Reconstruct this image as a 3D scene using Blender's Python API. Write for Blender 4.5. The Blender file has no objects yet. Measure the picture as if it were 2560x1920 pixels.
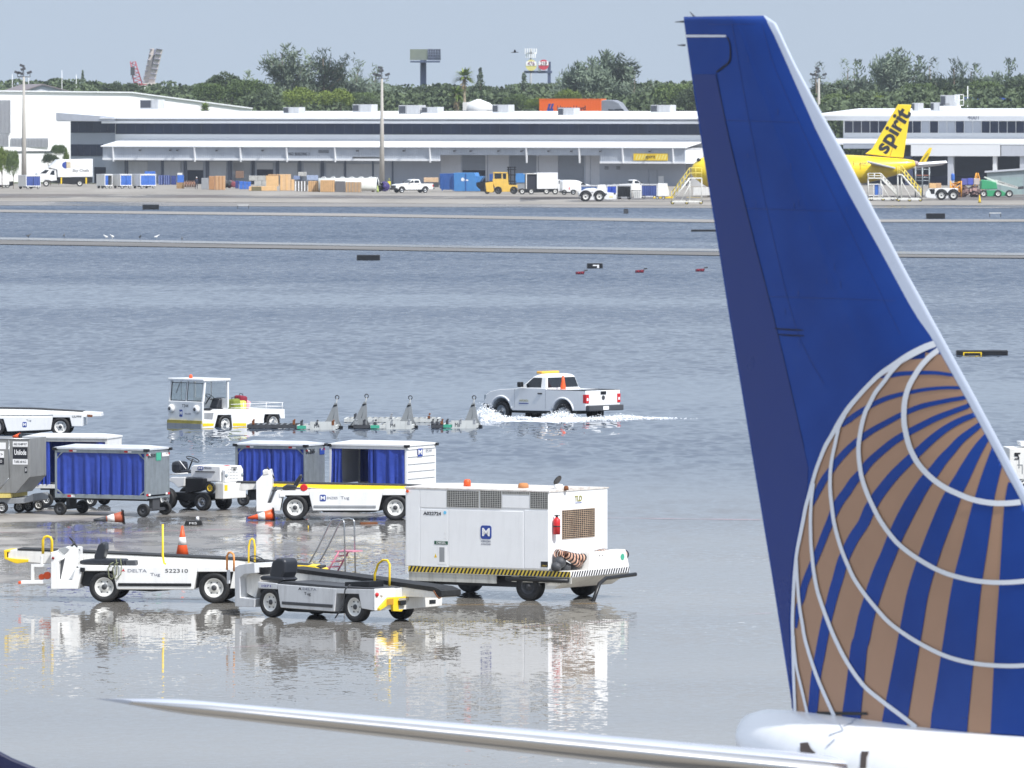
import bpy, bmesh, math, random
from mathutils import Vector, Matrix, Euler
PI = math.pi
scene = bpy.context.scene
COL = scene.collection
# ---------------------------------------------------------------- camera, sky, sun, exposure
F = 21000.0            # focal length in photograph pixels (2560 wide)
CAMZ = 12.0
HOR = 267.0
cam_d = bpy.data.cameras.new('camera')
cam = bpy.data.objects.new('camera', cam_d); COL.objects.link(cam); scene.camera = cam
cam_d.sensor_width = 36.0; cam_d.lens = F*36.0/2560
PITCH = math.atan((960-HOR)/F)
cam.location = (0, 0, CAMZ); cam.rotation_euler = (PI/2-PITCH, 0, 0)
cam_d.clip_start = 1.0; cam_d.clip_end = 9000
cam_d.dof.use_dof = True; cam_d.dof.focus_distance = 235; cam_d.dof.aperture_fstop = 9.0
SUN_AZ, SUN_EL = math.radians(138), math.radians(50)
w = bpy.data.worlds.new('World'); scene.world = w; w.use_nodes = True
wn = w.node_tree.nodes; wl = w.node_tree.links
sky = wn.new('ShaderNodeTexSky'); sky.sky_type = 'NISHITA'; sky.sun_disc = False
sky.sun_elevation = SUN_EL; sky.sun_rotation = SUN_AZ
sky.air_density = 1.0; sky.dust_density = 0.6; sky.ozone_density = 3.0; sky.altitude = 0
geo = wn.new('ShaderNodeTexCoord'); mpw = wn.new('ShaderNodeMapping'); mpw.inputs['Scale'].default_value = (1, 1, .9); mpw.inputs['Location'].default_value = (0, 0, .17)
wl.new(geo.outputs['Generated'], mpw.inputs[0]); nrmw = wn.new('ShaderNodeVectorMath'); nrmw.operation = 'NORMALIZE'
wl.new(mpw.outputs[0], nrmw.inputs[0]); wl.new(nrmw.outputs[0], sky.inputs[0])
mxw = wn.new('ShaderNodeMixRGB'); mxw.inputs[0].default_value = .62; mxw.inputs[2].default_value = (4.9, 5.25, 5.7, 1)   # thin high haze over the whole sky
wl.new(sky.outputs[0], mxw.inputs[1])
sepw = wn.new('ShaderNodeSeparateXYZ'); wl.new(geo.outputs['Generated'], sepw.inputs[0])
mrw = wn.new('ShaderNodeMapRange'); wl.new(sepw.outputs[2], mrw.inputs[0]); mrw.inputs[1].default_value = .2; mrw.inputs[2].default_value = .75; mrw.inputs[3].default_value = 1.0; mrw.inputs[4].default_value = 2.1   # sky overhead brightened, added as fill for shaded sides
vmw = wn.new('ShaderNodeVectorMath'); vmw.operation = 'SCALE'; wl.new(mxw.outputs[0], vmw.inputs[0]); wl.new(mrw.outputs[0], vmw.inputs[3])
wl.new(vmw.outputs[0], wn['Background'].inputs[0]); wn['Background'].inputs[1].default_value = 0.11
sd = bpy.data.lights.new('sun', 'SUN'); so = bpy.data.objects.new('sun', sd); COL.objects.link(so)
sd.energy = 4.2; sd.angle = math.radians(0.5); sd.color = (1.0, 0.975, 0.94)
SD = Vector((math.sin(SUN_AZ)*math.cos(SUN_EL), math.cos(SUN_AZ)*math.cos(SUN_EL), math.sin(SUN_EL)))
so.rotation_euler = SD.to_track_quat('Z', 'Y').to_euler(); so.location = (60, 150, 80)
scene.view_settings.view_transform = 'Standard'; scene.view_settings.look = 'None'
scene.view_settings.exposure = 0.15; scene.view_settings.gamma = 1
scene.cycles.max_bounces = 8; scene.cycles.diffuse_bounces = 3; scene.cycles.glossy_bounces = 4
scene.cycles.transmission_bounces = 6; scene.cycles.transparent_max_bounces = 24; scene.cycles.volume_bounces = 0
scene.cycles.caustics_reflective = False; scene.cycles.caustics_refractive = False
# ---------------------------------------------------------------- pixel <-> world helpers (photograph pixels, 2560 x 1920)
CAM = Vector((0, 0, CAMZ)); RM = Euler((PI/2-PITCH, 0, 0)).to_matrix()
def ray(px, py): return RM @ Vector((px-1280, 960-py, -F))
def G(px, py, z=0.0):
    d = ray(px, py); return CAM + d*((z-CAMZ)/d.z)
def W(px, py, Y):
    d = ray(px, py); return CAM + d*(Y/d.y)
def crop(x0, y0, s): return lambda x, y: (x0+x/s, y0+y/s)
c1 = crop(0,80,3.456); c2 = crop(560,80,3.456); c3 = crop(1120,80,3.456); c4 = crop(1920,80,3.19)
c5 = crop(0,400,4.424); c6 = crop(480,400,4.424); c7 = crop(960,400,4.424); c8 = crop(1400,400,5.53)
n1 = crop(0,980,4.88); n2 = crop(400,920,5.53); n3 = crop(400,1080,6.913); n4 = crop(580,1080,4.096)
n5 = crop(980,1160,3.456); n6 = crop(0,1280,3.687); n7 = crop(540,1280,3.456); n8 = crop(1180,900,4.809)
t1 = crop(1660,0,1.843); t2 = crop(1880,820,2.44); t3 = crop(1840,1460,3.072); r5 = crop(2160,400,5.53)
d6 = crop(600,1000,3.3515); h6 = crop(0,180,7.373); h7 = crop(1260,100,5.027)
class Frame:
    """local frame standing on the ground: x along the thing's side, y away from the viewer, z up"""
    def __init__(s, loc, ang):
        s.loc = Vector(loc); s.ang = math.radians(ang); s.R = Matrix.Rotation(s.ang, 3, 'Z'); s.Ri = s.R.transposed()
    def side(s, p, y=0.0):
        d = s.Ri @ ray(*p); o = s.Ri @ (CAM-s.loc); k = (y-o.y)/d.y; q = o+d*k; return (q.x, q.z)
    def end(s, p, x=0.0):
        d = s.Ri @ ray(*p); o = s.Ri @ (CAM-s.loc); k = (x-o.x)/d.x; q = o+d*k; return (q.y, q.z)
    def sides(s, c, pts, y=0.0): return [s.side(c(*p), y) for p in pts]
    def ends(s, c, pts, x=0.0): return [s.end(c(*p), x) for p in pts]
# ---------------------------------------------------------------- materials
def lin(c):
    return tuple(((v/255)/12.92 if v/255 <= .04045 else ((v/255+.055)/1.055)**2.4) for v in c)
class NT:
    def __init__(s, m):
        m.use_nodes = True; s.t = m.node_tree; s.n = s.t.nodes; s.out = s.n['Material Output']; s.b = s.n['Principled BSDF']
    def new(s, typ, ins=None, **props):
        nd = s.n.new('ShaderNode'+typ)
        for k, v in props.items(): setattr(nd, k, v)
        for k, v in (ins or {}).items():
            if isinstance(v, bpy.types.NodeSocket): s.t.links.new(v, nd.inputs[k])
            else: nd.inputs[k].default_value = v
        return nd
    def link(s, a, b): s.t.links.new(a, b)
    def math(s, op, a, b=0.0, clamp=False):
        return s.new('Math', {0: a, 1: b}, operation=op, use_clamp=clamp).outputs[0]
    def vmath(s, op, a, b=(0,0,0)):
        return s.new('VectorMath', {0: a, 1: b}, operation=op).outputs[0]
    def ramp(s, fac, stops, interp='LINEAR'):
        r = s.new('ValToRGB', {0: fac}); r.color_ramp.interpolation = interp
        e = r.color_ramp.elements
        while len(e) > 1: e.remove(e[-1])
        for i, (p, c) in enumerate(stops):
            el = e[0] if i == 0 else e.new(p)
            el.position = p; el.color = tuple(c)+((1,) if len(c) == 3 else ())
        return r.outputs[0]
MATS = {}
def M(name, rgb, rough=.5, metal=0.0, var=.08, dirt=0.0, scale=2.0, dcol=(70,60,48), coat=0.0, bump=0.0, spec=None, alpha=1.0, streak=True):
    if name in MATS: return MATS[name]
    m = bpy.data.materials.new(name); t = NT(m); c = lin(rgb)
    tc = t.new('TexCoord').outputs['Object']
    n = t.new('TexNoise', {'Vector': tc, 'Scale': scale, 'Detail': 5.0, 'Roughness': .6}).outputs[0]
    col = t.ramp(n, [(.3, [v*(1-var) for v in c]), (.7, [min(1, v*(1+var)) for v in c])])
    if dirt > 0:
        mp = t.new('Mapping', {'Vector': tc, 'Scale': (5.0, 5.0, .7 if streak else 5.0)}).outputs[0]
        n2 = t.new('TexNoise', {'Vector': mp, 'Scale': 1.3, 'Detail': 8.0, 'Roughness': .7}).outputs[0]
        f = t.ramp(n2, [(.48, (0,0,0)), (.78, (dirt,)*3)])
        col = t.new('MixRGB', {0: f, 1: col, 2: lin(dcol)+(1,)}).outputs[0]
    t.link(col, t.b.inputs['Base Color'])
    rn = t.math('MULTIPLY_ADD', n, .25); t.n[-1].inputs[2].default_value = max(0, rough-.125)
    t.link(rn, t.b.inputs['Roughness'])
    t.b.inputs['Metallic'].default_value = metal
    if coat: t.b.inputs['Coat Weight'].default_value = coat; t.b.inputs['Coat Roughness'].default_value = .08
    if spec is not None: t.b.inputs['Specular IOR Level'].default_value = spec
    if bump:
        nb = t.new('TexNoise', {'Vector': tc, 'Scale': scale*4, 'Detail': 4.0}).outputs[0]
        bn = t.new('Bump', {'Height': nb, 'Strength': bump, 'Distance': .03}).outputs[0]; t.link(bn, t.b.inputs['Normal'])
    if alpha < 1: t.b.inputs['Alpha'].default_value = alpha
    MATS[name] = m; return m
white = M('white_paint', (238,238,236), .35, var=.03, dirt=.12, coat=.3)
whiteclean = M('white_paint_clean', (236,237,237), .35, var=.02, dirt=.06, coat=.3)
offwhite = M('worn_white_paint', (226,225,220), .45, var=.05, dirt=.3)
greypaint = M('grey_paint', (212,214,216), .45, var=.05, dirt=.3)
midgrey = M('mid_grey_paint', (150,153,156), .5, var=.06, dirt=.3)
darkgrey = M('dark_grey', (66,68,72), .55, var=.1, dirt=.2)
black = M('black_rubber', (26,27,29), .65, var=.15, dirt=.25, dcol=(95,90,82), streak=False)
blackp = M('black_plastic', (22,23,26), .4, var=.1)
galv = M('galvanised_steel', (158,166,170), .38, metal=.55, var=.12, dirt=.25, scale=5)
alu = M('aluminium', (170,173,176), .3, metal=.8, var=.08, dirt=.15)
rim = M('painted_rim', (222,222,218), .4, var=.05, dirt=.45, streak=False)
yellow = M('yellow_paint', (243,206,40), .4, var=.06, dirt=.2)
orange = M('orange_plastic', (233,90,38), .45, var=.08, dirt=.25)
red = M('red_paint', (200,36,40), .4, var=.05)
navy = M('navy_glass', (26,34,54), .12, var=.25, spec=.6)
glass = M('dark_glass', (28,34,40), .08, var=.2, spec=.7)
bluecur = M('blue_curtain', (46,70,160), .42, var=.14, dirt=.12, dcol=(20,30,90), bump=.4)
bluecur2 = M('faded_blue_curtain', (62,108,190), .5, var=.15, dirt=.2, dcol=(120,150,200))
wood = M('raw_wood', (186,150,108), .8, var=.16, dirt=.3, dcol=(120,90,60))
card = M('cardboard', (176,132,92), .85, var=.12, dirt=.2)
rust = M('rust', (120,72,40), .85, var=.25)
seatm = M('seat_vinyl', (38,41,48), .42, var=.1)
ink = M('black_ink', (30,32,40), .6, var=.03)
inkgrey = M('grey_ink', (120,124,140), .6, var=.03)
inkblue = M('blue_ink', (44,70,150), .5, var=.03)
inkred = M('red_ink', (190,40,50), .5, var=.03)
inkwhite = M('white_ink', (240,240,240), .5, var=.02)
inkgreen = M('green_ink', (30,84,62), .5, var=.03)
teal = M('teal_paint', (70,170,140), .5, var=.06)
# clear cab glass: mostly see-through with a glossy sheen
def clearglass(name, tint, op):
    m = bpy.data.materials.new(name); t = NT(m)
    t.b.inputs['Base Color'].default_value = lin(tint)+(1,); t.b.inputs['Roughness'].default_value = .05
    n = t.new('TexNoise', {'Scale': 2.0}).outputs[0]
    t.link(t.math('MULTIPLY_ADD', n, .1), t.b.inputs['Alpha']); t.n[-1].inputs[2].default_value = op
    MATS[name] = m; return m
cabglass = clearglass('clear_glass', (140,165,165), .28)
# ---------------------------------------------------------------- mesh builder
class MB:
    def __init__(s): s.v = []; s.f = []; s.m = []; s.sm = []
    def add(s, vs, fs, m=0, smooth=False):
        b = len(s.v); s.v += [tuple(v) for v in vs]
        for f in fs: s.f.append([b+i for i in f]); s.m.append(m); s.sm.append(smooth)
        return s
    def box(s, x0, x1, y0, y1, z0, z1, m=0):
        vs = [(x,y,z) for z in (z0,z1) for y in (y0,y1) for x in (x0,x1)]
        return s.add(vs, [(0,2,3,1),(4,5,7,6),(0,1,5,4),(2,6,7,3),(0,4,6,2),(1,3,7,5)], m)
    def rbox(s, c, size, rot=(0,0,0), m=0):
        R = Euler(rot).to_matrix(); hx, hy, hz = [q/2 for q in size]; c = Vector(c)
        vs = [c+R@Vector((x,y,z)) for z in (-hz,hz) for y in (-hy,hy) for x in (-hx,hx)]
        return s.add(vs, [(0,2,3,1),(4,5,7,6),(0,1,5,4),(2,6,7,3),(0,4,6,2),(1,3,7,5)], m)
    def prism(s, pts, a0, a1, axis='y', m=0, smooth=False):
        """pts: (x,z) for axis y, (y,z) for axis x, (x,y) for axis z"""
        n = len(pts)
        def P(p, a): return (p[0],a,p[1]) if axis == 'y' else ((a,p[0],p[1]) if axis == 'x' else (p[0],p[1],a))
        vs = [P(p,a0) for p in pts]+[P(p,a1) for p in pts]
        s.add(vs, [list(range(n)), list(range(2*n-1,n-1,-1))], m)
        return s.add(vs, [(i,n+i,n+(i+1)%n,(i+1)%n) for i in range(n)], m, smooth)
    def loft(s, secs, m=0, smooth=False, caps=True, closed=True):
        """secs: list of equal-length rings of 3D points"""
        n = len(secs[0]); vs = [p for r in secs for p in r]; fs = []
        for k in range(len(secs)-1):
            for i in range(n if closed else n-1):
                j = (i+1) % n; fs.append((k*n+i, k*n+j, (k+1)*n+j, (k+1)*n+i))
        s.add(vs, fs, m, smooth)
        if caps: s.add(secs[0], [list(range(n-1,-1,-1))], m); s.add(secs[-1], [list(range(n))], m)
        return s
    def cyl(s, p0, p1, r0, r1=None, n=12, m=0, caps=True, smooth=True):
        p0 = Vector(p0); p1 = Vector(p1); r1 = r0 if r1 is None else r1
        d = (p1-p0).normalized(); a = d.orthogonal().normalized(); b = d.cross(a)
        ring = lambda p, r: [p+(a*math.cos(2*PI*i/n)+b*math.sin(2*PI*i/n))*r for i in range(n)]
        return s.loft([ring(p0,r0), ring(p1,r1)], m, smooth, caps)
    def tube(s, path, r, n=8, m=0, closed=False, caps=True):
        P = [Vector(p) for p in path]; N = len(P); secs = []; up = None
        for i in range(N):
            if closed: d = P[(i+1)%N]-P[i-1]
            else: d = P[min(i+1,N-1)]-P[max(i-1,0)]
            d.normalize()
            if up is None: a = d.orthogonal().normalized()
            else: a = (up-d*up.dot(d)).normalized()
            up = a; b = d.cross(a); rr = r[i] if isinstance(r, (list,tuple)) else r
            secs.append([P[i]+(a*math.cos(2*PI*k/n)+b*math.sin(2*PI*k/n))*rr for k in range(n)])
        if closed: secs.append(secs[0])
        return s.loft(secs, m, True, caps and not closed)
    def lathe(s, prof, c=(0,0,0), axis='z', n=20, m=0, smooth=True, caps=True):
        c = Vector(c); secs = []
        for r, h in prof:
            ring = []
            for i in range(n):
                a = 2*PI*i/n; x, y = r*math.cos(a), r*math.sin(a)
                ring.append(c+Vector((x,y,h) if axis == 'z' else ((x,h,y) if axis == 'y' else (h,x,y))))
            secs.append(ring)
        return s.loft(secs, m, smooth, caps)
    def quad(s, pts, m=0, smooth=False): return s.add(pts, [list(range(len(pts)))], m, smooth)
    def build(s, name, mats, parent=None, bevel=0.0, loc=None, solid=0.0):
        me = bpy.data.meshes.new(name); me.from_pydata(s.v, [], s.f)
        for mt in (mats if isinstance(mats, (list,tuple)) else [mats]): me.materials.append(mt)
        for p, mi, sm in zip(me.polygons, s.m, s.sm): p.material_index = mi; p.use_smooth = sm
        bm = bmesh.new(); bm.from_mesh(me)
        bmesh.ops.remove_doubles(bm, verts=bm.verts, dist=1e-5)
        if s.f and len(s.f) < 60000: bmesh.ops.recalc_face_normals(bm, faces=bm.faces)
        bm.to_mesh(me); bm.free()
        o = bpy.data.objects.new(name, me); COL.objects.link(o)
        if parent is not None: o.parent = parent
        if loc is not None: o.location = loc
        if bevel:
            b = o.modifiers.new('bevel', 'BEVEL'); b.width = bevel; b.segments = 2; b.limit_method = 'ANGLE'; b.angle_limit = .6
        if solid:
            b = o.modifiers.new('solid', 'SOLIDIFY'); b.thickness = solid
        return o
def tag(o, label=None, cat=None, group=None, kind=None):
    if label: o['label'] = label
    if cat: o['category'] = cat
    if group: o['group'] = group
    if kind: o['kind'] = kind
    return o
def thing(name, label, cat, loc=(0,0,0), ang=0, group=None):
    o = bpy.data.objects.new(name, None); COL.objects.link(o); o.empty_display_size = .2
    o.location = loc; o.rotation_euler = (0,0,math.radians(ang)); return tag(o, label, cat, group)
def fthing(fr, name, label, cat, group=None):
    o = thing(name, label, cat, fr.loc, 0, group); o.rotation_euler = (0,0,fr.ang); return o
def kids(o): return [c for c in bpy.data.objects if c.parent == o]
def dup(root, loc, rz=None, label=None, scale=None):
    r = root.copy(); COL.objects.link(r); r.location = loc
    if rz is not None: r.rotation_euler = (0,0,math.radians(rz))
    if scale is not None: r.scale = scale if isinstance(scale, tuple) else (scale,)*3
    if label: r['label'] = label
    for ch in kids(root):
        c = ch.copy(); COL.objects.link(c); c.parent = r
        for g in kids(ch):
            d = g.copy(); COL.objects.link(d); d.parent = c
    return r
TXT = {}
def text(parent, s, size, loc, rot, mat, name='lettering', sx=1.0, bold=0.0, shear=0.0, align='CENTER', ext=.002):
    cu = bpy.data.curves.new('t', 'FONT'); cu.body = s; cu.size = size; cu.align_x = align; cu.align_y = 'CENTER'
    cu.extrude = ext; cu.offset = bold*size; cu.shear = shear; cu.resolution_u = 3
    to = bpy.data.objects.new('t', cu); COL.objects.link(to)
    me = bpy.data.meshes.new_from_object(to); bpy.data.objects.remove(to)
    me.name = name; me.materials.clear(); me.materials.append(mat)
    o = bpy.data.objects.new(name, me); COL.objects.link(o); o.parent = parent
    o.location = loc; o.rotation_euler = rot; o.scale = (sx, 1, 1); return o
FRONT = (PI/2, 0, 0); ENDR = (PI/2, 0, PI/2); ENDL = (PI/2, 0, -PI/2)
def wheel(par, x, y, R, wd, rr=None, mt=None, mr=None, side=-1, z=None, name='wheel'):
    """tyre mesh at (x, y) with a rim as sub-part; side = which way the outer face looks (local y)"""
    z = R if z is None else z; rr = rr or R*.58; mt = mt or black; mr = mr or rim
    b = MB(); h = wd/2
    b.lathe([(rr,-h*.9),(R*.9,-h),(R*.985,-h*.75),(R,-h*.4),(R,h*.4),(R*.985,h*.75),(R*.9,h),(rr,h*.9),(rr*.98,0),(rr,-h*.9)], axis='y', n=28, caps=False)
    t = b.build(name, mt, par, loc=(x,y,z))
    q = MB(); s = side
    q.lathe([(rr*1.02,s*h*.86),(rr*.93,s*h*.9),(rr*.86,s*h*.45),(rr*.5,s*h*.35),(rr*.42,s*h*.62),(rr*.16,s*h*.66)], axis='y', n=24, caps=False)
    for k in range(6):
        a = 2*PI*k/6; q.box(rr*.62*math.cos(a)-.016, rr*.62*math.cos(a)+.016, min(s*h*.3,s*h*.5), max(s*h*.3,s*h*.5), rr*.62*math.sin(a)-.012, rr*.62*math.sin(a)+.012, 1)
    q.lathe([(rr*.3,s*h*.6),(rr*.26,s*h*.8),(.005,s*h*.82)], axis='y', n=12, m=1, caps=False)
    q.build('rim', [mr, darkgrey], t); return t
# ================================================================ THE SETTING: water, pavement, runways
def watermat():
    m = bpy.data.materials.new('flood_water'); t = NT(m)
    pos = t.new('NewGeometry').outputs['Position']
    sep = t.new('SeparateXYZ', {0: pos})
    Y = sep.outputs[1]
    # wind lanes: big soft noise, long across the wind
    mp = t.new('Mapping', {'Vector': pos, 'Scale': (.006, .016, 1)}).outputs[0]
    lane = t.new('TexNoise', {'Vector': mp, 'Scale': 1.0, 'Detail': 4.0, 'Roughness': .55}).outputs[0]
    lane = t.new('MapRange', {0: lane, 1: .38, 2: .62, 3: .2, 4: 1.15}).outputs[0]
    mp2 = t.new('Mapping', {'Vector': pos, 'Scale': (.05, .09, 1)}).outputs[0]
    l2 = t.new('TexNoise', {'Vector': mp2, 'Scale': 1.0, 'Detail': 3.0}).outputs[0]
    l2 = t.new('MapRange', {0: l2, 1: .47, 2: .6, 3: .0, 4: 1.0}).outputs[0]
    # sheltered shallow film near the stand, open water beyond
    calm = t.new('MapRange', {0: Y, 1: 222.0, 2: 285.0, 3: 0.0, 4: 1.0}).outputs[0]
    amp = t.math('MULTIPLY', calm, lane)
    nearamp = t.math('MULTIPLY_ADD', l2, .04); t.n[-1].inputs[2].default_value = .006
    nearamp = t.math('MULTIPLY', nearamp, t.math('SUBTRACT', 1.0, calm))
    amp = t.math('ADD', t.math('MULTIPLY', amp, .46), nearamp)
    far = t.math('ADD', t.new('MapRange', {0: Y, 1: 560.0, 2: 1000.0, 3: .28, 4: 2.1}).outputs[0], t.new('MapRange', {0: Y, 1: 400.0, 2: 600.0, 3: 0.0, 4: 1.0}).outputs[0])
    amp = t.math('MULTIPLY', amp, far)
    def slopes(sx, sy, k, det=3.0):
        mpp = t.new('Mapping', {'Vector': pos, 'Scale': (sx, sy, 1)}).outputs[0]
        nz = t.new('TexNoise', {'Vector': mpp, 'Scale': 1.0, 'Detail': det, 'Roughness': .6}).outputs[1]
        sp_ = t.new('SeparateXYZ', {0: t.vmath('SUBTRACT', nz, (.5,.5,.5))})
        # only facets leaning towards the viewer are seen at such a flat angle
        return t.new('CombineXYZ', {0: t.math('MULTIPLY', sp_.outputs[0], k*.8), 1: t.math('MULTIPLY', t.math('ABSOLUTE', sp_.outputs[1]), -k*1.5)}).outputs[0]
    s = t.vmath('ADD', t.vmath('ADD', slopes(3.0, 1.2, .5, 3.0), slopes(1.15, .3, 2.3, 1.5)), slopes(.4, .1, .9, 3.0))
    sc = t.new('VectorMath', {0: s, 3: amp}, operation='SCALE').outputs[0]
    # fine wavelets on the shallow film: they smear the mirror image downwards the farther the mirrored thing is
    mf_ = t.new('Mapping', {'Vector': pos, 'Scale': (4.6, 3.0, 1)}).outputs[0]
    fn = t.vmath('SUBTRACT', t.new('TexNoise', {'Vector': mf_, 'Scale': 1.0, 'Detail': 3.0, 'Roughness': .7}).outputs[1], (.5,.5,.5))
    fa = t.math('MULTIPLY', t.math('ADD', t.math('MULTIPLY', l2, .06), .045), t.math('SUBTRACT', 1.0, calm))
    fs = t.new('VectorMath', {0: t.vmath('MULTIPLY', fn, (.35, 1.6, 0)), 3: fa}, operation='SCALE').outputs[0]
    sc = t.vmath('ADD', sc, fs)
    nrm = t.vmath('NORMALIZE', t.vmath('ADD', sc, (0,0,1)))
    t.link(nrm, t.b.inputs['Normal'])
    mp3 = t.new('Mapping', {'Vector': pos, 'Scale': (.02, .06, 1)}).outputs[0]
    n3 = t.new('TexNoise', {'Vector': mp3, 'Scale': 1.0, 'Detail': 5.0}).outputs[0]
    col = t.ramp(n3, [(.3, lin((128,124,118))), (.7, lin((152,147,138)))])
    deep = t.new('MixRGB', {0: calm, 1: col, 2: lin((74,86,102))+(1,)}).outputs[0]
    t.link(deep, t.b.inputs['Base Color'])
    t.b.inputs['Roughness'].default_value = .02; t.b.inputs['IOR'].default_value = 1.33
    return m
water = MB()
xs = [-1500, -120, 120, 1500]; ys = [-50, 120, 420, 1100, 1700, 3000]
vs = [(x,y,0) for y in ys for x in xs]
water.add(vs, [(r*4+c, r*4+c+1, (r+1)*4+c+1, (r+1)*4+c) for r in range(5) for c in range(3)])
wo = water.build('flood_water', watermat()); tag(wo, kind='structure')
def concmat(name, a, b, alpha_noise=None, sc=(.25,.8), rough=.75, thr=(.45,.58), dry=.0, fade=0, amax=1.0):
    m = bpy.data.materials.new(name); t = NT(m)
    pos = t.new('NewGeometry').outputs['Position']
    mp = t.new('Mapping', {'Vector': pos, 'Scale': (sc[0], sc[1], 1)}).outputs[0]
    n = t.new('TexNoise', {'Vector': mp, 'Scale': 1.0, 'Detail': 8.0, 'Roughness': .65}).outputs[0]
    t.link(t.ramp(n, [(.3, lin(a)), (.7, lin(b))]), t.b.inputs['Base Color'])
    t.b.inputs['Roughness'].default_value = rough
    if alpha_noise:
        mp2 = t.new('Mapping', {'Vector': pos, 'Scale': (alpha_noise[0], alpha_noise[1], 1), 'Location': (7.3,2.1,0)}).outputs[0]
        n2 = t.new('TexNoise', {'Vector': mp2, 'Scale': 1.0, 'Detail': 6.0, 'Roughness': .6}).outputs[0]
        if fade:   # ragged outer edge instead of the sheet's own outline
            g = t.new('SeparateXYZ', {0: t.new('TexCoord').outputs['Generated']})
            e = t.math('MULTIPLY', t.math('MULTIPLY', g.outputs[0], t.math('SUBTRACT', 1.0, g.outputs[0])), t.math('MULTIPLY', g.outputs[1], t.math('SUBTRACT', 1.0, g.outputs[1])))
            n2 = t.math('ADD', n2, t.new('MapRange', {0: e, 1: 0.0, 2: .03, 3: -.3, 4: fade}).outputs[0])
        t.link(t.ramp(n2, [(thr[0], (0,0,0)), (thr[1], (amax,)*3)]), t.b.inputs['Alpha'])
        t.link(t.ramp(n2, [(thr[0], (.12,)*3), (thr[1]+.08, (rough,)*3)]), t.b.inputs['Roughness'])
    return m
def sheet(name, pts, z, mat, grid=False):
    b = MB(); b.quad([tuple(G(px,py,z)) for px, py in pts]); o = b.build(name, mat); tag(o, kind='structure'); return o
# far apron in front of the cargo building (dry concrete, slightly above the flood)
apron = concmat('apron_concrete', (126,120,111), (156,150,141), sc=(.08,.02))
sheet('apron', [(-1500,499),(0,503),(700,506),(1790,514),(2560,512),(4200,508),(4200,430),(-1500,430)], .05, apron)
sheet('apron_asphalt', [(-900,494),(-900,481),(600,487),(1500,492),(1500,500),(600,495)], .054, concmat('apron_asphalt', (84,76,72), (112,105,98), (.06,.03), sc=(.1,.03), thr=(.4,.5)))
sheet('apron_tarmac', [(1300,505),(1300,494),(2700,486),(2700,500)], .054, concmat('apron_dark', (80,73,69), (110,103,96), (.08,.03), sc=(.1,.03), thr=(.42,.5)))
shore = concmat('wet_shore', (114,106,98), (142,134,124), (.03,.01), sc=(.05,.02), thr=(.4,.5), rough=.4)
sheet('shore', [(-900,510),(-900,499),(1790,512),(2700,510),(2700,520),(1790,520)], .03, shore)
# runway crown and taxiway strips left dry by the flood
strip = concmat('runway_asphalt', (94,92,90), (118,115,111), sc=(.02,.1))
sheet('runway', [(-600,589),(0,600),(900,616),(1790,630),(2560,639),(3200,647),(3200,652),(2560,645),(1790,638),(900,624),(0,610),(-600,600)], .06, strip)
wet = concmat('wet_pavement', (130,130,130), (156,154,150), (.02,.06), sc=(.02,.08), thr=(.3,.5), rough=.25)
sheet('taxiway', [(-600,520),(0,524),(900,534),(1790,549),(2560,548),(3200,548),(3200,553),(2560,554),(1790,556),(900,541),(0,530),(-600,526)], .05, concmat('taxiway_concrete', (124,120,116), (152,147,140), sc=(.02,.08)))
sheet('runway_shoulder', [(-600,582),(0,593),(900,610),(1790,622),(2560,632),(3200,640),(3200,646),(2560,638),(1790,629),(900,615),(0,599),(-600,588)], .04, wet)
# stand pavement emerging from the water on the left
pave = concmat('stand_concrete', (118,112,106), (176,170,160), (.16,.1), sc=(.5,.4), thr=(.47,.58), rough=.55, fade=.05)
sheet('stand_pavement', [(-400,1250),(640,1250),(560,1520),(-400,1520)], .004, pave)
pave2 = concmat('stand_concrete_wet', (104,100,95), (150,144,136), (.3,.14), sc=(.5,.3), thr=(.5,.62), rough=.4, fade=.05)
sheet('stand_apron', [(260,1250),(1060,1262),(1040,1400),(300,1430)], .008, pave2)
def line(name, pts, wpx, mat, z=.012):
    b = MB()
    for (a, c) in zip(pts, pts[1:]):
        b.quad([tuple(G(a[0],a[1]-wpx,z)), tuple(G(c[0],c[1]-wpx,z)), tuple(G(c[0],c[1]+wpx,z)), tuple(G(a[0],a[1]+wpx,z))])
    o = b.build(name, mat); tag(o, kind='structure')
redline = concmat('faded_red_line', (196,150,156), (205,165,168), (.25,.3), thr=(.45,.66), rough=.3, amax=.55)
yelline = concmat('faded_yellow_line', (190,150,90), (205,170,110), (.25,.3), thr=(.45,.66), rough=.3, amax=.55)
line('pavement_marking', [(1380,1292),(1620,1296),(1900,1299)], 1.0, redline)
line('pavement_marking', [(1480,1337),(1700,1336),(1900,1337)], 1.0, redline)
line('pavement_marking', [(0,1662),(400,1628),(900,1600),(1400,1560),(1930,1532)], .9, redline)
line('pavement_marking', [(-100,1432),(60,1440),(220,1462)], 1.4, yelline)
line('pavement_marking', [(-100,1488),(120,1490),(700,1500),(1100,1512),(1500,1508)], 1.3, yelline)
line('pavement_marking', [(-100,1330),(250,1332),(600,1322)], .9, redline)
# ground far beyond: grass and scrub land under the trees
land = MB(); land.add([(-1500,1305,.1),(1500,1305,.1),(1500,3000,.1),(-1500,3000,.1)], [(0,1,2,3)])
tag(land.build('ground', concmat('scrub_ground', (70,84,50), (98,104,70), sc=(.02,.02), rough=.9)), kind='structure')

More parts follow.
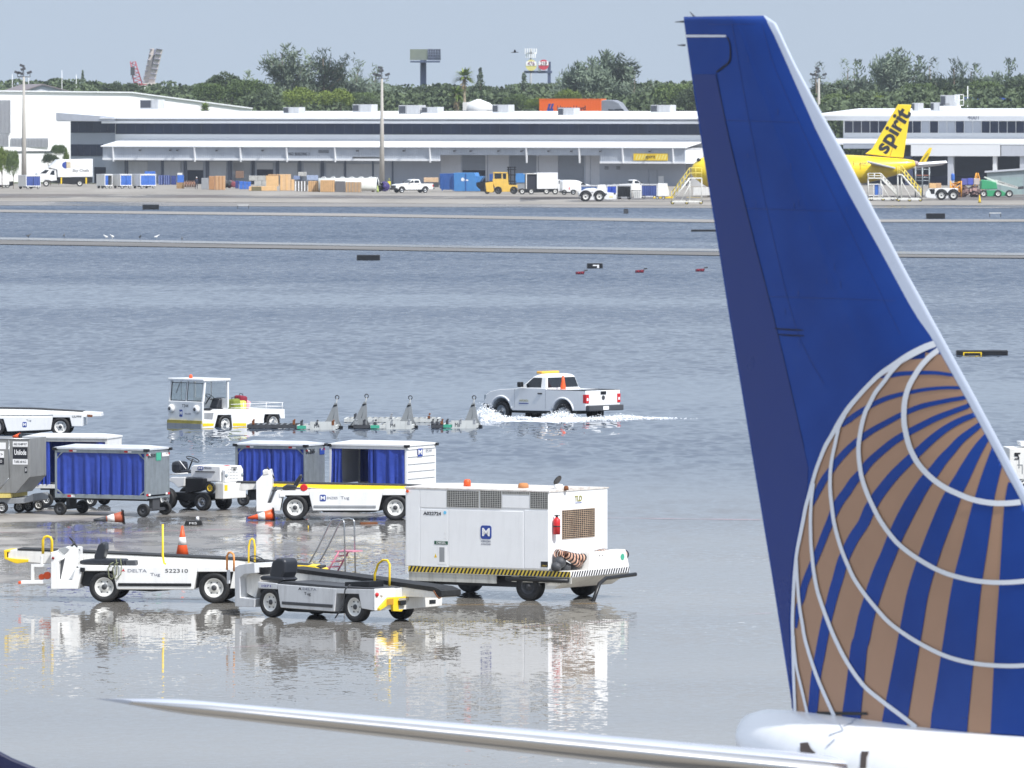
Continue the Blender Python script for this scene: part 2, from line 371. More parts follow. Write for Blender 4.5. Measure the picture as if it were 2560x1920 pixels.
# ================================================================ THE BLUE AIRLINER TAIL (foreground)
TF = Frame(W(2100, 1800, 87.0) - Vector((0,0,W(2100,1800,87.0).z)), -52)
TL = fthing(TF, 'airliner_tail', 'blue airliner tail fin with tan striped globe, white tailcone and stabiliser', 'airplane')
def interp(tab, z):
    for (x0, z0), (x1, z1) in zip(tab, tab[1:]):
        if z0 <= z <= z1 or z1 <= z <= z0: return x0+(x1-x0)*(z-z0)/(z1-z0 if z1 != z0 else 1)
    return tab[0][0] if abs(z-tab[0][1]) < abs(z-tab[-1][1]) else tab[-1][0]
te_px = [(1710,49),(1728,179),(1757,374),(1796,613),(1823,787),(1842,900),(1934,1460),(1985,1790),(1993,1842)]
le_px = [(1912,39),(1940,58),(1952,84),(1986,157),(2045,266),(2115,391),(2191,537),(2262,673),(2349,830),(2442,1000),(2549,1199),(2760,1592),(2866,1800),(2888,1842)]
li_px = [(1908,40),(1915,44),(1937,92),(1985,201),(2040,325),(2121,483),(2202,629),(2284,781),(2332,848),(2417,1000),(2522,1195),(2740,1600),(2846,1800),(2868,1842)]
TE = [TF.side(p) for p in te_px]; LE = [TF.side(p) for p in le_px]; LI = [TF.side(p, -.12) for p in li_px]
def thick(u, z):
    a, b = interp(TE, z), interp(LE, z); c = b-a; x = min(max((b-u)/c, 0), 1)
    T = .036*c
    if x < .35: return T*(1-(1-x/.35)**1.8)*min(1, math.sqrt(x/.01))*.96+.012*min(1, math.sqrt(x/.01))
    return (T*.96+.012)*(1-((x-.35)/.65)**1.6)+.004
zs_top = TE[0][1]; zb = TF.side((2100,1840))[1]
for _i in range(len(li_px)):
    _y = -.1
    for _ in range(20):
        _u, _z = TF.side(li_px[_i], _y); _y = .5*_y-.5*thick(_u, _z)
    LI[_i] = (_u, _z)
NZ = 46
zl = [zb+(zs_top-.02-zb)*i/NZ for i in range(NZ+1)]
zl += [LE[1][1], LE[0][1]]
zl = sorted(set(zl))
bluem = bpy.data.materials.new('blue_livery'); t = NT(bluem)
tc = t.new('TexCoord').outputs['Object']
nb = t.new('TexNoise', {'Vector': tc, 'Scale': 1.2, 'Detail': 4.0}).outputs[0]
t.link(t.ramp(nb, [(.3, lin((22,58,134))), (.7, lin((28,68,150)))]), t.b.inputs['Base Color'])
t.b.inputs['Roughness'].default_value = .24; t.b.inputs['Specular IOR Level'].default_value = .22
bnn = t.new('TexNoise', {'Vector': tc, 'Scale': .9, 'Detail': 2.0}).outputs[0]
t.link(t.new('Bump', {'Height': bnn, 'Strength': .25, 'Distance': .05}).outputs[0], t.b.inputs['Normal'])
tan = M('tan_livery', (176,140,114), .34, metal=.25, var=.05, spec=.3, scale=1)
wlv = M('white_livery', (226,229,234), .28, var=.02, coat=.5, scale=1)
lgrey = M('livery_grey_white', (186,192,204), .3, var=.02, coat=.4)
skin = MB(); lead = MB()
def ring_grid(ua, ub, n):
    rows = []
    for z in zl:
        a, b = ua(z), ub(z); rows.append([(a+(b-a)*(1-(1-i/n)**1.0), z) for i in range(n+1)])
    return rows
def surf(rows, mb, sgn, off=0):
    R = [[(u, sgn*(-1)*(-thick(u,z)-off)*-1 if False else (-sgn)*(thick(u,z)+off)*-1, z) for u, z in r] for r in rows]
    n = len(R[0]); vs = [p for r in R for p in r]
    mb.add(vs, [(k*n+i, k*n+i+1, (k+1)*n+i+1, (k+1)*n+i) for k in range(len(R)-1) for i in range(n-1)], 0, True)
rowsA = ring_grid(lambda z: interp(TE,z), lambda z: min(interp(LI,z), interp(LE,z)-.01), 60)
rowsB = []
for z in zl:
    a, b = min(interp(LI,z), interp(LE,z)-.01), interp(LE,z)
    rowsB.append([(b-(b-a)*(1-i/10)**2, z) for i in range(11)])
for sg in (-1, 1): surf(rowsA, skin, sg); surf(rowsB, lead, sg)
# tip cap
cap = [(u, -thick(u,zl[-1]), zl[-1]) for u, z in rowsA[-1]]+[(u, thick(u,zl[-1]), zl[-1]) for u, z in reversed(rowsA[-1])]
skin.quad(cap)
fin = skin.build('fin', bluem, TL)
lead.build('leading_edge', M('leading_edge_shade_grey', (188,197,214), .3, var=.02, coat=.3), TL)  # white band greyed: its shade is put into the colour
def fpt(p, off):
    y = -.1; p = (min(p[0], interp(li_px, p[1])-1), p[1])
    for _ in range(14):
        u, z = TF.side(p, y); y = .4*y-.6*(thick(u, z)+off)
    return (u, y, z)
def ribbon(mb, pts, ws, off, m=0, sub=5):
    # smooth (Catmull-Rom) centre line in photograph pixels -> decal on the fin skin
    P = [Vector(p).to_2d() if len(p) == 2 else Vector(p[:2]) for p in pts]; n = len(P); L = []; WL = []
    for i in range(n-1):
        p0, p1, p2, p3 = P[max(i-1,0)], P[i], P[i+1], P[min(i+2,n-1)]
        for k in range(sub):
            q = k/sub; L.append(.5*((2*p1)+(p2-p0)*q+(2*p0-5*p1+4*p2-p3)*q*q+(3*p1-p0-3*p2+p3)*q**3)); WL.append(ws[i]+(ws[i+1]-ws[i])*q)
    L.append(P[-1]); WL.append(ws[-1]); rows = []
    for i, p in enumerate(L):
        d = (L[min(i+1,len(L)-1)]-L[max(i-1,0)]).normalized(); nn = Vector((-d.y, d.x))*WL[i]/2
        nc = 2*max(1, int(max(ws)/16)); rows.append([fpt(tuple(p+nn*(2*k/nc-1)), off) for k in range(nc+1)])
    vs = [q for r in rows for q in r]; nn_ = nc+1
    mb.add(vs, [(i*nn_+j, i*nn_+j+1, (i+1)*nn_+j+1, (i+1)*nn_+j) for i in range(len(rows)-1) for j in range(nc)], m, True)
A = [(2341,858),(2311,869),(2270,890),(2236,912),(2202,934),(2175,959),(2148,988),(2121,1020),(2098,1055),(2078,1090),(2063,1116),(2049,1150),(2038,1181),(2029,1213),(2022,1239),(2014,1268),(2008,1300),(1999,1345),(1992,1381),(1987,1427),(1984,1472),(1982,1517),(1981,1553),(1982,1598),(1983,1660),(1985,1720),(1988,1790),(1991,1835)]
Aw = [16,17,17,15,12,11,11,12,12,10,10,9,9,9,9,9,9,9,8,8,8,8,8,8,7,7,7,7]
B_ = [(2262,893),(2229,928),(2209,955),(2188,982),(2172,1013),(2163,1031),(2154,1063),(2148,1099),(2146,1127),(2149,1163),(2155,1197),(2168,1235),(2183,1268),(2199,1299),(2221,1331),(2247,1361),(2290,1394),(2351,1428),(2413,1447),(2466,1455),(2519,1456),(2575,1451),(2640,1440)]
C_ = [(2112,1038),(2098,1065),(2094,1080),(2087,1112),(2080,1145),(2076,1177),(2075,1208),(2076,1235),(2079,1262),(2084,1301),(2093,1340),(2105,1378),(2118,1410),(2134,1445),(2158,1481),(2185,1515),(2217,1551),(2248,1576),(2296,1607),(2361,1639),(2426,1657),(2491,1664),(2556,1664),(2640,1655)]
D_ = [(2352,871),(2327,889),(2304,913),(2286,940),(2272,966),(2263,996),(2260,1023),(2260,1055),(2264,1080),(2274,1118),(2292,1154),(2314,1181),(2340,1204),(2368,1222),(2396,1235),(2423,1246),(2450,1253),(2486,1258),(2522,1258),(2552,1255)]
E_ = [(2034,1208),(2029,1244),(2027,1271),(2026,1305),(2027,1354),(2030,1390),(2034,1427),(2042,1472),(2053,1508),(2066,1544),(2085,1592),(2117,1655),(2159,1714),(2205,1753),(2250,1787),(2290,1818)]
F_ = [(1991,1400),(1992,1430),(1994,1463),(1996,1490),(2000,1526),(2006,1562),(2012,1597),(2027,1649),(2048,1707),(2079,1777),(2086,1790)]
Gg = [(1984,1590),(1985,1616),(1991,1668),(2003,1720),(2016,1776),(2019,1790)]
S = [
 [(2200,944,2),(2226,939,11),(2256,934,11),(2297,932,10),(2338,932,9),(2378,937,8),(2392,939,8)],
 [(2104,1066,6),(2121,1051,14),(2138,1038,14),(2161,1023,13),(2188,1008,12),(2216,996,12),(2243,988,11),(2270,982,10),(2311,974,9),(2351,970,8),(2378,969,8),(2405,970,8)],
 [(2028,1268,6),(2038,1242,14),(2049,1219,17),(2061,1197,17),(2076,1177,17),(2090,1157,17),(2108,1136,17),(2130,1114,16),(2155,1094,16),(2181,1076,15),(2217,1056,14),(2253,1037,13),(2300,1017,13),(2360,1003,11),(2405,995,10),(2422,992,9)],
 [(1990,1570,5),(1995,1522,13),(2004,1495,16),(2011,1463,17),(2022,1434,18),(2035,1403,18),(2048,1372,18),(2062,1336,19),(2076,1302,19),(2086,1278,22),(2099,1253,23),(2116,1230,23),(2134,1203,22),(2154,1181,21),(2172,1157,20),(2199,1132,19),(2235,1103,18),(2271,1081,17),(2305,1063,16),(2341,1045,15),(2387,1027,13),(2436,1009,11)],
 [(2027,1836,23),(2030,1795,23),(2032,1772,24),(2040,1688,25),(2049,1640,25),(2057,1597,25),(2066,1553,25),(2075,1517,25),(2084,1481,26),(2095,1445,27),(2105,1408,27),(2116,1381,27),(2134,1345,28),(2158,1309,28),(2173,1275,29),(2190,1246,28),(2208,1221,27),(2235,1188,26),(2271,1152,24),(2296,1129,22),(2332,1096,20),(2368,1069,17),(2405,1049,15),(2437,1037,12),(2450,1032,11)],
 [(2125,1836,48),(2128,1795,47),(2130,1772,46),(2140,1688,43),(2147,1620,42),(2154,1597,41),(2165,1544,40),(2176,1508,40),(2187,1472,40),(2203,1427,39),(2219,1390,38),(2239,1340,38),(2258,1300,39),(2278,1262,38),(2296,1231,35),(2314,1204,33),(2336,1177,29),(2356,1150,26),(2377,1127,23),(2401,1100,20),(2426,1080,17),(2450,1062,14),(2462,1054,12)],
 [(2232,1836,64),(2238,1795,63),(2242,1772,62),(2262,1660,58),(2280,1560,56),(2296,1476,53),(2326,1380,50),(2361,1289,48),(2376,1253,45),(2390,1222,40),(2403,1199,37),(2417,1172,34),(2434,1141,29),(2450,1115,24),(2466,1093,18),(2478,1078,14)],
 [(2371,1836,92),(2374,1795,92),(2377,1772,91),(2394,1640,83),(2415,1476,74),(2434,1380,65),(2452,1289,55),(2464,1235,47),(2479,1181,42),(2494,1135,38),(2502,1110,34)],
 [(2546,1836,140),(2548,1795,140),(2558,1600,140),(2567,1476,140),(2578,1300,140),(2583,1251,140),(2588,1215,136)],
]
# tan field: scanlines between outline and leading edge
tb = MB(); tl_ = [(x,y) for x, y in A if y >= 880]+[]
AL = sorted([(p[0], p[1]) for p in A], key=lambda q: q[1])
rws = []
yy = 881
while yy < 1832:
    xl = interp([(x,y) for x,y in AL], yy)
    if yy < 900: xl = max(xl, 2313-(yy-881)*.0)
    ler = interp(li_px, yy)
    rws.append([fpt((xl+(ler-xl)*i/24, yy+(0 if yy > 884 else (i/24)*5)), .006) for i in range(25)]); yy += 5 if yy < 940 else 12
rws.append([fpt((1991+(2860-1991)*i/24, 1833), .006) for i in range(25)])
tb.add([q for r in rws for q in r], [(k*25+i,k*25+i+1,(k+1)*25+i+1,(k+1)*25+i) for k in range(len(rws)-1) for i in range(24)], 0, True)
emb = tb.build('globe_emblem', tan, TL); emb['label'] = 'tan globe with blue meridians and white arcs on the fin'
sb = MB()
for st in S: ribbon(sb, [(a,b) for a,b,c in st], [c for a,b,c in st], .012)
sb.build('blue_stripe', bluem, emb)
ab = MB()
ribbon(ab, A, Aw, .018)
for pl, w0, w1 in ((B_,10,12),(C_,8,11),(D_,13,14),(E_,7,11),(F_,7,9),(Gg,6,7)):
    ribbon(ab, pl, [w0+(w1-w0)*i/(len(pl)-1) for i in range(len(pl))], .021)
ab.build('white_arc', wlv, emb)
# rudder: hinge line, top white line and gap, port hinge fairings
dk = M('panel_gap', (14,20,44), .6, var=.05)
rb = MB()
hp = [(1790,184),(1823,347),(1877,570),(1931,781),(1975,965),(2010,1120)]
ribbon(rb, hp, [1.6,1.5,1.4,1.3,1.0,.7], .006)
ribbon(rb, [t1(290,170),t1(303,200),t1(306,245),t1(300,285),t1(265,315),t1(240,333)], [3,3,4,5,6,3], .006)
for a, b in (((1936,821),(2008,825)),((1946,836),(2010,839))): ribbon(rb, [a,((a[0]+b[0])/2,(a[1]+b[1])/2+1),b], [2,4,2], .007)
rb.build('rudder_gap', dk, fin)
rw = MB(); ribbon(rw, [(1713,90),(1760,90),(1815,90)], [6,6,5], .007)
rw.build('rudder_stripe', wlv, fin)
pl2 = MB(); seam = M('skin_seam', (30,52,118), .45, var=.05)
for pts_ in (((1800,300),(1900,303),(2000,306)),((1835,520),(1960,524),(2090,528)),((1880,740),(2010,744),(2140,748),(2240,752)),((1905,60),(1945,190),(2060,440),(2180,690),(2250,835)),((1830,60),(1872,300),(1925,560),(1990,820),(2060,960)),((1770,60),(1800,61),(1890,60))): ribbon(pl2, pts_, [.9]*len(pts_), .0055)
r_ = random.Random(2)
for k in range(26):
    x_, y_ = r_.uniform(1860,2130), r_.uniform(120,850); ribbon(pl2, [(x_,y_),(x_+1,y_+r_.uniform(6,26))], [r_.uniform(.5,1.2)]*2, .0055, sub=1)
pl2.build('skin_panel_line', seam, fin)
# slightly duller rudder panel following the hinge
rp = MB(); dull = M('rudder_paint', (33,54,122), .3, var=.05, spec=.35, scale=.6)
rr_ = []
for k in range(30):
    y = 186+k*(1770-186)/29; xl = interp(te_px, y)+3; xr = interp([(1788,186)]+hp[1:]+[(2035,1240),(2040,1270)], y) if y < 1270 else interp(te_px,y)+ (2040-interp(te_px,1270))*(1790-y)/520
    xr = min(xr, interp([(q[0]-8,q[1]) for q in A], y)) if y > 1100 else xr
    rr_.append([fpt((xl+(xr-xl)*i/4, y), .003) for i in range(5)])
rp.add([q for r in rr_ for q in r], [(k*5+i,k*5+i+1,(k+1)*5+i+1,(k+1)*5+i) for k in range(29) for i in range(4)], 0, True)
rp.build('rudder', dull, TL)
tpw = MB(); tq = []
for i in range(9):
    x = 1912+(1962-1912)*i/8; tq.append([fpt((min(x, interp(le_px, y)-1), y), .012) for y in (44,60,78,92)])
st_ = MB()
for a, b in (((1709,54),(1688,55)),((1712,113),(1694,113)),((1738,44),(1725,30))):
    p, q = TF.side(a), TF.side(b); st_.cyl((p[0],0,p[1]), (q[0],0,q[1]), .012, .004, 6)
st_.build('static_wick', darkgrey, TL)
# tailcone
tc_b = MB(); top = TF.side((2100,1786))[1]; tipu = TF.side((1866,1850))[0]
secs = []
for u, r, dz in ((0,.06,-.30),(.03,.17,-.30),(.12,.25,-.31),(.35,.33,-.34),(.8,.42,-.42),(1.6,.58,-.58),(3.0,.88,-.9),(5.0,1.28,-1.30),(8.0,1.75,-1.78),(13.0,1.88,-1.9),(24,1.88,-1.9)):
    secs.append([(tipu+u, r*math.cos(2*PI*i/36), top+dz+r*math.sin(2*PI*i/36)*(1.0)) for i in range(36)])
tc_b.loft(secs, 0, True)
tcone = tc_b.build('fuselage', whiteclean, TL)
ap = MB(); ap.cyl((tipu+.05,0,top-.3),(tipu-.07,0,top-.3),.075,.06,14); ap.build('exhaust_nozzle', alu, tcone)
# dark seal under the fin and stepped panel line
def cone_pt(p, off=.01):
    y = -.5
    for _ in range(12):
        u, z = TF.side(p, y); r = None
        uu = u-tipu
        tabR = [(0.06,0),(.17,.03),(.25,.12),(.33,.35),(.42,.8),(.58,1.6),(.88,3.0),(1.28,5.0),(1.75,8.0),(1.88,13.0)]
        tabZ = [(-.30,0),(-.30,.03),(-.31,.12),(-.34,.35),(-.42,.8),(-.58,1.6),(-.9,3.0),(-1.30,5.0),(-1.78,8.0),(-1.9,13.0)]
        r = interp(tabR, max(uu,0)); cz = top+interp(tabZ, max(uu,0)); v = (z-cz)/r
        y = -.5*y*0-math.sqrt(max(0, r*r-(z-cz)**2))*.5+y*.5
    return (u, y-off, z)
def cribbon(mb, pts, wpx, off=.012):
    for a, b in zip(pts, pts[1:]):
        d = (Vector(b)-Vector(a)).normalized(); nn = Vector((-d.y,d.x))*wpx/2
        mb.quad([cone_pt(tuple(Vector(a)+nn),off), cone_pt(tuple(Vector(b)+nn),off), cone_pt(tuple(Vector(b)-nn),off), cone_pt(tuple(Vector(a)-nn),off)])
pl_ = MB(); cribbon(pl_, [t3(700,1250),t3(765,1190)], 3)
cribbon(pl_, [t3(720,1160),t3(830,1120),t3(800,1070)], 2.4); cribbon(pl_, [t3(830,1090),t3(905,1060),t3(875,1010)], 2.4); cribbon(pl_, [t3(905,1045),t3(985,1025),t3(965,970)], 2.4)
pl_.build('panel_seam', M('seam_grey', (168,176,190), .5), tcone)
pg = MB(); pg.add([cone_pt(t3(*q), .015) for q in ((500,1220),(560,1215),(580,1260),(620,1300),(500,1300))], [(0,1,2,3,4)])
pg2 = MB(); pg2.add([cone_pt(t3(*q), .015) for q in ((970,1285),(1030,1285),(1010,1330),(1005,1413),(960,1413))], [(0,1,2,3,4)])
pg.build('stabiliser_cutout', M('cutout_brown', (74,64,58), .7), tcone); pg = pg2; pg.build('stabiliser_cutout', MATS['cutout_brown'], tcone)
sl = MB(); sl.quad([fpt(t3(*q), .02) for q in ((610,980),(1000,985),(1010,1006),(640,1006))]); sl.build('fin_seal', blackp, fin)
# stabiliser: starboard half, polished leading edge
def stab(sgn, par):
    sb_, lb = MB(), MB(); uR = TF.side((2330,1880), 0)[0]; zR = top-.62
    prof = [(0,0),(.008,.013),(.03,.028),(.07,.040),(.15,.048),(.3,.050),(.5,.043),(.75,.023),(1,.001)]
    for rng, mb in (((0,3),lb),((2,9),sb_)):
        secs = []
        for k in range(13):
            v = .3+(6.7-.3)*k/12; q = k/12
            chord = 3.5-2.15*q; ule = uR-.66*v; z0 = zR+math.tan(math.radians(7.3))*v
            if k == 12: chord *= .5; ule -= .25
            pu, pd = (prof[0:3], prof[0:5]) if rng[0] == 0 else (prof[2:], prof[4:])
            up = [(ule-x*chord, sgn*v, z0+h*chord*(1.1 if k < 12 else .5)) for x, h in pu]
            dn = [(ule-x*chord, sgn*v, z0-h*chord*(.9 if k < 12 else .5)) for x, h in pd]
            secs.append(list(reversed(dn))+(up if rng[0] else up[1:]))
        mb.loft(secs, 0, True, True, closed=(rng[0] != 0))
    s1 = sb_.build('stabiliser', lgrey, par); lb.build('leading_edge', polished, s1)
polished = M('polished_metal', (206,203,199), .24, metal=1.0, var=.03, scale=.5)
stab(-1, TL); stab(1, TL)
# blue winglet tip poking in at the lower left corner
WF = Frame(W(0,1900,100)-Vector((0,0,0)), 10)
wt = thing('aircraft_winglet', 'dark blue swept winglet tip poking into the bottom left corner', 'winglet', W(-60,1990,100))
wb = MB(); P0 = W(-60,1990,100)
pp = [W(x,y,100)-P0 for x,y in ((-40,1865),(0,1879),(30,1895),(62,1908),(105,1926),(200,1975),(300,2080),(60,2080),(20,1945),(-40,1880))]
wb.prism([(p.x,p.z) for p in pp], -.06, .06, 'y'); wb.build('winglet_blade', M('dark_navy_livery', (20,26,62), .35, var=.05), wt, bevel=.03)
# ================================================================ NEAR VEHICLES
def solid(fr, par, name, mat, c, pts, y0, y1, bevel=.012, mb=None, m=0, ref=None):
    """outline read on the plane y = ref (default y0), built as a real volume from y0 to y1"""
    P = fr.sides(c, pts, y0 if ref is None else ref)
    b = mb or MB(); b.prism(P, y0, y1, 'y', m)
    return b if mb else b.build(name, mat, par, bevel=bevel)
def esolid(fr, par, name, mat, c, pts, x0, x1, bevel=.01, mb=None, m=0, ref=None):
    P = fr.ends(c, pts, x0 if ref is None else ref); b = mb or MB(); b.prism(P, x0, x1, 'x', m)
    return b if mb else b.build(name, mat, par, bevel=bevel)
def stxt(fr, par, s, p0, p1, mat, y=-.004, **k):
    """text filling the box p0 (top left) - p1 (bottom right), photograph pixels, on plane y"""
    a, b = fr.side(p0, y), fr.side(p1, y); h = abs(a[1]-b[1])
    o = text(par, s, h/.72, ((a[0]+b[0])/2, y, (a[1]+b[1])/2), FRONT, mat, **k)
    wdt = max(v.co.x for v in o.data.vertices)-min(v.co.x for v in o.data.vertices)
    o.scale = (abs(b[0]-a[0])/max(wdt,.001), 1, 1); return o
def etxt(fr, par, s, p0, p1, mat, x=.004, **k):
    a, b = fr.end(p0, x), fr.end(p1, x); h = abs(a[1]-b[1]); left = fr.ang > 0
    o = text(par, s, h/.72, (x, (a[0]+b[0])/2, (a[1]+b[1])/2), ENDL if left else ENDR, mat, **k)
    wdt = max(v.co.x for v in o.data.vertices)-min(v.co.x for v in o.data.vertices)
    o.scale = (abs(b[0]-a[0])/max(wdt,.001), 1, 1); return o
def badge(fr, par, p0, p1, y=-.006):
    a, b = fr.side(p0, y), fr.side(p1, y); x0,x1,z0,z1 = a[0],b[0],b[1],a[1]; r = (x1-x0)*.2
    pts = []
    for cx, cz, a0 in ((x1-r,z1-r,0),(x0+r,z1-r,90),(x0+r,z0+r,180),(x1-r,z0+r,270)):
        for k in range(5): q = math.radians(a0+k*22.5); pts.append((cx+r*math.cos(q), cz+r*math.sin(q)))
    o = MB().prism(pts, y, y+.008, 'y').build('badge', inkblue, par)
    stxt(fr, o, 'M', (p0[0]+(p1[0]-p0[0])*.15, p0[1]+(p1[1]-p0[1])*.22), (p0[0]+(p1[0]-p0[0])*.85, p0[1]+(p1[1]-p0[1])*.82), inkwhite, y=y-.004, bold=.02)
    return o
def arc_rail(fr, par, name, mat, pts, c, y, r=.02):
    P = [fr.side(c(*p), y) for p in pts]; b = MB(); b.tube([(x, y, z) for x, z in P], r, 8); return b.build(name, mat, par)
def swheel(fr, par, c, p, y, R=.19, tilt=50, yaw=0):
    x, z = fr.side(c(*p), y); b = MB(); T = Euler((0, math.radians(tilt), math.radians(yaw))).to_matrix()
    b.tube([Vector((x,y,z))+T@Vector((R*math.cos(2*PI*k/20), R*math.sin(2*PI*k/20), 0)) for k in range(20)], .014, 6, closed=True)
    for a in (0, 2.1, 4.2): b.tube([Vector((x,y,z)), Vector((x,y,z))+T@Vector((R*math.cos(a), R*math.sin(a), 0))], .009, 5)
    b.tube([(x,y,z), Vector((x,y,z))+T@Vector((0,0,-.35))], .022, 6)
    return b.build('steering_wheel', blackp, par)
def seat(fr, par, c, back, cush, y0, y1):
    s = thing_part(par, 'seat')
    o = solid(fr, par, 'seat', seatm, c, cush, y0, y1, .04)
    b = solid(fr, o, 'backrest', seatm, c, back, y0+.02, y1-.02, .11); return o
def thing_part(par, n): return None
def unit_z(fr, p): return fr.side(p)[1]
def lwheel(fr, par, c, p, y, R, wd=.2, rr=None, **k):
    x, z = fr.side(c(*p), y); return wheel(par, x, y+wd/2, R, wd, rr, z=R+k.pop('dz', 0), **k)

# ---- white belt loader in the front row
def loader_white():
    fr = Frame(G(258,1506), -8)
    t = fthing(fr, 'belt_loader', 'white belt loader numbered 522310 with red triangle logo and green hoses over its side', 'belt loader', 'belt loaders on the wet stand')
    body = solid(fr, t, 'body', white, n6, [(1025,495),(1825,505),(1785,718),(1075,715)], 0, 1.7, .03)
    mb = MB()
    solid(fr, t, '', white, n6, [(700,488),(1030,494),(1034,545),(745,545)], .003, 1.7, mb=mb); mb.build('mudguard', white, t, bevel=.015); mb = MB()
    solid(fr, t, '', white, n6, [(1822,505),(2210,512),(2210,552),(1815,552)], .003, 1.7, mb=mb)
    mb.build('mudguard', white, t, bevel=.015)
    solid(fr, t, 'rear_panel', offwhite, n6, [(2150,552),(2330,556),(2330,700),(2120,706)], .01, 1.6)
    solid(fr, t, 'front_cowl', white, n6, [(468,368),(520,372),(568,438),(540,462),(535,625),(662,630),(692,518),(762,520),(716,710),(468,712)], 0, .9, .015)
    solid(fr, t, 'front_panel', white, n6, [(468,368),(500,368),(500,712),(468,712)], .9, 1.7, .015)
    dash = solid(fr, t, 'dashboard', white, n6, [(530,345),(620,318),(720,330),(722,470),(668,622),(560,622),(545,470),(572,430)], .25, .85, .02)
    solid(fr, dash, 'instrument_panel', midgrey, n6, [(535,345),(600,322),(640,345),(590,395)], .22, .3)
    solid(fr, t, 'footwell', darkgrey, n6, [(540,470),(600,420),(560,620),(538,622)], .24, .9)
    solid(fr, t, 'chassis', blackp, n6, [(700,545),(2150,552),(2150,640),(1800,700),(1400,735),(1050,715),(760,680)], .28, 1.45, .02)
    stp = solid(fr, t, 'rub_strip', blackp, n6, [(1087,655),(1762,658),(1762,686),(1087,682)], -.025, 0)
    seat(fr, t, n6, [(868,480),(866,405),(905,305),(940,278),(968,288),(972,345),(935,480)], [(730,448),(862,432),(1150,438),(1150,490),(735,482)], .1, .62)
    swheel(fr, t, n6, (688,293), .45, .2, 52, 10)
    solid(fr, t, 'fire_box', darkgrey, n6, [(1160,450),(1245,450),(1252,492),(1155,492)], .15, .5)
    cy = 1.05
    cv = solid(fr, t, 'conveyor', offwhite, n6, [(75,352),(470,360),(2180,440),(2960,520),(2960,560),(2100,498),(1000,498),(470,480),(250,462),(75,448)], cy, cy+.75, .01)
    b = MB(); solid(fr, t, '', black, n6, [(160,338),(470,350),(2180,430),(2960,505),(2960,522),(2180,446),(470,364),(160,350)], cy-.01, cy+.76, mb=b); b.build('belt', black, cv)
    solid(fr, cv, 'end_bumper', yellow, n6, [(35,352),(92,350),(90,368),(62,372),(60,420),(150,432),(262,438),(258,462),(160,476),(130,470),(40,432)], cy-.04, cy+.8, .01)
    solid(fr, cv, 'end_guard', yellow, crop(540,1280,3.456), [(600,452),(850,466),(925,500),(925,512),(860,508),(600,486)], cy-.035, cy+.79, .01)
    arc_rail(fr, t, 'handrail', yellow, [(396,385),(396,260),(410,232),(437,224),(465,234),(478,262),(478,385)], n6, .1, .034)
    arc_rail(fr, t, 'marker_pole', yellow, [(1500,112),(1500,400),(1512,470),(1530,482)], n6, .5, .026)
    arc_rail(fr, t, 'rear_handrail', yellow, [(283,440),(283,300),(295,245),(312,230),(328,245),(336,300),(336,440)], n7, 1.0, .024)
    fb = MB(); solid(fr, t, '', white, n6, [(190,632),(470,625),(470,662),(190,664)], .2, .3, mb=fb); solid(fr, t, '', white, n6, [(285,482),(312,482),(312,632),(285,632)], .2, .28, mb=fb)
    solid(fr, t, '', white, n6, [(312,482),(470,482),(470,508),(312,508)], .2, .28, mb=fb); solid(fr, t, '', white, n6, [(372,405),(392,405),(392,490),(372,490)], .2, .28, mb=fb)
    fb.build('front_step', white, t, bevel=.008)
    solid(fr, t, 'step_tip', orange, n6, [(165,640),(192,636),(195,662),(170,666)], .19, .32)
    for p, r in (((437,585),.09),((385,598),.07)):
        x, z = fr.side(n6(*p), .4); MB().lathe([(r,-.05),(r,.05),(r*.7,.07)], (x,.4,z), 'y').build('tail_lamp', orange, t)
    rope = M('olive_hose', (120,124,96), .7)
    for k, (a, d) in enumerate((((1070,430),(1000,470)),((1110,425),(1045,470)))):
        P = [(a[0],a[1]),(a[0]+8,500),(a[0]+4,575),(a[0]-40,620),(d[0]+5,600),(d[0]-5,520),(d[0]+20,478),(d[0]+45,465)]
        b = MB(); b.tube([(*fr.side(n6(*q), -.04-.02*k)[:1], -.04-.02*k, fr.side(n6(*q), -.04)[1]) for q in P], .014, 6); b.build('hose', rope, t)
    solid(fr, t, 'valve_box', blackp, n6, [(738,512),(782,514),(782,555),(738,553)], -.03, 0)
    stxt(fr, body, 'DELTA', n6(1175,528), n6(1350,558), inkgrey, sx=1)
    stxt(fr, body, '522310', n6(1522,526), n6(1732,562), inkblue if False else ink, sx=1)
    stxt(fr, body, 'Tug', n6(1385,562), n6(1475,590), inkgrey)
    x, z = fr.side(n6(1136,540), -.004)
    MB().add([(x-.045,-.005,z-.03),(x,-.005,z+.05),(x,-.005,z-.01)],[(0,1,2)]).add([(x+.045,-.005,z-.03),(x,-.005,z+.05),(x,-.005,z-.01)],[(0,1,2)]).build('logo', inkred, body)
    lamp = fr.side(n6(490,425), -.01); MB().lathe([(.035,-.02),(.03,-.03),(.005,-.035)], (lamp[0],0,lamp[1]), 'y', 12).build('side_lamp', M('dark_red_lens', (130,30,30), .3), t)
    for p in ((958,0),(1970,0)):
        x = fr.side((p[0]/3.687, 1500))[0]
        wheel(t, x, .13, .375, .24, .235, z=.372)
        wheel(t, x, 1.55, .375, .24, .235, z=.372, side=1)
    return t, fr
loader_white()

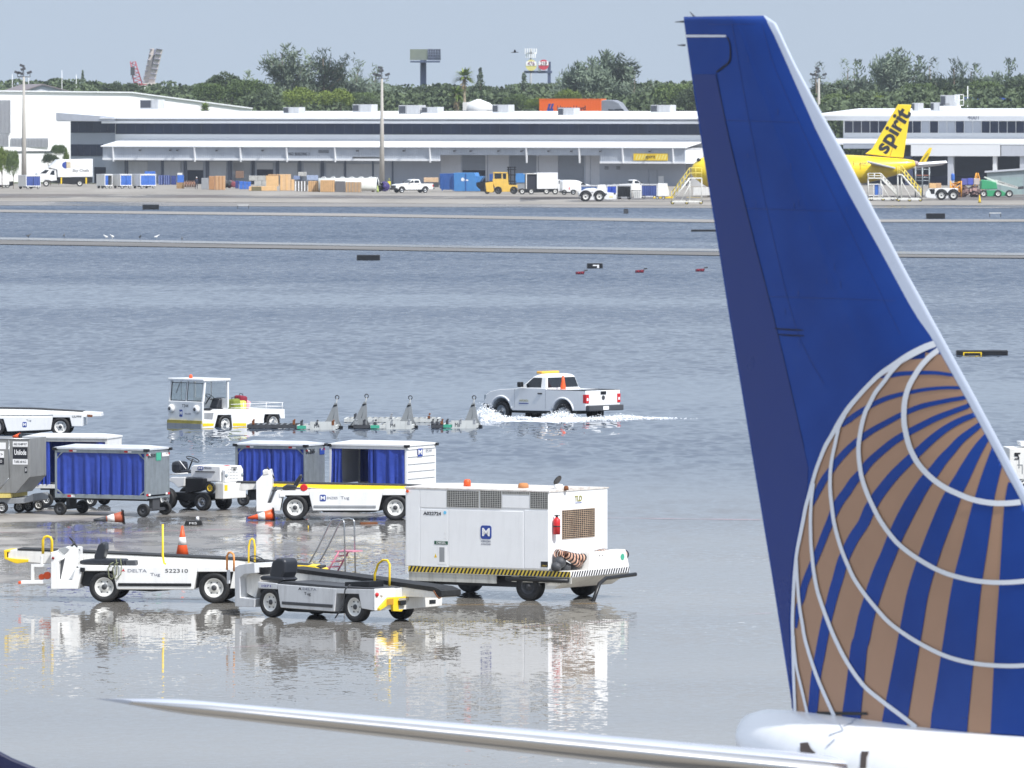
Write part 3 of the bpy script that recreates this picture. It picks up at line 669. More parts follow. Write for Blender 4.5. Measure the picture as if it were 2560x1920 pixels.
# ---- grey belt loader, front row centre
def loader_grey():
    fr = Frame(G(675,1543.5), -43)
    t = fthing(fr, 'belt_loader', 'weathered grey belt loader with yellow rear bracket and sloping black belt, nearest vehicle', 'belt loader', 'belt loaders on the wet stand')
    g = greypaint
    body = solid(fr, t, 'body', g, n7, [(525,620),(1045,660),(1020,862),(556,826)], 0, 1.75, .02)
    mb = MB(); solid(fr, t, '', g, n7, [(358,602),(526,618),(530,668),(366,660)], .003, 1.7, mb=mb); mb.build('mudguard', g, t, bevel=.012); mb = MB(); solid(fr, t, '', g, n7, [(1044,660),(1366,668),(1360,852),(1256,832),(1232,708),(1044,704)], .003, 1.75, mb=mb)
    mb.build('mudguard', g, t, bevel=.012)
    solid(fr, t, 'front_cowl', g, n7, [(160,480),(200,455),(332,440),(336,528),(240,538),(206,568),(206,740),(336,752),(332,822),(164,816)], 0, .85, .012)
    solid(fr, t, 'front_panel', g, n7, [(160,480),(190,470),(206,740),(206,820),(164,816)], .85, 1.7, .012)
    dash = solid(fr, t, 'dashboard', offwhite, n7, [(270,460),(330,445),(395,470),(380,600),(340,745),(262,700),(255,560)], .2, .8, .02)
    solid(fr, dash, 'control_column', blackp, n7, [(330,470),(390,480),(380,540),(330,520)], .15, .5)
    solid(fr, t, 'chassis', blackp, n7, [(370,665),(1240,705),(1300,850),(1040,880),(620,860),(420,800)], .3, 1.45, .02)
    solid(fr, t, 'rub_strip', darkgrey, n7, [(566,772),(1006,800),(1003,828),(566,798)], -.02, 0)
    seat(fr, t, n7, [(470,590),(455,530),(480,430),(520,400),(575,402),(594,430),(592,520),(560,590)], [(372,560),(400,550),(560,560),(590,585),(560,604),(385,592)], .05, .55)
    swheel(fr, t, n7, (362,418), .35, .2, 30, 0)
    cy = .95
    cv = solid(fr, t, 'conveyor', offwhite, n7, [(590,505),(1900,668),(1925,700),(1925,742),(1560,730),(1380,700),(600,585)], cy, cy+.62, .01)
    b = MB(); solid(fr, t, '', black, n7, [(590,478),(1200,556),(1880,648),(1925,668),(1938,700),(1930,735),(1912,740),(1895,690),(1200,588),(590,512)], cy-.012, cy+.632, mb=b); b.build('belt', black, cv)
    arc_rail(fr, cv, 'belt_guard', rust, [(1880,680),(1905,722),(1925,746),(1940,740)], n7, cy-.03, .016)
    solid(fr, cv, 'end_roller', black, n7, [(1925,672),(1948,680),(1950,725),(1932,738)], cy-.02, cy+.64, .01)
    solid(fr, t, 'battery_box', blackp, n7, [(1112,605),(1320,598),(1322,650),(1112,652)], .2, .7, .01)
    solid(fr, t, 'deck_edge', darkgrey, n7, [(596,600),(1045,640),(1366,660),(1366,668),(1045,662),(526,620)], .01, .9, .004)
    xr = fr.side(n7(1362,750))[0]
    rp = esolid(fr, t, 'rear_panel', white, n7, [(1362,664),(1535,655),(1538,838),(1362,852)], xr, xr+.04)
    esolid(fr, t, 'rear_frame', offwhite, n7, [(1540,740),(1920,720),(1915,808),(1540,845)], xr-.02, xr+.12)
    esolid(fr, t, 'plate', blackp, n7, [(1842,760),(1896,757),(1896,790),(1842,794)], xr+.12, xr+.135)
    for p, r, m in (((1390,714),.05,red),((1432,711),.045,inkwhite)):
        y, z = fr.end(n7(*p), xr+.05); MB().lathe([(r,.0),(r,.03),(r*.6,.045)], (xr+.04,y,z), 'x', 14).build('tail_lamp', m, rp)
    yb = MB()
    esolid(fr, t, '', yellow, n7, [(1475,737),(1640,728),(1652,752),(1608,822),(1585,860),(1512,856),(1508,800),(1475,800),(1395,852),(1392,830)], xr+.04, xr+.12, mb=yb)
    yb.build('rear_bracket', yellow, t, bevel=.01)
    esolid(fr, t, 'socket', blackp, n7, [(1570,765),(1622,760),(1622,800),(1575,805)], xr+.12, xr+.2)
    esolid(fr, t, 'hatch_mesh', M('rusty_yellow', (190,140,40), .7, var=.2), n7, [(1474,752),(1532,748),(1532,800),(1474,805)], xr+.12, xr+.128)
    arc_rail(fr, t, 'handrail', yellow, [(1370,665),(1372,540),(1400,450),(1440,416),(1480,418),(1500,450),(1500,560),(1497,655)], n7, .9, .028)
    arc_rail(fr, t, 'front_handrail', M('faded_orange', (226,150,80), .5, dirt=.2), [(95,500),(95,380),(110,352),(128,350),(150,365),(155,400),(155,510)], n7, .6, .026)
    solid(fr, t, 'rail_post', g, n7, [(92,500),(112,500),(112,620),(92,620)], .6, .65)
    pr = MB(); P = [(1158,630),(1115,670),(1100,790),(1060,870),(1030,915)]
    pr.tube([(fr.side(n7(*q), -.1)[0], -.1, fr.side(n7(*q), -.1)[1]) for q in P], .018, 6); pr.build('drain_hose', darkgrey, t)
    stxt(fr, body, 'DELTA', n7(748,655), n7(865,682), inkgrey)
    stxt(fr, body, 'Tug', n7(760,692), n7(818,722), ink)
    x, z = fr.side(n7(725,666), -.004)
    MB().add([(x-.06,-.005,z-.03),(x,-.005,z+.045),(x+.06,-.005,z-.03),(x,-.005,z-.005)],[(0,1,2,3)]).build('logo', ink, body)
    stxt(fr, t, '1071', n7(395,628), n7(472,652), M('purple_ink', (60,60,150), .6), y=-.003)
    for px_ in (673, 884):
        x = fr.side((px_, 1520))[0]
        wheel(t, x, .13, .36, .24, .22, z=.356); wheel(t, x, 1.6, .36, .24, .22, z=.356, side=1)
    return t
loader_grey()

# ---- white belt loader with yellow conveyor, second row
def loader_second():
    fr = Frame(G(738,1301), -1)
    t = fthing(fr, 'belt_loader', 'white belt loader with yellow conveyor edge and red reel, behind the box trailer', 'belt loader', 'belt loaders on the wet stand')
    body = solid(fr, t, 'body', white, n4, [(780,598),(1550,600),(1500,806),(826,806)], 0, 1.7, .02)
    mb = MB(); solid(fr, t, '', white, n4, [(510,602),(782,600),(790,650),(520,650)], .003, 1.7, mb=mb); mb.build('mudguard', white, t, bevel=.012); mb = MB(); solid(fr, t, '', white, n4, [(1548,596),(2150,600),(2150,648),(1540,648)], .003, 1.7, mb=mb)
    mb.build('mudguard', white, t, bevel=.012)
    solid(fr, t, 'front_cowl', white, n4, [(246,510),(312,440),(330,395),(395,392),(415,470),(412,560),(362,725),(492,728),(520,650),(512,690),(490,806),(250,815)], 0, 1.0, .02)
    solid(fr, t, 'footwell', darkgrey, n4, [(440,560),(458,560),(395,722),(365,724)], -.01, .3)
    solid(fr, t, 'side_skirt', white, n4, [(450,606),(512,606),(505,700),(490,732),(400,728)], .01, 1.0)
    solid(fr, t, 'headlamp_housing', offwhite, n4, [(312,396),(372,392),(380,430),(318,445)], -.02, .9, .02)
    swheel(fr, t, n4, (400,420), .4, .2, 58, 0)
    seat(fr, t, n4, [(620,560),(640,510),(690,440),(716,436),(716,470),(670,560)], [(510,568),(560,540),(660,545),(660,590),(515,595)], .15, .6)
    solid(fr, t, 'chassis', blackp, n4, [(520,650),(1700,650),(1700,760),(1450,822),(940,822),(800,760)], .3, 1.4, .02)
    solid(fr, t, 'rub_strip', midgrey, n4, [(836,750),(1474,752),(1474,778),(836,776)], -.02, 0)
    cy = .9
    cv = solid(fr, t, 'conveyor', yellow, n4, [(70,595),(90,522),(410,522),(1780,548),(2150,560),(2150,590),(1780,586),(1640,592),(1050,592),(410,558),(120,600)], cy, cy+.8, .008)
    cv.data.materials[0] = offwhite
    b = MB(); solid(fr, t, '', yellow, n4, [(412,528),(1780,552),(1780,588),(1640,590),(1050,590),(760,566),(412,560)], cy-.012, cy, mb=b); b.build('conveyor_edge', yellow, cv)
    b = MB(); solid(fr, t, '', black, n4, [(40,512),(410,516),(1780,544),(2150,556),(2150,562),(1780,551),(410,524),(40,520)], cy-.02, cy+.82, mb=b); b.build('belt', black, cv)
    x, z = fr.side(n4(735,572), .0); MB().lathe([(.09,-.06),(.11,.0),(.11,.04),(.05,.1)], (x,.05,z), 'y').build('reel', red, t)
    badge(fr, body, n4(898,642), n4(962,710)); stxt(fr, body, 'ENZIES', n4(972,664), n4(1080,690), inkgrey); stxt(fr, body, 'Tug', n4(1112,660), n4(1200,690), inkgrey)
    solid(fr, t, 'number_plate', inkwhite, n4, [(486,622),(545,622),(545,664),(486,664)], -.012, 0)
    for p in (645, 1672):
        x = fr.side(n4(p, 800))[0]; wheel(t, x, .13, .375, .24, .235, z=.372); wheel(t, x, 1.55, .375, .24, .235, z=.372, side=1)
loader_second()

# ---- white belt loader at the left edge, farthest of the four
def loader_left():
    fr = Frame(G(150,1088), -3)
    t = fthing(fr, 'belt_loader', 'white belt loader numbered UL994, cut by the left edge, in open water', 'belt loader', 'belt loaders on the wet stand')
    body = solid(fr, t, 'body', white, n1, [(-300,300),(645,300),(620,462),(88,484),(40,330),(-300,330)], 0, 1.7, .02)
    solid(fr, t, 'tail_panel', white, n1, [(640,262),(1008,268),(1005,422),(876,420),(850,312),(642,312)], .003, 1.7, .02)
    cv = solid(fr, t, 'conveyor', white, n1, [(-900,185),(400,208),(1010,240),(1230,252),(1236,300),(1010,308),(1000,266),(640,275),(30,285),(-900,300)], .4, 1.3, .02)
    b = MB(); solid(fr, t, '', black, n1, [(-900,176),(400,200),(1010,236),(1010,242),(400,208),(-900,186)], .39, 1.31, mb=b); b.build('belt', black, cv)
    solid(fr, cv, 'hinge', rust, n1, [(1060,275),(1130,280),(1125,308),(1070,306)], .37, .4)
    badge(fr, body, n1(274,366), n1(326,430)); stxt(fr, t, 'UL994', n1(880,288), n1(992,314), ink); stxt(fr, body, 'Tug', n1(320,335), n1(382,358), inkgrey)
    solid(fr, t, 'chassis', blackp, n1, [(40,330),(850,312),(870,440),(480,500),(60,520)], .3, 1.4)
    for p in (735, -60):
        x = fr.side(n1(p, 430))[0]; wheel(t, x, .13, .35, .24, .22, z=.30); wheel(t, x, 1.55, .35, .24, .22, z=.30, side=1)
loader_left()

# ---- ground air-conditioning trailer (white box with hazard stripe)
def air_unit():
    fr = Frame(G(1372,1504), -33)
    t = fthing(fr, 'air_conditioning_trailer', 'large white box trailer with hazard stripe, grilles and coiled striped hose', 'ground unit')
    x0 = fr.side((1013,1300))[0]; ztop = fr.side((1372,1228))[1]; zb_ = fr.side((1372,1427))[1]; Wd = fr.end((1519.5,1300), 0)[0]
    asu = M('unit_paint', (240,241,242), .4, var=.02, dirt=.08, coat=.2)
    hb = MB(); hb.prism([(x0,zb_),(x0,ztop),(0,ztop),(0,zb_)], 0, Wd, 'y')
    # lightly cambered roof
    cab = hb.build('housing', asu, t, bevel=.025)
    rf = MB(); rf.prism([(-.02,ztop+.001),(Wd*.5,ztop+.05),(Wd+.02,ztop+.001),(Wd+.02,ztop-.03),(-.02,ztop-.03)], x0-.02, .02, 'x'); rf.build('roof', M('roof_rusty_white', (216,212,206), .5, dirt=.75, dcol=(120,70,44), streak=False), t)
    # panels standing slightly proud, leaving seams
    def pan(nm, p, q, m=asu, y=-.012, par=cab):
        a, b = fr.side(n5(*p), y), fr.side(n5(*q), y); return MB().box(a[0],b[0],y,.001,b[1],a[1]).build(nm, m, par, bevel=.006)
    door = pan('access_door', (492,392), (1134,903)); pan('panel', (243,225), (468,380)); pan('panel', (243,388), (486,892)); pan('panel', (122,225), (236,880)); pan('panel', (1144,398), (1350,908)); pan('panel', (952,272), (1186,384))
    def grille(p, q, nx, nz, y=-.018, par=t, end=False):
        if not end: a, b = fr.side(n5(*p), y), fr.side(n5(*q), y)
        else: a, b = fr.end(n5(*p), .02), fr.end(n5(*q), .02)
        g = MB(); u0, u1, z0, z1 = a[0], b[0], b[1], a[1]; m = grm
        def bx(ua, ub, za, zc):
            if not end: g.box(ua, ub, y, y+.01, za, zc)
            else: g.box(.012, .016, ua, ub, za, zc)
        for i in range(nx+1): u = u0+(u1-u0)*i/nx; bx(u-.005, u+.005, z0, z1)
        for i in range(nz+1): z = z0+(z1-z0)*i/nz; bx(u0, u1, z-.005, z+.005)
        o = g.build('grille', m, par); bk = MB()
        if not end: bk.box(u0,u1,-.006,-.002,z0,z1)
        else: bk.box(.002,.008,u0,u1,z0,z1)
        bk.build('grille_opening', blackp, o); return o
    grm = M('grille_bars', (190,190,186), .5, dirt=.3)
    grille((475,228), (748,378), 18, 9); grille((762,230), (942,382), 12, 9); grille((952,238), (1184,264), 15, 2); grille((1194,240), (1345,388), 10, 9)
    grm = M('rusty_grille_bars', (200,176,150), .6, var=.2, dirt=.6, dcol=(130,70,40), streak=False)
    grille((1474,402), (1754,626), 17, 15, end=True)
    # writing
    stxt(fr, cab, 'A022724', n5(272,412), n5(424,446), ink, y=-.016, bold=.02)
    badge(fr, door, n5(765,530), n5(858,650), y=-.022)
    stxt(fr, door, 'MENZIES', n5(772,661), n5(852,677), inkgrey, y=-.016); stxt(fr, door, 'AVIATION', n5(770,684), n5(853,700), inkgrey, y=-.016)
    a = fr.side(n5(366,664),-.016); b = fr.side(n5(483,697),-.016); dl = MB().box(a[0],b[0],-.018,-.012,b[1],a[1]).build('diesel_label', inkgreen, cab); stxt(fr, dl, 'DIESEL', n5(384,669), n5(466,692), inkwhite, y=-.022)
    a = fr.side(n5(398,708),-.016); b = fr.side(n5(468,868),-.016); MB().box(a[0],b[0],-.016,-.012,b[1],a[1]).box(a[0]+.04,b[0]-.05,-.0175,-.014,b[1]+.06,a[1]-.03,1).build('fuel_recess', [inkwhite, midgrey], cab)
    for p, m in (((376,790),yellow),((459,584),inkwhite),((459,626),inkwhite)):
        x, z = fr.side(n5(*p), -.016); MB().add([(x-.04,-.016,z-.05),(x+.04,-.016,z-.05),(x,-.016,z+.05)],[(0,1,2)]).build('warning_sign', m, cab)
    a = fr.side(n5(1286,842),-.016); b = fr.side(n5(1346,892),-.016); wl_ = MB().box(a[0],b[0],-.018,-.012,b[1],a[1]).build('warning_plate', ink, cab); stxt(fr, wl_, 'ONLY', n5(1294,872), n5(1338,888), M('gold_ink', (190,160,60), .5), y=-.022)
    x, z = fr.side(n5(457,420), -.016); MB().lathe([(.045,-.004),(.045,.0)], (x,-.014,z), 'y', 6).build('sticker', M('cyan_ink', (110,200,240), .5), cab)
    etxt(fr, cab, 'TLD', n5(1582,278), n5(1642,322), M('olive_ink', (150,146,70), .5), x=.012, bold=.02)
    y, z = fr.end(n5(1586,338), .01); y2, z2 = fr.end(n5(1640,330), .01); MB().box(.003,.012,y,y2,z,z2).build('logo_underline', inkblue, cab)
    # extinguisher
    y, z = fr.end(n5(1424,608), .1); y1, z1 = fr.end(n5(1424,460), .1)
    e = MB().lathe([(.085,z),(.085,z1-.06),(.03,z1)], (.1,y,0), 'z', 16).build('extinguisher', red, t); MB().lathe([(.03,z1),(.03,z1+.06)], (.1,y,0), 'z', 8).box(.04,.18,y-.02,y+.02,z1+.03,z1+.05).build('valve', blackp, e)
    MB().lathe([(.088,z+.18),(.088,z+.21)], (.1,y,0), 'z', 16).build('strap', blackp, e)
    # roof fittings
    for p, c, r, h, nm in ((n5(650,165),orange,.09,.17,'beacon'),(n5(1135,195),M('rusty_cap', (176,120,76), .8, var=.3),.13,.12,'filler_neck'),(n5(1440,190),white,.12,.12,'exhaust_stack'),(n5(1505,195),rust,.06,.08,'vent')):
        x, z = fr.side(p, .7); MB().lathe([(r,ztop+.0),(r,ztop+h*.8),(r*.75,ztop+h+.02),(.01,ztop+h+.03)], (x,.7,0), 'z', 14).build(nm, c, t)
    x, z = fr.side(n5(1430,140), .7); b = MB(); b.lathe([(.13,-.012),(.13,.012)], (0,0,0), 'z', 16); R = Euler((0,math.radians(-58),0)).to_matrix(); b.v = [tuple(R@Vector(v)+Vector((x,.7,z))) for v in b.v]; b.build('rain_cap', blackp, t)
    x, z = fr.side(n5(130,235), -.05); MB().lathe([(.04,-.03),(.03,.0)], (x,-.01,z), 'y', 10).build('marker_lamp', orange, t)
    # chassis, skirt, hazard stripe
    zs0, zs1 = fr.side(n5(900,910))[1], zb_; xa = fr.side(n5(142,900))[0]; xe = .62
    zlow = zb_-.16; sk = MB(); sk.box(xa, xe, .0, Wd, zlow+.0, zb_-.002); skirt = sk.build('platform', offwhite, t, bevel=.01)
    hz = MB(); hh = .135; ztp = zb_-.005; n = 44; L = xe-xa
    hz.box(xa, xe, -.008, .0-.001, ztp-hh, ztp, 0)
    for i in range(n):
        u = xa+L*(i+.15)/n; w_ = L/n*.5
        if -.35 > u > -.35-.42 and False: continue
        hz.add([(u,-.012,ztp-hh),(u+w_,-.012,ztp-hh),(min(u+w_+.07,xe),-.012,ztp),(min(u+.07,xe),-.012,ztp)], [(0,1,2,3)], 1)
    ne = 24
    hz.box(xe+.001, xe+.008, 0, Wd, ztp-hh, ztp, 2)
    for i in range(ne):
        v = Wd*(i+.1)/ne; w_ = Wd/ne*.5
        hz.add([(xe+.012,v,ztp-hh),(xe+.012,v+w_,ztp-hh),(xe+.012,min(v+w_+.07,Wd),ztp),(xe+.012,min(v+.07,Wd),ztp)], [(0,1,2,3)], 1)
    hz.build('hazard_stripe', [M('stripe_yellow', (214,188,70), .5, dirt=.3), ink, inkwhite], skirt)
    sk2 = MB(); sk2.box(xa, x0+2.15+.5, .02, .06, zlow-.2, zlow); sk2.box(x0+3.1, xe, .02, .06, zlow-.14, zlow); sk2.build('skirt', M('dirty_skirt', (190,190,184), .55, dirt=.6), t)
    MB().box(x0+.2, -.1, .3, Wd-.3, .3, zlow-.02).build('chassis', blackp, t)
    dp = MB(); dp.prism([(xe-.02,zlow),(xe-.5,zlow-.28),(-.12,zlow-.30),(-.12,zlow)], .02, Wd, 'y'); dp.build('underguard', offwhite, t)
    bz = ztp-.22
    bp = MB(); bp.tube([(-1.2,-.06,bz),(xe-.02,-.06,bz)], .05, 8); bp.build('bumper', blackp, t)
    bp = MB(); bp.tube([(xe+.09,Wd+.15,bz+.03),(xe+.09,Wd*.55,bz+.0),(xe+.12,Wd*.42,bz-.12),(xe+.2,-.1+Wd*.28,bz-.62)], .05, 8); bp.build('tow_bar', blackp, t)
    # right platform locker and hose
    locker = MB(); a = fr.end(n5(1625,915), .3); b_ = fr.end(n5(1975,895), .3)
    locker.add([(.2,a[0],zb_),(.55,a[0],zb_),(.5,a[0]+.12,zb_+.42),(.25,a[0]+.12,zb_+.42),(.2,b_[0],zb_),(.55,b_[0],zb_),(.5,b_[0]-.1,zb_+.42),(.25,b_[0]-.1,zb_+.42)], [(0,1,2,3),(4,5,6,7),(1,5,6,2),(0,4,7,3),(3,2,6,7),(0,1,5,4)])
    lk = locker.build('hose_locker', offwhite, t)
    for yy_, zz_ in ((b_[0]-.28,zb_+.24),): MB().lathe([(.08,-.0),(.08,.008)], (.53,yy_,zz_), 'x', 14).build('green_dot', teal, lk)
    hs = bpy.data.materials.new('striped_hose'); q = NT(hs); tcn = q.new('TexCoord').outputs['UV']
    hm1, hm2 = M('hose_tan', (214,170,146), .7, var=.1), ink
    def hose(path, r):
        b = MB(); P = [Vector(p) for p in path]
        pts = []
        for i in range(len(P)-1):
            for k in range(4):
                p0, p1, p2, p3 = P[max(i-1,0)], P[i], P[i+1], P[min(i+2,len(P)-1)]; s = k/4
                pts.append(.5*((2*p1)+(p2-p0)*s+(2*p0-5*p1+4*p2-p3)*s*s+(3*p1-p0-3*p2+p3)*s**3))
        pts.append(P[-1])
        for i in range(len(pts)-1):
            b.tube([pts[i], pts[i]+(pts[i+1]-pts[i])*.66], r, 12, 0, caps=False); b.tube([pts[i]+(pts[i+1]-pts[i])*.62, pts[i+1]+(pts[i+1]-pts[i])*.02], r*1.12, 12, 1, caps=False)
        return b.build('hose', [hm1, hm2], t)
    def ep(x, y, dx): v = fr.end(n5(x,y), dx); return (dx, v[0], v[1])
    hose([ep(1425,770,.15), ep(1500,790,.2), ep(1600,810,.3), ep(1700,808,.35), ep(1770,780,.35), ep(1840,765,.3)], .1)
    hose([ep(1580,850,.2), ep(1640,830,.3), ep(1740,800,.4), ep(1850,800,.4), ep(2015,780,.4)], .1)
    hose([ep(1500,780,.35), ep(1590,850,.35), ep(1620,870,.3)], .09)
    gb = MB(); 
    for x, y, r in ((1450,850,.16),(1500,890,.14),(1560,895,.12),(1420,890,.13)):
        p = ep(x,y,.2); gb.lathe([(.01,-r),(r*.7,-r*.7),(r,0),(r*.7,r*.7),(.01,r)], p, 'x', 12)
    gb.build('canvas_sleeve', darkgrey, t)
    for x, y, s in ((-.62,.14,-1),(-.62,Wd-.14,1),(x0+.35,.3,-1),(x0+.35,Wd-.3,1)):
        wheel(t, x, y, .36, .28, .2, mt=black, mr=darkgrey, z=.352, side=s)
    return t
air_unit()

# ---- baggage carts
def wavy(mb, x0, x1, z0, z1, y, amp, n, seed, m=0, sag=.0):
    r = random.Random(seed); ph = r.random()*6; N = max(8, n*8); rows = []
    f1, f2, f3 = r.uniform(.75,.95), r.uniform(1.5,1.8), r.uniform(2.6,3.3)
    for k in range(7):
        z = z0+(z1-z0)*k/6; am = amp*(1.25-.9*k/6)
        rows.append([(x0+(x1-x0)*i/N, y-am*(.8*math.sin(ph+f1*n*2*PI*i/N)+.5*math.sin(ph*2+f2*n*2*PI*i/N+k*.25)+.3*math.sin(ph*3+f3*n*2*PI*i/N-k*.3)*(1-k/9))-amp*.5, z) for i in range(N+1)])
    vs = [p for q in rows for p in q]; mb.add(vs, [(k*(N+1)+i,k*(N+1)+i+1,(k+1)*(N+1)+i+1,(k+1)*(N+1)+i) for k in range(6) for i in range(N)], m, True)
def cart(fr, label, x0, x1, z0, z1, Wd, frame_m, end_m, roof_m, curtains, wheels, Rw=.19, bumpers=True, tape=True, group='covered baggage carts', inner=None, brace=True, gcur=bluecur, name='baggage_cart', drop=0):
    t = fthing(fr, name, label, 'baggage cart', group)
    fb = MB(); p = .07
    for x in (x0, x1-p):
        for y in (0, Wd-p): fb.box(x, x+p, y, y+p, z0, z1-.06)
    for y in (0, Wd-p): fb.box(x0+p, x1-p, y+.002, y+p-.002, z0, z0+.12); fb.box(x0+p, x1-p, y+.002, y+p-.002, z1-.16, z1-.06)
    if brace:
        for x, d in ((x0+p, 1), (x1-p, -1)):
            fb.prism([(x, z1-.36),(x, z1-.3),(x+d*.2, z1-.16),(x+d*.14, z1-.16)][::d], .01, .05, 'y'); fb.prism([(x, z0+.26),(x, z0+.2),(x+d*.14, z0+.12),(x+d*.2, z0+.12)][::d], .01, .05, 'y')
    fb.build('frame', frame_m, t, bevel=.006)
    MB().box(x0+.01, x1-.01, .01, Wd-.01, z0+.02, z0+.07).build('deck', galv, t)
    rb_ = MB(); zz = z1-.06
    rb_.add([(x0-.02,-.04,zz),(x1+.02,-.04,zz),(x1+.02,Wd+.04,zz),(x0-.02,Wd+.04,zz),(x0-.02,-.04,zz+.05),(x1+.02,-.04,zz+.05),(x1+.02,Wd+.04,zz+.05),(x0-.02,Wd+.04,zz+.05),(x0+.3,Wd*.5,zz+.13),(x1-.3,Wd*.5,zz+.13)],
        [(0,1,2,3),(0,1,5,4),(1,2,6,5),(2,3,7,6),(3,0,4,7),(4,5,9,8),(5,6,9),(6,7,8,9),(7,4,8)])
    rb_.build('roof', roof_m, t)
    for x, s in ((x1-.03,1),(x0+.01,-1)): MB().box(x, x+.02, p, Wd-p, z0+.12, z1-.06).build('end_panel', end_m, t)
    if curtains == 'closed':
        xm = (x0+x1)/2
        for k, (a, b) in enumerate(((x0+p, xm-.01), (xm+.01, x1-p))):
            c = MB(); wavy(c, a, b, z0+.12, z1-.15, .05, .04, 5, k+int(abs(x0)*10)); c.build('curtain', gcur, t)
    else:
        for k, (a, b, n) in enumerate(curtains):
            c = MB(); wavy(c, a, b, z0+.1, z1-.15, .05, .045, n, k+3); c.build('curtain', gcur, t)
    c = MB(); wavy(c, x0+p, x1-p, z0+.1, z1-.15, Wd-.03, .02, 9, 5); c.build('curtain', gcur, t)
    if bumpers:
        for x in (x0-.06, x1-.07):
            for y in (-.05, Wd-.07): MB().box(x, x+.15, y-.02, y+.12, z1-.1, z1-.015).build('corner_bumper', blackp, t, bevel=.015)
    if tape:
        tb_ = MB(); L = x1-x0
        for u in (.16, .76):
            tb_.box(x0+L*u, x0+L*u+.12, -.008, 0, z1-.13, z1-.08, 0); tb_.box(x0+L*u+.12, x0+L*u+.24, -.008, 0, z1-.13, z1-.08, 1)
        tb_.box(x0+L*.14, x0+L*.14+.12, -.008, 0, z0+.03, z0+.09, 0); tb_.box(x0+L*.14+.12, x0+L*.14+.24, -.008, 0, z0+.03, z0+.09, 1)
        for z in (z0+.1, z1-.22):
            for y in (.0, Wd-.12): tb_.box(x1+.001, x1+.008, y, y+.12, z, z+.06, 0); tb_.box(x1+.001, x1+.008, y+.14 if y < .1 else y-.14, y+.26 if y < .1 else y-.02, z, z+.06, 1)
        tb_.build('reflective_tape', [red, inkwhite], t)
    ub = MB(); ub.box(x0+.3, x1-.3, Wd*.5-.05, Wd*.5+.05, z0-.08, z0)
    for x in wheels[:2]: ub.box(x-.04, x+.04, .12, Wd-.12, Rw-.04, Rw+.04); ub.box(x-.06, x+.06, Wd*.35, Wd*.65, Rw, z0)
    ub.cyl((x0-.05,Wd*.5,Rw+.05),(x0-.8,Wd*.5,Rw), .03, n=6)
    ub.build('undercarriage', darkgrey, t)
    for x in wheels[:2]:
        for y, s in ((.05,-1),(Wd-.05,1)): wheel(t, x, y, Rw, .12, Rw*.5, mr=wheels[2], side=s, z=Rw-drop)
    return t
# near silver cart with closed blue curtains
fr = Frame(G(366,1293), -25)
x0 = fr.side((137,1240))[0]; z0 = fr.side(n1(1200,1300))[1]; z1 = fr.side(n1(1790,690))[1]
Wd = fr.end((424,1180), .0)[0]
ca = cart(fr, 'silver baggage cart with closed bright blue curtains and green sticker, nearest the camera', x0, 0, z0, z1, Wd, galv, galv, M('roof_sheet_grey', (200,204,210), .4, dirt=.2), 'closed', (x0+.16, -.12, darkgrey), .195)
etxt(fr, ca, 'BC9570', n1(1810,762), n1(1896,800), ink, x=.01)
y, z = fr.end(n1(1908,740), .01); y2, z2 = fr.end(n1(1966,832), .01); MB().box(.002,.008,y,y2,z2,z).build('sticker', teal, ca)
y, z = fr.end(n1(1980,740), .01); y2, z2 = fr.end(n1(2062,780), .01); MB().box(.002,.008,y,y2,z2,z).build('white_label', inkwhite, ca)
# cart behind it with an open side
fr = Frame(G(268,1268), -14)
xl = fr.side((60,1200))[0]; z0 = fr.side((200,1222))[1]; z1 = fr.side(n1(1200,545))[1]
cart(fr, 'white roofed baggage cart with open curtain, half hidden behind the nearest silver cart', xl, fr.side(n1(1310,600))[0], z0, z1, 1.5, offwhite, white, white, [(xl+.1, xl+.55, 3), (xl+.6, xl+.8, 2), (fr.side(n1(1170,600))[0], fr.side(n1(1305,600))[0], 2)], (fr.side(n1(1100,1300))[0], xl+.7, rim), .2, bumpers=False, tape=False, brace=False)
# two carts in the second row
fr = Frame(G(764,1268), -24)
x0 = fr.side((588,1180))[0]; z1 = fr.side(n4(740,125))[1]
cb = cart(fr, 'silver baggage cart marked BC265 with closed dark blue curtains', x0, 0, .5, z1, 1.35, galv, galv, M('roof_sheet_grey', (200,204,210), .4), 'closed', (x0+.25, -.3, darkgrey), .19)
etxt(fr, cb, 'BC265', n4(756,182), n4(848,218), ink, x=.01, bold=.02)
y, z = fr.end(n4(900,168), .01); y2, z2 = fr.end(n4(948,226), .01); MB().box(.002,.008,y,y2,z2,z).build('blue_badge', inkblue, cb)
fr = Frame(G(1017,1266), -25)
x0 = fr.side((823,1180))[0]; z1 = fr.side(n4(1780,128))[1]; Wd = fr.end((1090,1180), 0)[0]
ww = M('cart_inside_wood', (120,108,92), .7, var=.15)
cc = cart(fr, 'white baggage cart with half open blue curtains and ribbed white end', x0, 0, .5, z1, Wd, white, white, white, [(x0+.07,x0+.3,2),(x0+.3,x0+.42,1),(fr.side(n4(1390,300))[0],fr.side(n4(1440,300))[0],1),(fr.side(n4(1440,300))[0],-.07,3)], (x0+.3, -.3, rim), .19, tape=False, brace=False)
hb = MB()
for i in range(6): hb.box(.001,.016,.08,Wd-.08,.6+i*.22,.62+i*.22)
hb.build('end_rib', white, cc)
y, z = fr.end(n4(1904,170), .02); y2, z2 = fr.end(n4(1952,248), .02); bg_ = MB().box(.014,.022,y,y2,z2,z).build('blue_badge', inkblue, cc); etxt(fr, bg_, 'M', n4(1910,185), n4(1946,232), inkwhite, x=.026, bold=.02)
etxt(fr, cc, 'BC365', n4(1990,178), n4(2048,198), inkgrey, x=.018)

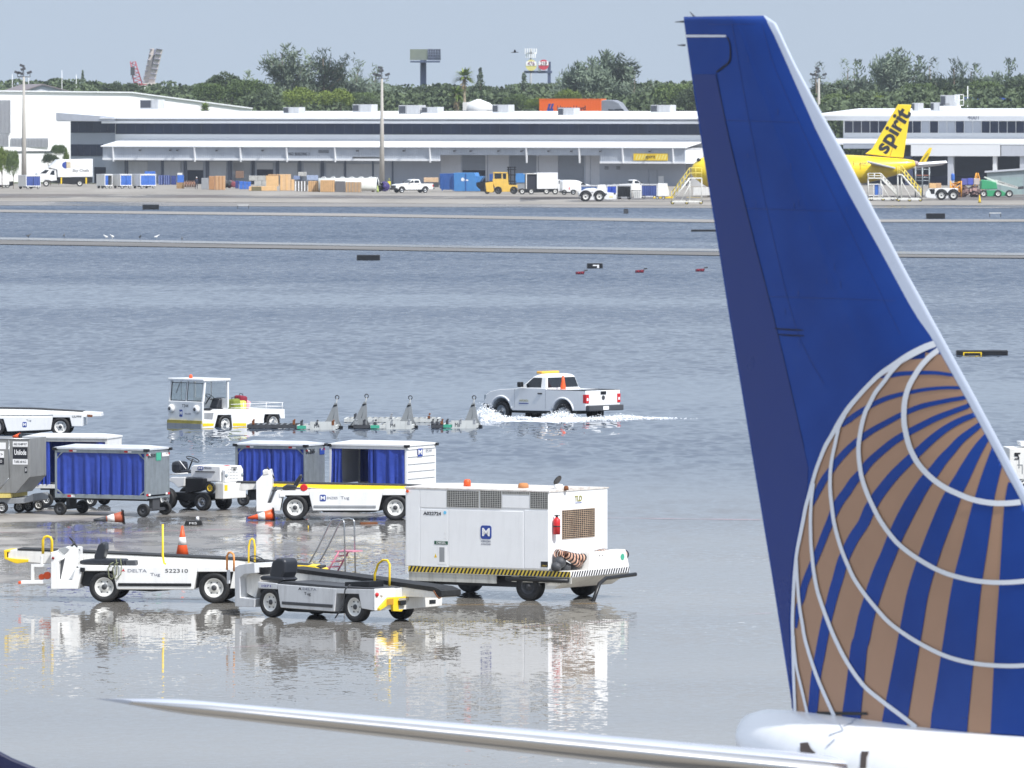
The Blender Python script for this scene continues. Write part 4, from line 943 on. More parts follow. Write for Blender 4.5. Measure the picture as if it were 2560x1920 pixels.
# ---- grey air-cargo container on a dolly at the left edge
fr = Frame(G(60,1284), -16)
t = fthing(fr, 'cargo_container', 'scuffed grey aluminium air cargo container with slanted foot, cut by the left edge', 'container')
cg = M('container_alu', (150,150,148), .4, metal=.35, var=.1, dirt=.45, dcol=(90,88,82))
P = fr.sides(n1, [(-500,560),(360,566),(362,1040),(190,1235),(-500,1235)]); MB().prism(P, 0, 1.5, 'y').build('shell', cg, t, bevel=.015)
seams = MB()
for a, b in (((108,575),(118,1050)),): 
    s0, s1 = fr.side(n1(*a),-.005), fr.side(n1(*b),-.005); seams.cyl((s0[0],-.005,s0[1]),(s1[0],-.005,s1[1]),.012,n=6)
s0, s1 = fr.side(n1(0,1180),-.005), fr.side(n1(108,1050),-.005); seams.cyl((s0[0],-.005,s0[1]),(s1[0],-.005,s1[1]),.012,n=6)
s0, s1 = fr.side(n1(-500,568),-.005), fr.side(n1(362,572),-.005); seams.cyl((s0[0],-.005,s0[1]),(s1[0],-.005,s1[1]),.018,n=6)
seams.build('seam', alu, t)
def plate(p, q, m, y=-.008, nm='label_plate', par=None):
    a, b = fr.side(n1(*p), y), fr.side(n1(*q), y); return MB().box(a[0],b[0],y,-.001,b[1],a[1]).build(nm, m, par or t)
o = plate((155,604),(338,668), inkwhite); stxt(fr, o, 'AKE 03489 RT', n1(166,622), n1(328,652), ink, y=-.011)
o = plate((158,676),(334,812), ink); stxt(fr, o, 'Unilode', n1(174,706), n1(320,772), inkwhite, y=-.011, bold=.02)
o = plate((155,820),(338,886), inkwhite); stxt(fr, o, 'TARE 68 KG', n1(172,836), n1(320,868), ink, y=-.011)
o = plate((300,912),(330,988), ink); stxt(fr, o, '0', n1(307,930), n1(324,972), inkwhite, y=-.011)
o = plate((-40,720),(48,802), inkwhite); stxt(fr, o, '>', n1(8,744), n1(34,780), ink, y=-.011)
o = plate((-40,808),(48,884), ink); stxt(fr, o, 'D', n1(4,828), n1(24,866), inkwhite, y=-.011)
o = plate((-40,616),(70,698), inkwhite)
t = fthing(fr, 'cargo_dolly', 'low cargo dolly with yellow edge carrying the grey container at the left edge', 'dolly')
P = fr.sides(n1, [(-500,1240),(130,1240),(130,1290),(-500,1300)]); MB().prism(P, -.05, 1.5, 'y').build('platform', M('pale_yellow_paint', (226,206,120), .6, dirt=.5), t)
P = fr.sides(n1, [(-500,1300),(290,1295),(400,1240),(400,1330),(290,1360),(-500,1380)]); MB().prism(P, .05, 1.4, 'y').build('frame', midgrey, t, bevel=.01)
for p, y in (((20,1400),.02),((230,1400),.6),((-350,1400),.02),((340,1330),1.3),((470,1300),1.9)):
    x, z = fr.side(n1(*p), y); wheel(t, x, y+.06, .17, .12, .1, mr=rim, z=.17)
# small orange/white items on top of the container
fr2 = Frame(G(60,1284), -16)
t = fthing(fr2, 'traffic_cone', 'orange cone lying on top of the grey cargo container', 'traffic cone')
x, z = fr2.side(n1(200,545), .5); MB().cyl((x-.12,.5,z),(x+.12,.5,z+.02),.02,.1,10).build('cone_body', orange, t); MB().box(x+.12,x+.14,.38,.62,z-.08,z+.1).build('base', blackp, t)

# ---- small white tow tractor T307
fr = Frame(G(507,1277), -34)
t = fthing(fr, 'baggage_tractor', 'small open white baggage tractor T307 with yellow-hubbed spare wheel on its side', 'tractor')
hood = solid(fr, t, 'hood', white, n3, [(525,640),(545,590),(580,572),(1040,590),(1050,860),(740,862),(740,800),(530,790)], .1, 1.0, .03)
xe = fr.side(n3(1040,900), 0.0)[0]
# front block
zq0 = fr.side(n3(960,1185), 0)[1]; zq1 = fr.side(n3(960,868), 0)[1]; zh = fr.side(n3(1040,595), 0)[1]
fb = MB(); xa_ = fr.side(n3(950,1000), 0)[0]; WW = 1.15
fb.box(xa_, xe+.12, 0, WW, zq0+.05, zq1-.01); fbo = fb.build('front_weight', offwhite, t, bevel=.02)
gb = MB(); gb.prism([(0.12,zq1),(.12,zh-.12),(.22,zh),(.93,zh),(1.03,zh-.12),(1.03,zq1)], xe-.01, xe+.1, 'x'); gr_ = gb.build('radiator_grille', white, t, bevel=.015)
hb = MB()
for i in range(7):
    for j in range(4): hb.cyl((xe+.1,.3+i*.075,zq1+.1+j*.09),(xe+.104,.3+i*.075,zq1+.1+j*.09),.014,n=6)
hb.build('grille_hole', blackp, gr_)
for yv in (.17,.97): MB().lathe([(.055,.0),(.05,.02),(.01,.025)], (xe+.1,yv,zq1+.2), 'x', 12).build('headlamp', M('lamp_glass', (150,160,165), .1), t)
text(gr_, 'T307', .17, (xe+.112,.55,zh-.1), ENDR, ink, sx=.8)
bg_ = badge(fr, hood, n3(650,592), n3(745,660), y=.092)
stxt(fr, hood, 'MENZIES', n3(760,600), n3(890,640), inkgrey, y=.095)
solid(fr, hood, 'hood_handle', blackp, n3, [(600,676),(940,682),(940,692),(600,686)], .06, .1)
solid(fr, t, 'battery_box', blackp, n3, [(436,800),(740,805),(738,985),(560,1040),(436,1060)], -.12, .3, .015)
solid(fr, t, 'chassis', blackp, n3, [(170,1040),(940,1060),(940,1160),(700,1200),(300,1180),(170,1150)], .15, 1.0)
sw = solid(fr, t, 'rear_body', white, n3, [(100,860),(190,780),(430,780),(410,940),(310,960),(230,880),(170,850)], .1, 1.0, .02)
seat(fr, t, n3, [(175,505),(332,505),(335,715),(180,715)], [(340,660),(510,655),(515,712),(345,716)], .2, .75)
arc_rail(fr, t, 'armrest', white, [(330,500),(345,505),(450,640)], n3, .15, .014)
arc_rail(fr, t, 'seat_frame', white, [(170,735),(480,712)], n3, .15, .02)
swheel(fr, t, n3, (565,470), .5, .2, 25, 0)
solid(fr, t, 'fuel_cap', red, n3, [(1090,575),(1160,578),(1160,592),(1090,592)], .4, .55)
stk = fr.side(n3(1110,970), -.01)
for pp_, yy_, ss in ((740,.02,-1),(740,1.05,1)):
    x = fr.side(n3(pp_,1210), 0)[0]; wheel(t, x, yy_, .26, .2, .14, mr=alu, z=.26, side=ss)
for yy_, ss in ((.0,-1),(1.1,1)):
    x = fr.side(n3(120,1150), 0)[0]; wheel(t, x, yy_, .33, .24, .17, z=.33, side=ss)
x, z = fr.side(n3(875,965), -.12); wheel(t, x, -.12, .165, .09, .1, mr=yellow, z=z, name='spare_wheel')
MB().box(xe+.12,xe+.125,.05,.2,zq1-.25,zq1-.08).build('warning_sticker', yellow, fbo)

# ---- cab tractor T344 in the water
fr = Frame(G(507,1070), 44); D = .24
t = fthing(fr, 'cab_tractor', 'white cab tractor T344 with orange beacon and railed rear bed, standing in open water', 'tractor')
Wt = abs(fr.end((421,1000), 0)[0]); Lt = fr.side((712,1000))[0]
b = solid(fr, t, 'body', white, n2, [(598,610),(745,610),(800,572),(1725,568),(1728,700),(1668,700),(1650,640),(1450,640),(1438,700),(1438,860),(1003,860),(985,650),(800,650),(745,860),(592,860)], 0, Wt, .015)
solid(fr, t, 'door_step', midgrey, n2, [(612,622),(742,618),(725,712),(612,705)], -.006, .002)
solid(fr, t, 'sill_stripe', yellow, n2, [(592,765),(748,765),(740,800),(592,808)], -.01, 0); solid(fr, t, 'sill_stripe', yellow, n2, [(1008,762),(1195,762),(1195,802),(1010,802)], -.01, 0)
ztop = fr.side(n2(640,150))[1]; zmid = fr.side(n2(600,470))[1]; zlo = fr.side(n2(600,700))[1]
fp = MB(); fp.box(-.02, .06, 0, Wt, -.35, zmid); fpo = fp.build('front_panel', white, t, bevel=.02)
xc1 = fr.side(n2(955,400))[0]
pb = MB()
for y in (0, Wt-.08): pb.prism([(0,zmid),(.1,ztop-.1),(.18,ztop-.1),(.09,zmid)], y, y+.08, 'y'); pb.prism([(xc1-.08,zmid-.25),(xc1-.08,ztop-.1),(xc1,ztop-.1),(xc1,zmid-.25)], y, y+.08, 'y')
pb.prism([(.02,zmid),(.11,ztop-.1),(.16,ztop-.1),(.07,zmid)], Wt*.5-.03, Wt*.5+.03, 'y')
pb.box(xc1-.08, xc1, .08, Wt-.08, zmid-.25, zmid+.1)
pb.box(.6,.64,Wt-.05,Wt-.01,zmid,ztop-.1); pb.box(xc1-.05,xc1-.01,Wt*.5-.02,Wt*.5+.02,zmid,ztop-.1)
pb.build('cab_pillar', white, t, bevel=.01)
MB().box(-.0, xc1+.05, -.05, Wt+.05, ztop-.1, ztop).build('cab_roof', white, t, bevel=.03)
for ya, yb_ in ((.1, Wt*.5-.04), (Wt*.5+.04, Wt-.1)):
    g = MB(); g.add([(.045,ya,zmid+.03),(.045,yb_,zmid+.03),(.115,yb_,ztop-.17),(.115,ya,ztop-.17)], [(0,1,2,3)]); pane = g.build('windscreen', cabglass, t)
    sx = lambda y, z: .04+.075*(z-zmid)/(ztop-.15-zmid)
    r_ = MB(); r_.tube([(.04,ya,zmid+.03),(.04,yb_,zmid+.03),(.11,yb_,ztop-.17),(.11,ya,ztop-.17)], .018, 6, closed=True); r_.build('window_seal', blackp, pane)
g = MB(); g.add([(.15,Wt-.02,zmid+.03),(xc1-.1,Wt-.02,zmid+.03),(xc1-.1,Wt-.02,ztop-.14),(.2,Wt-.02,ztop-.14)], [(0,1,2,3)]); g.build('side_window', cabglass, t)
g = MB(); g.add([(xc1-.03,.1,zmid+.1),(xc1-.03,Wt-.1,zmid+.1),(xc1-.03,Wt-.1,ztop-.14),(xc1-.03,.1,ztop-.14)], [(0,1,2,3)]); g.build('rear_window', cabglass, t)
for y in (.3, Wt-.22):
    z = fr.end(n2(510,572), -.02)[1]; hl = MB().lathe([(.15,.0),(.16,-.05),(.13,-.12),(.07,-.13)], (-.02,y,z), 'x', 18).build('headlamp', white, t)
    MB().lathe([(.07,-.0),(.06,-.02),(.01,-.03)], (-.145,y,z), 'x', 12).build('lens', darkgrey, hl)
zy0, zy1 = fr.end(n2(350,765), -.02)[1], fr.end(n2(350,722), -.02)[1]; MB().box(-.07,-.02,0,Wt,zy0,zy1).build('bumper_stripe', M('olive_yellow', (176,160,70), .6, dirt=.4), fpo)
MB().box(-.09,-.02,.01,Wt-.01,zy0-.2,zy0).build('bumper', midgrey, fpo)
text(fpo, 'T344', .17, (-.024,Wt*.5,fr.end(n2(355,525), -.02)[1]), ENDL, ink)
z = fr.end(n2(315,625), -.02)[1]; bb = MB().box(-.03,-.02,Wt*.58,Wt*.58+.16,z-.13,z+.13).build('badge', inkblue, fpo); text(bb, 'M', .18, (-.034,Wt*.58+.08,z), ENDL, inkwhite, bold=.02)
text(fpo, 'MENZIES', .09, (-.024,Wt*.42,z-.02), ENDL, inkgrey)
bx_, bz = fr.side(n2(572,115), Wt*.6); MB().lathe([(.07,ztop),(.065,ztop+.1),(.03,ztop+.14)], (.35,Wt*.55,0), 'z', 12).build('beacon', orange, t)
wp = MB(); wp.tube([(.09,Wt*.72,ztop-.2),(.04,Wt*.8,zmid+.3)], .012, 5); wp.build('wiper', blackp, t)
seat(fr, t, n2, [(775,550),(825,420),(910,405),(920,440),(880,570)], [(690,560),(790,550),(870,560),(760,600),(700,605)], .3, .75)
swheel(fr, t, n2, (690,400), .7, .18, 40, 0)
rl = MB()
zr0 = fr.side(n2(1500,570))[1]; 
for p in ((1165,1),(1255,1),(1478,1),(1700,1)):
    x = fr.side(n2(p[0],530))[0]; rl.cyl((x,.04,zr0),(x,.04,fr.side(n2(p[0],480))[1]),.014,n=6)
    if p[0] > 1200: rl.cyl((x,Wt-.04,zr0),(x,Wt-.04,fr.side(n2(p[0],480))[1]),.014,n=6)
for zz_ in (495, 545):
    za = fr.side(n2(1255,zz_))[1]
    for y in (.04, Wt-.04): rl.cyl((fr.side(n2(990,500))[0],y,za),(fr.side(n2(1700,500))[0],y,za),.012,n=6)
    rl.cyl((Lt-.05,.04,za),(Lt-.05,Wt-.04,za),.012,n=6)
rl.build('bed_rail', white, t)
for p in (885, 1548):
    x = fr.side(n2(p,790), .1)[0]; wheel(t, x, .12, .35, .22, .22, z=.12, side=-1); wheel(t, x, Wt-.12, .35, .22, .22, z=.12, side=1)
# luggage on the bed
for k, (p, m, sz, lb) in enumerate((((1035,480),M('green_bag', (120,130,50), .8),(.35,.4,.45),'olive green bag standing on the tractor bed'),((1105,500),M('lime_bag', (196,196,90), .8),(.5,.45,.35),'lime yellow bag lying on the tractor bed'),((1150,460),M('maroon_bag', (130,30,50), .8),(.38,.4,.5),'maroon suitcase on the tractor bed'),((1225,500),M('pink_bag', (220,150,160), .8),(.35,.4,.3),'pink bag at the rear of the luggage pile'))):
    x, z = fr.side(n2(*p), .7); o = MB(); o.box(-sz[0]/2,sz[0]/2,-sz[1]/2,sz[1]/2,0,sz[2]); q = o.build('luggage_bag', m, None, bevel=.07)
    q.location = fr.loc + fr.R @ Vector((x,.7+.1*k,zr0-.05+(.03*k))); q.rotation_euler = (0,.15*(k-1),fr.ang); tag(q, lb, 'bag')
    hb_ = MB(); hb_.tube([(-.09,0,sz[2]-.01),(-.08,0,sz[2]+.07),(.08,0,sz[2]+.07),(.09,0,sz[2]-.01)], .015, 6); hb_.build('handle', blackp, q)
# ================================================================ PICKUPS
def arcpts(cx, cz, r, a0, a1, n=8): return [(cx+r*math.cos(math.radians(a0+(a1-a0)*k/n)), cz+r*math.sin(math.radians(a0+(a1-a0)*k/n))) for k in range(n+1)]
def pickup(label, loc, ang, crew=False, sink=0.0, flat_nose=False, steel=True):
    """nose towards -x, tail at x = 0"""
    t = thing('pickup_truck', label, 'pickup truck', loc, ang, 'white pickup trucks')
    L = 5.75 if crew else 5.3; Wd = 1.97; rw = -1.2; fw = rw-(3.55 if crew else 3.25); cr = -1.85 if crew else -2.08
    z = lambda v: v-sink
    top = [(0,1.28),(cr,1.30),(cr-.02,1.33),(fw+.95,1.33),(fw+.75,1.29),(fw-.1,1.24),(fw-.62,1.15),(fw-.84,1.02),(fw-.9,.78),(fw-.88,.52),(fw-.62,.5)]
    top += [(x, q) for x, q in reversed(arcpts(fw, .42, .5, 8, 172, 9))]
    top = top[:11]+[(x,q) for x,q in arcpts(fw, .42, .5, 170, 10, 9)]+[(fw+.6,.44),(rw-.62,.46)]+[(x,q) for x,q in arcpts(rw, .42, .52, 170, 10, 9)]+[(rw+.62,.5),(0,.52)]
    bd = MB(); n = len(top)
    # body with softly rounded shoulders: three slices across
    secs = []
    for y, ins in ((0.0,.0),(.05,-.0),(Wd-.05,-.0),(Wd,.0)):
        secs.append([(x+(.04 if x < fw-.5 and y in (0.0, Wd) else 0), y, z(q)) for x, q in top])
    bd.loft(secs, 0, False, True)
    body = bd.build('body', whiteclean, t, bevel=.045)
    # fender lips
    for cx in (fw, rw):
        for y, s in ((-.02,1),(Wd+.02,-1)): 
            pts = arcpts(cx, .42, .56, 172, 8, 12); MB().tube([(x,y+.03*s,z(q)) for x,q in pts], .045, 6).build('wheel_arch', whiteclean, body)
    # cab
    zt, zb_ = 1.93, 1.31; c0, c1 = cr, fw+.92
    ring = lambda ins, zz, xa, xb: [(xa,ins,z(zz)),(xb,ins,z(zz)),(xb,Wd-ins,z(zz)),(xa,Wd-ins,z(zz))]
    cb = MB(); cb.loft([ring(.04,zb_,c0,c1), ring(.17,1.77,c0-.12,c1+.62), ring(.26,1.845,c0-.2,c1+.82), ring(.5,1.885,c0-.42,c1+1.0)], 0, False)
    cab = cb.build('cab', whiteclean, t, bevel=.05)
    def sidey(zz): return .04+.13*(zz-zb_)/(1.77-zb_)-.012
    def win(nm, pts, par=cab):
        for far in (0, 1):
            v = [(x, (sidey(q) if not far else Wd-sidey(q)), z(q)) for x, q in pts]; MB().quad(v).build(nm, glass, par)
    xs_ = lambda f, zz: c1+.62*(zz-zb_)/(1.77-zb_)+f
    if crew:
        xm = (c0+c1)/2-.02
        win('side_window', [(c0-.22,1.36),(c0-.26,1.73),(xm+.04,1.74),(xm+.04,1.36)]); win('side_window', [(xm-.06,1.36),(xm-.06,1.74),(xs_(.1,1.72),1.72),(xs_(.12,1.40),1.36)])
    else:
        win('side_window', [(c0-.3,1.36),(c0-.34,1.73),(xs_(.1,1.73),1.73),(xs_(.12,1.48),1.46),(c1+.42,1.34),(c0-.8,1.36)])
    e = .014
    MB().quad([(c0+e-.12*.1,.12,z(1.36)),(c0+e-.12*.1,Wd-.12,z(1.36)),(c0+e-.12*.92,Wd-.22,z(1.74)),(c0+e-.12*.92,.22,z(1.74))]).build('rear_window', glass, cab)
    MB().quad([(xs_(-e,1.37),.12,z(1.37)),(xs_(-e,1.37),Wd-.12,z(1.37)),(xs_(-e,1.76),Wd-.2,z(1.76)),(xs_(-e,1.76),.2,z(1.76))]).build('windscreen', glass, cab)
    MB().box(cr+.03,-.02,.0,.06,z(1.275),z(1.30)).build('bed_rail', blackp, t); MB().box(cr+.03,-.02,Wd-.06,Wd,z(1.275),z(1.30)).build('bed_rail', blackp, t)
    MB().box(cr+.05,-.06,.08,Wd-.08,z(1.281),z(1.29)).build('truck_bed', blackp, t)
    # door seams and handles
    sm = MB(); 
    for x in ([cr-.02, fw+.72]+([(c0+c1)/2+.0] if crew else [])): sm.box(x-.006,x+.006,-.004,0,z(.56),z(1.28))
    sm.build('door_seam', midgrey, body)
    for x in ([cr-.3]+([(c0+c1)/2-.2] if crew else [])): MB().box(x-.12,x+.1,-.03,-.0,z(1.1),z(1.15)).build('door_handle', blackp, body, bevel=.01)
    mr = MB(); mr.box(c1+.12,c1+.3,-.22,-.02,z(1.36),z(1.56)); mr.build('mirror', blackp, t, bevel=.03)
    mr = MB(); mr.box(c1+.12,c1+.3,Wd+.02,Wd+.22,z(1.36),z(1.56)); mr.build('mirror', blackp, t, bevel=.03)
    # tail
    tg = MB().box(.001,.02,.2,Wd-.2,z(.66),z(1.27)).build('tailgate', whiteclean, t, bevel=.008)
    MB().box(.02,.03,Wd*.42,Wd*.58,z(1.12),z(1.25)).build('tailgate_handle', blackp, tg); MB().lathe([(.09,.0),(.09,.012)], (.02,Wd*.5,z(1.0)), 'x', 16).build('badge', darkgrey, tg)
    for y0_, y1_ in ((-.004,.17),(Wd-.17,Wd+.004)): 
        lm = MB().box(-.14,.024,y0_,y1_,z(.8),z(1.14)).build('tail_lamp', red, t, bevel=.01); MB().box(.024,.03,y0_+.04,y1_-.04,z(.9),z(1.0)).build('reversing_lens', inkwhite, lm)
    MB().box(0,.2,-.0,Wd,z(.5),z(.72)).build('rear_bumper', M('dark_bumper', (72,74,78), .4), t, bevel=.03)
    MB().box(.2,.206,Wd*.4,Wd*.56,z(.54),z(.68)).build('licence_plate', inkwhite, t)
    # nose
    nx = fw-.9
    fb_ = MB(); fb_.box(nx-.08,nx+.3,-.01,Wd+.01,z(.42),z(.68)); fb_.build('front_bumper', blackp if steel else whiteclean, t, bevel=.04)
    MB().box(nx-.03,nx+.1,.28,Wd-.28,z(.7),z(1.04)).build('grille', blackp, t, bevel=.02)
    for y in (.02, Wd-.27): MB().box(nx-.025,nx+.2,y,y+.25,z(.8),z(1.03)).build('headlamp', M('lamp_glass', (150,160,165), .1), t, bevel=.02)
    MB().box(fw,rw,.25,Wd-.25,z(.34),z(.5)).build('chassis', blackp, t)
    for x in (fw, rw):
        for y, s in ((.12,-1),(Wd-.12,1)): wheel(t, x, y, .39, .25, .24, mr=alu, side=s, z=.39-sink)
    return t
fr = Frame(G(1464,1047), -43)
pk = pickup('white single-cab pickup with amber roof light throwing up spray as it drives through the flood', fr.loc, -43, sink=.21)
lb_ = MB(); lb_.box(-3.05,-2.75,.5,1.5,1.66,1.76); lb_.build('light_bar', M('amber_lens', (240,180,70), .3), pk, bevel=.03)
MB().lathe([(.14,-.3+1.33),(.12,-.3+1.36),(.05,1.85-.3-.05),(.03,1.52)], (-2.0,.66,0), 'z', 14)
cb_ = MB(); cb_.lathe([(.12,1.02),(.1,1.2),(.07,1.4),(.04,1.6)], (-1.75,.62,0), 'z', 14, caps=True); cb_.build('bed_cone', orange, None)
o = bpy.data.objects[-1] if False else [q for q in bpy.data.objects if q.name.startswith('bed_cone')][0]
o.location = fr.loc; o.rotation_euler = (0,0,fr.ang); o.name = 'traffic_cone'; tag(o, 'orange and white cone standing in the bed of the moving pickup', 'traffic cone')
q = MB(); q.lathe([(.089,1.26),(.071,1.39)], (-1.75,.62,0), 'z', 14); q.build('reflective_collar', inkwhite, o)
lg = MB(); lg.box(-3.3,-2.95,-.004,-.001,.72,.9); 
dx = text(pk, 'AVPORTS', .11, (-3.25,-.006,.62), FRONT, M('olive_ink', (150,146,70), .5)); MB().box(-3.5,-3.0,-.006,-.002,.5,.53).build('door_stripe', inkblue, pk)
# foam and spray thrown up by the pickup
foam = M('foam', (240,243,246), .8, var=.03); r = random.Random(4)
def spray(b, c, L, Wy, H, n, seed):
    r = random.Random(seed)
    for i in range(n):
        u = r.gauss(0,.45); v = r.gauss(0,.4); h = abs(r.gauss(0,.45))*H*max(0,1-abs(u)*.6)
        s = r.uniform(.01,.042)*(1.3-min(h/H,1)*.8)
        p = Vector(c)+Vector((u*L, v*Wy, h)); R = Euler((r.random()*6,r.random()*6,0)).to_matrix()
        vs = [p+R@Vector(q)*s*r.uniform(.6,1.3) for q in ((1,0,-.7),(-1,0,-.7),(0,1,.7),(0,-1,.7))]; b.add(vs, [(0,1,2),(0,3,1),(0,2,3),(1,3,2)])
def ridge(b, path, ws, hs, seed):
    r = random.Random(seed); rows = []; N = len(path)
    for i, p in enumerate(path):
        rows.append([(p[0]+r.gauss(0,.03), p[1]+ws[i]*(k/5-1), max(.004, hs[i]*math.cos((k/5-1)*PI/2)*r.uniform(.55,1.25))) for k in range(11)])
    b.add([q for w_ in rows for q in w_], [(i*11+k,i*11+k+1,(i+1)*11+k+1,(i+1)*11+k) for i in range(N-1) for k in range(10)], 0, False)
sp = MB(); f2 = fr
def lp(px, py, y=0): 
    p = G(px, py, 0); return p
for cx, cy, L, Wy, H, n, sd_ in ((1212,1050,.55,.5,.62,1100,1),(1245,1052,.5,.5,.35,500,2),(1405,1050,.6,.4,.42,700,3),(1380,1050,.5,.3,.3,300,6),(1500,1052,.9,.5,.2,500,4),(1300,1048,.8,.3,.12,300,5),(1555,1046,.9,.5,.16,400,7),(1450,1051,.8,.3,.13,400,8),(1620,1047,1.2,.4,.07,260,9)):
    spray(sp, G(cx,cy), L, Wy, H, int(n*1.8), sd_)
r = random.Random(9)
pts = [(1196+i*(1640-1196)/70, 1049+4*math.exp(-((i-20)/30)**2)+r.gauss(0,.25)) for i in range(71)]
ws = [(.12+.2*min(1,i/10)+.2*r.random())*(1 if i < 45 else (71-i)/26) for i in range(71)]; hs = [(.16*math.exp(-((i-3)/6)**2)+.12*math.exp(-((i-30)/7)**2)+.07*math.exp(-((i-48)/10)**2)+.02)*r.uniform(.5,1.3)*(1 if i < 50 else max(.0,(70-i)/20)) for i in range(71)]
ridge(sp, [tuple(G(*p)) for p in pts], ws, hs, 3)
fo = sp.build('wake_foam', foam); tag(fo, 'white spray and foam thrown up round the wheels of the moving pickup', 'foam', kind='stuff')

# ================================================================ FLOODED DOLLIES
def dolly(fr, label, L, light, txt=None, tow=0.35, tealend=True):
    t = fthing(fr, 'cargo_dolly', label, 'dolly', 'half sunk cargo dollies'); m = M('pale_dolly_paint', (202,204,200), .5, dirt=.5) if light else darkgrey
    Wd = 1.6
    f = MB(); f.box(0,L,0,.08,.02,.16); f.box(0,L,Wd-.08,Wd,.02,.16); f.box(0,.08,.081,Wd-.081,.02,.16); f.box(L-.08,L,.081,Wd-.081,.02,.16); f.box(L*.45,L*.55,.081,Wd-.081,.04,.14)
    f.build('frame', m, t, bevel=.01)
    rl = MB()
    for k in range(int(L/.22)):
        x = .15+k*.22
        if x < L-.15: rl.cyl((x,.1,.15),(x,Wd-.1,.15),.03,n=8)
    rl.build('roller_deck', alu, t)
    g = MB(); r = random.Random(int(L*100))
    for x in (L*.12, L*.5, L*.9):
        b = MB(); b.box(x-.05,x+.05,-.02,.05,.16,.26+.08*r.random()); b.cyl((x,0,.3),(x+.05,0,.36),.035,n=8); b.build('guide_lock', r.choice([rust, darkgrey, midgrey]), t, bevel=.01)
    if tealend: MB().box(.02,.35,-.012,-.002,.03,.15).build('teal_patch', teal, t)
    if txt: 
        p_ = MB().box(L-1.0,L-.05,-.012,-.001,.0,.3).build('side_plate', M('pale_dolly_paint', (202,204,200), .5, dirt=.5), t); text(p_, txt, .2, (L-.75,-.018,.13), FRONT, ink, sx=.8)
    return t
def towbar(p, hpx, label, lean):
    s_ = (p[1]-HOR)/12; h = hpx/s_; t = thing('tow_bar', label, 'tow bar', G(*p), -12, 'raised dolly tow bars')
    m = M('tow_bar_grey', (146,150,152), .5, dirt=.3); b = MB()
    b.add([(-.42,0,0),(-.30,0,0),(lean*h-.03,.3,h*.9),(lean*h-.05,.3,h*.9)],[(0,1,2,3)]); 
    b = MB(); b.prism([(-.40,.02),(.40,.02),(.30,.1),(lean*h*.8+.05,h*.8),(lean*h*.8-.05,h*.8),(-.30,.1)], .0, .05, 'y'); b.build('gusset_plate', m, t)
    b = MB(); b.cyl((lean*h*.3,.03,h*.3),(lean*h,.03,h*.93),.035,.028,8); b.cyl((-.38,.03,.05),(lean*h*.6,.03,h*.6),.025,n=6); b.cyl((.38,.03,.05),(lean*h*.6,.03,h*.6),.025,n=6)
    b.build('bar', m, t)
    b = MB(); c = Vector((lean*h,.03,h*.97)); b.tube([c+Vector((.07*math.cos(2*PI*k/12),0,.07*math.sin(2*PI*k/12))) for k in range(12)], .02, 6, closed=True); b.build('tow_eye', darkgrey, t)
    b = MB(); b.box(-.42,.42,-.05,.12,.0,.1); b.build('axle', blackp, t); b = MB(); b.cyl((lean*h*.72-.07,.0,h*.7),(lean*h*.72+.06,.0,h*.74),.03,n=6); b.build('spring_hook', blackp, t)
P6 = lambda x, y: d6(x, y)
for (x, y), L, li, tx, lb in (((58,242),1.95,0,None,'dark half sunk dolly frame in front of the cab tractor'),((475,248),1.5,1,'M4','pale half sunk dolly with a teal patch, right of the dark dolly'),((950,243),.8,0,None,'short dark dolly frame between the second and third tow bars'),((1090,244),1.6,1,'M4','pale half sunk dolly left of the third tow bar'),((1600,240),.45,0,None,'smallest dark dolly frame at the middle of the row'),((1700,238),1.3,1,'M6','pale half sunk dolly marked M6, nearest the moving pickup')):
    dolly(Frame(G(*P6(x,y)), -3), lb, L, li, tx, tealend=(li == 1))
f0 = Frame(G(*P6(870,190)), -3); dolly(f0, 'long white half sunk dolly lying farther back behind the tow bars', 3.6, 1, None, tealend=False)
for (x, y), h, ln, lb in (((765,240),81,.18,'raised grey tow bar leaning right, leftmost of the four'),((1000,236),83,.22,'raised grey tow bar, second from the left, tallest of the four'),((1395,236),79,.12,'raised grey tow bar between the two marked pale dollies'),((1935,232),78,.10,'raised grey tow bar nearest the moving pickup')):
    towbar(P6(x,y), h, lb, ln)

# ================================================================ CONES, CHOCK, STEPS, SMALL THINGS
def cone(loc, label, h=.7, lying=None, m1=orange, dirty=False, grey_tip=False, sleeve=True):
    t = thing('traffic_cone', label, 'traffic cone', loc, 0, 'traffic cones on the stand')
    def prof(z): return .165*(1-z/h*.86)*(h/.7)**.5
    b = MB(); seg = [(0,.36),(.62 if True else 0,1.0)] if sleeve else [(0,1.0)]
    T = Matrix.Identity(3) if lying is None else Euler(lying).to_matrix()
    def xf(mb): mb.v = [tuple(T@Vector(v)) for v in mb.v]
    b.lathe([(prof(h*q_),h*q_) for q_ in (0,.36,.62,1.0)], n=20); xf(b); bo = b.build('cone_body', m1, t)
    if sleeve: s = MB(); s.lathe([(prof(h*.36)+.002,h*.36),(prof(h*.62)+.002,h*.62)], n=20); xf(s); s.build('reflective_sleeve', M('sleeve_white', (230,226,222), .5, dirt=.2), t)
    if grey_tip: s = MB(); s.lathe([(prof(h*.66)+.006,h*.66),(prof(h)+.01,h*1.12)], n=20); xf(s); s.build('cone_tip', darkgrey, t)
    s = MB(); w_ = .2*(h/.7)**.5; s.prism([(-w_,-w_),(w_,-w_),(w_,w_),(-w_,w_)], -.0, .03, 'z'); xf(s); s.build('base', blackp, t, bevel=.01); return t
cone(G(*n6(1681,402)), 'upright orange and white cone behind the white belt loader numbered 522310', .80)
cone(G(*n4(432,905))+Vector((0,0,.17)), 'bright orange cone lying on its side by the second-row belt loader', .78, (0,math.radians(-97),math.radians(8)))
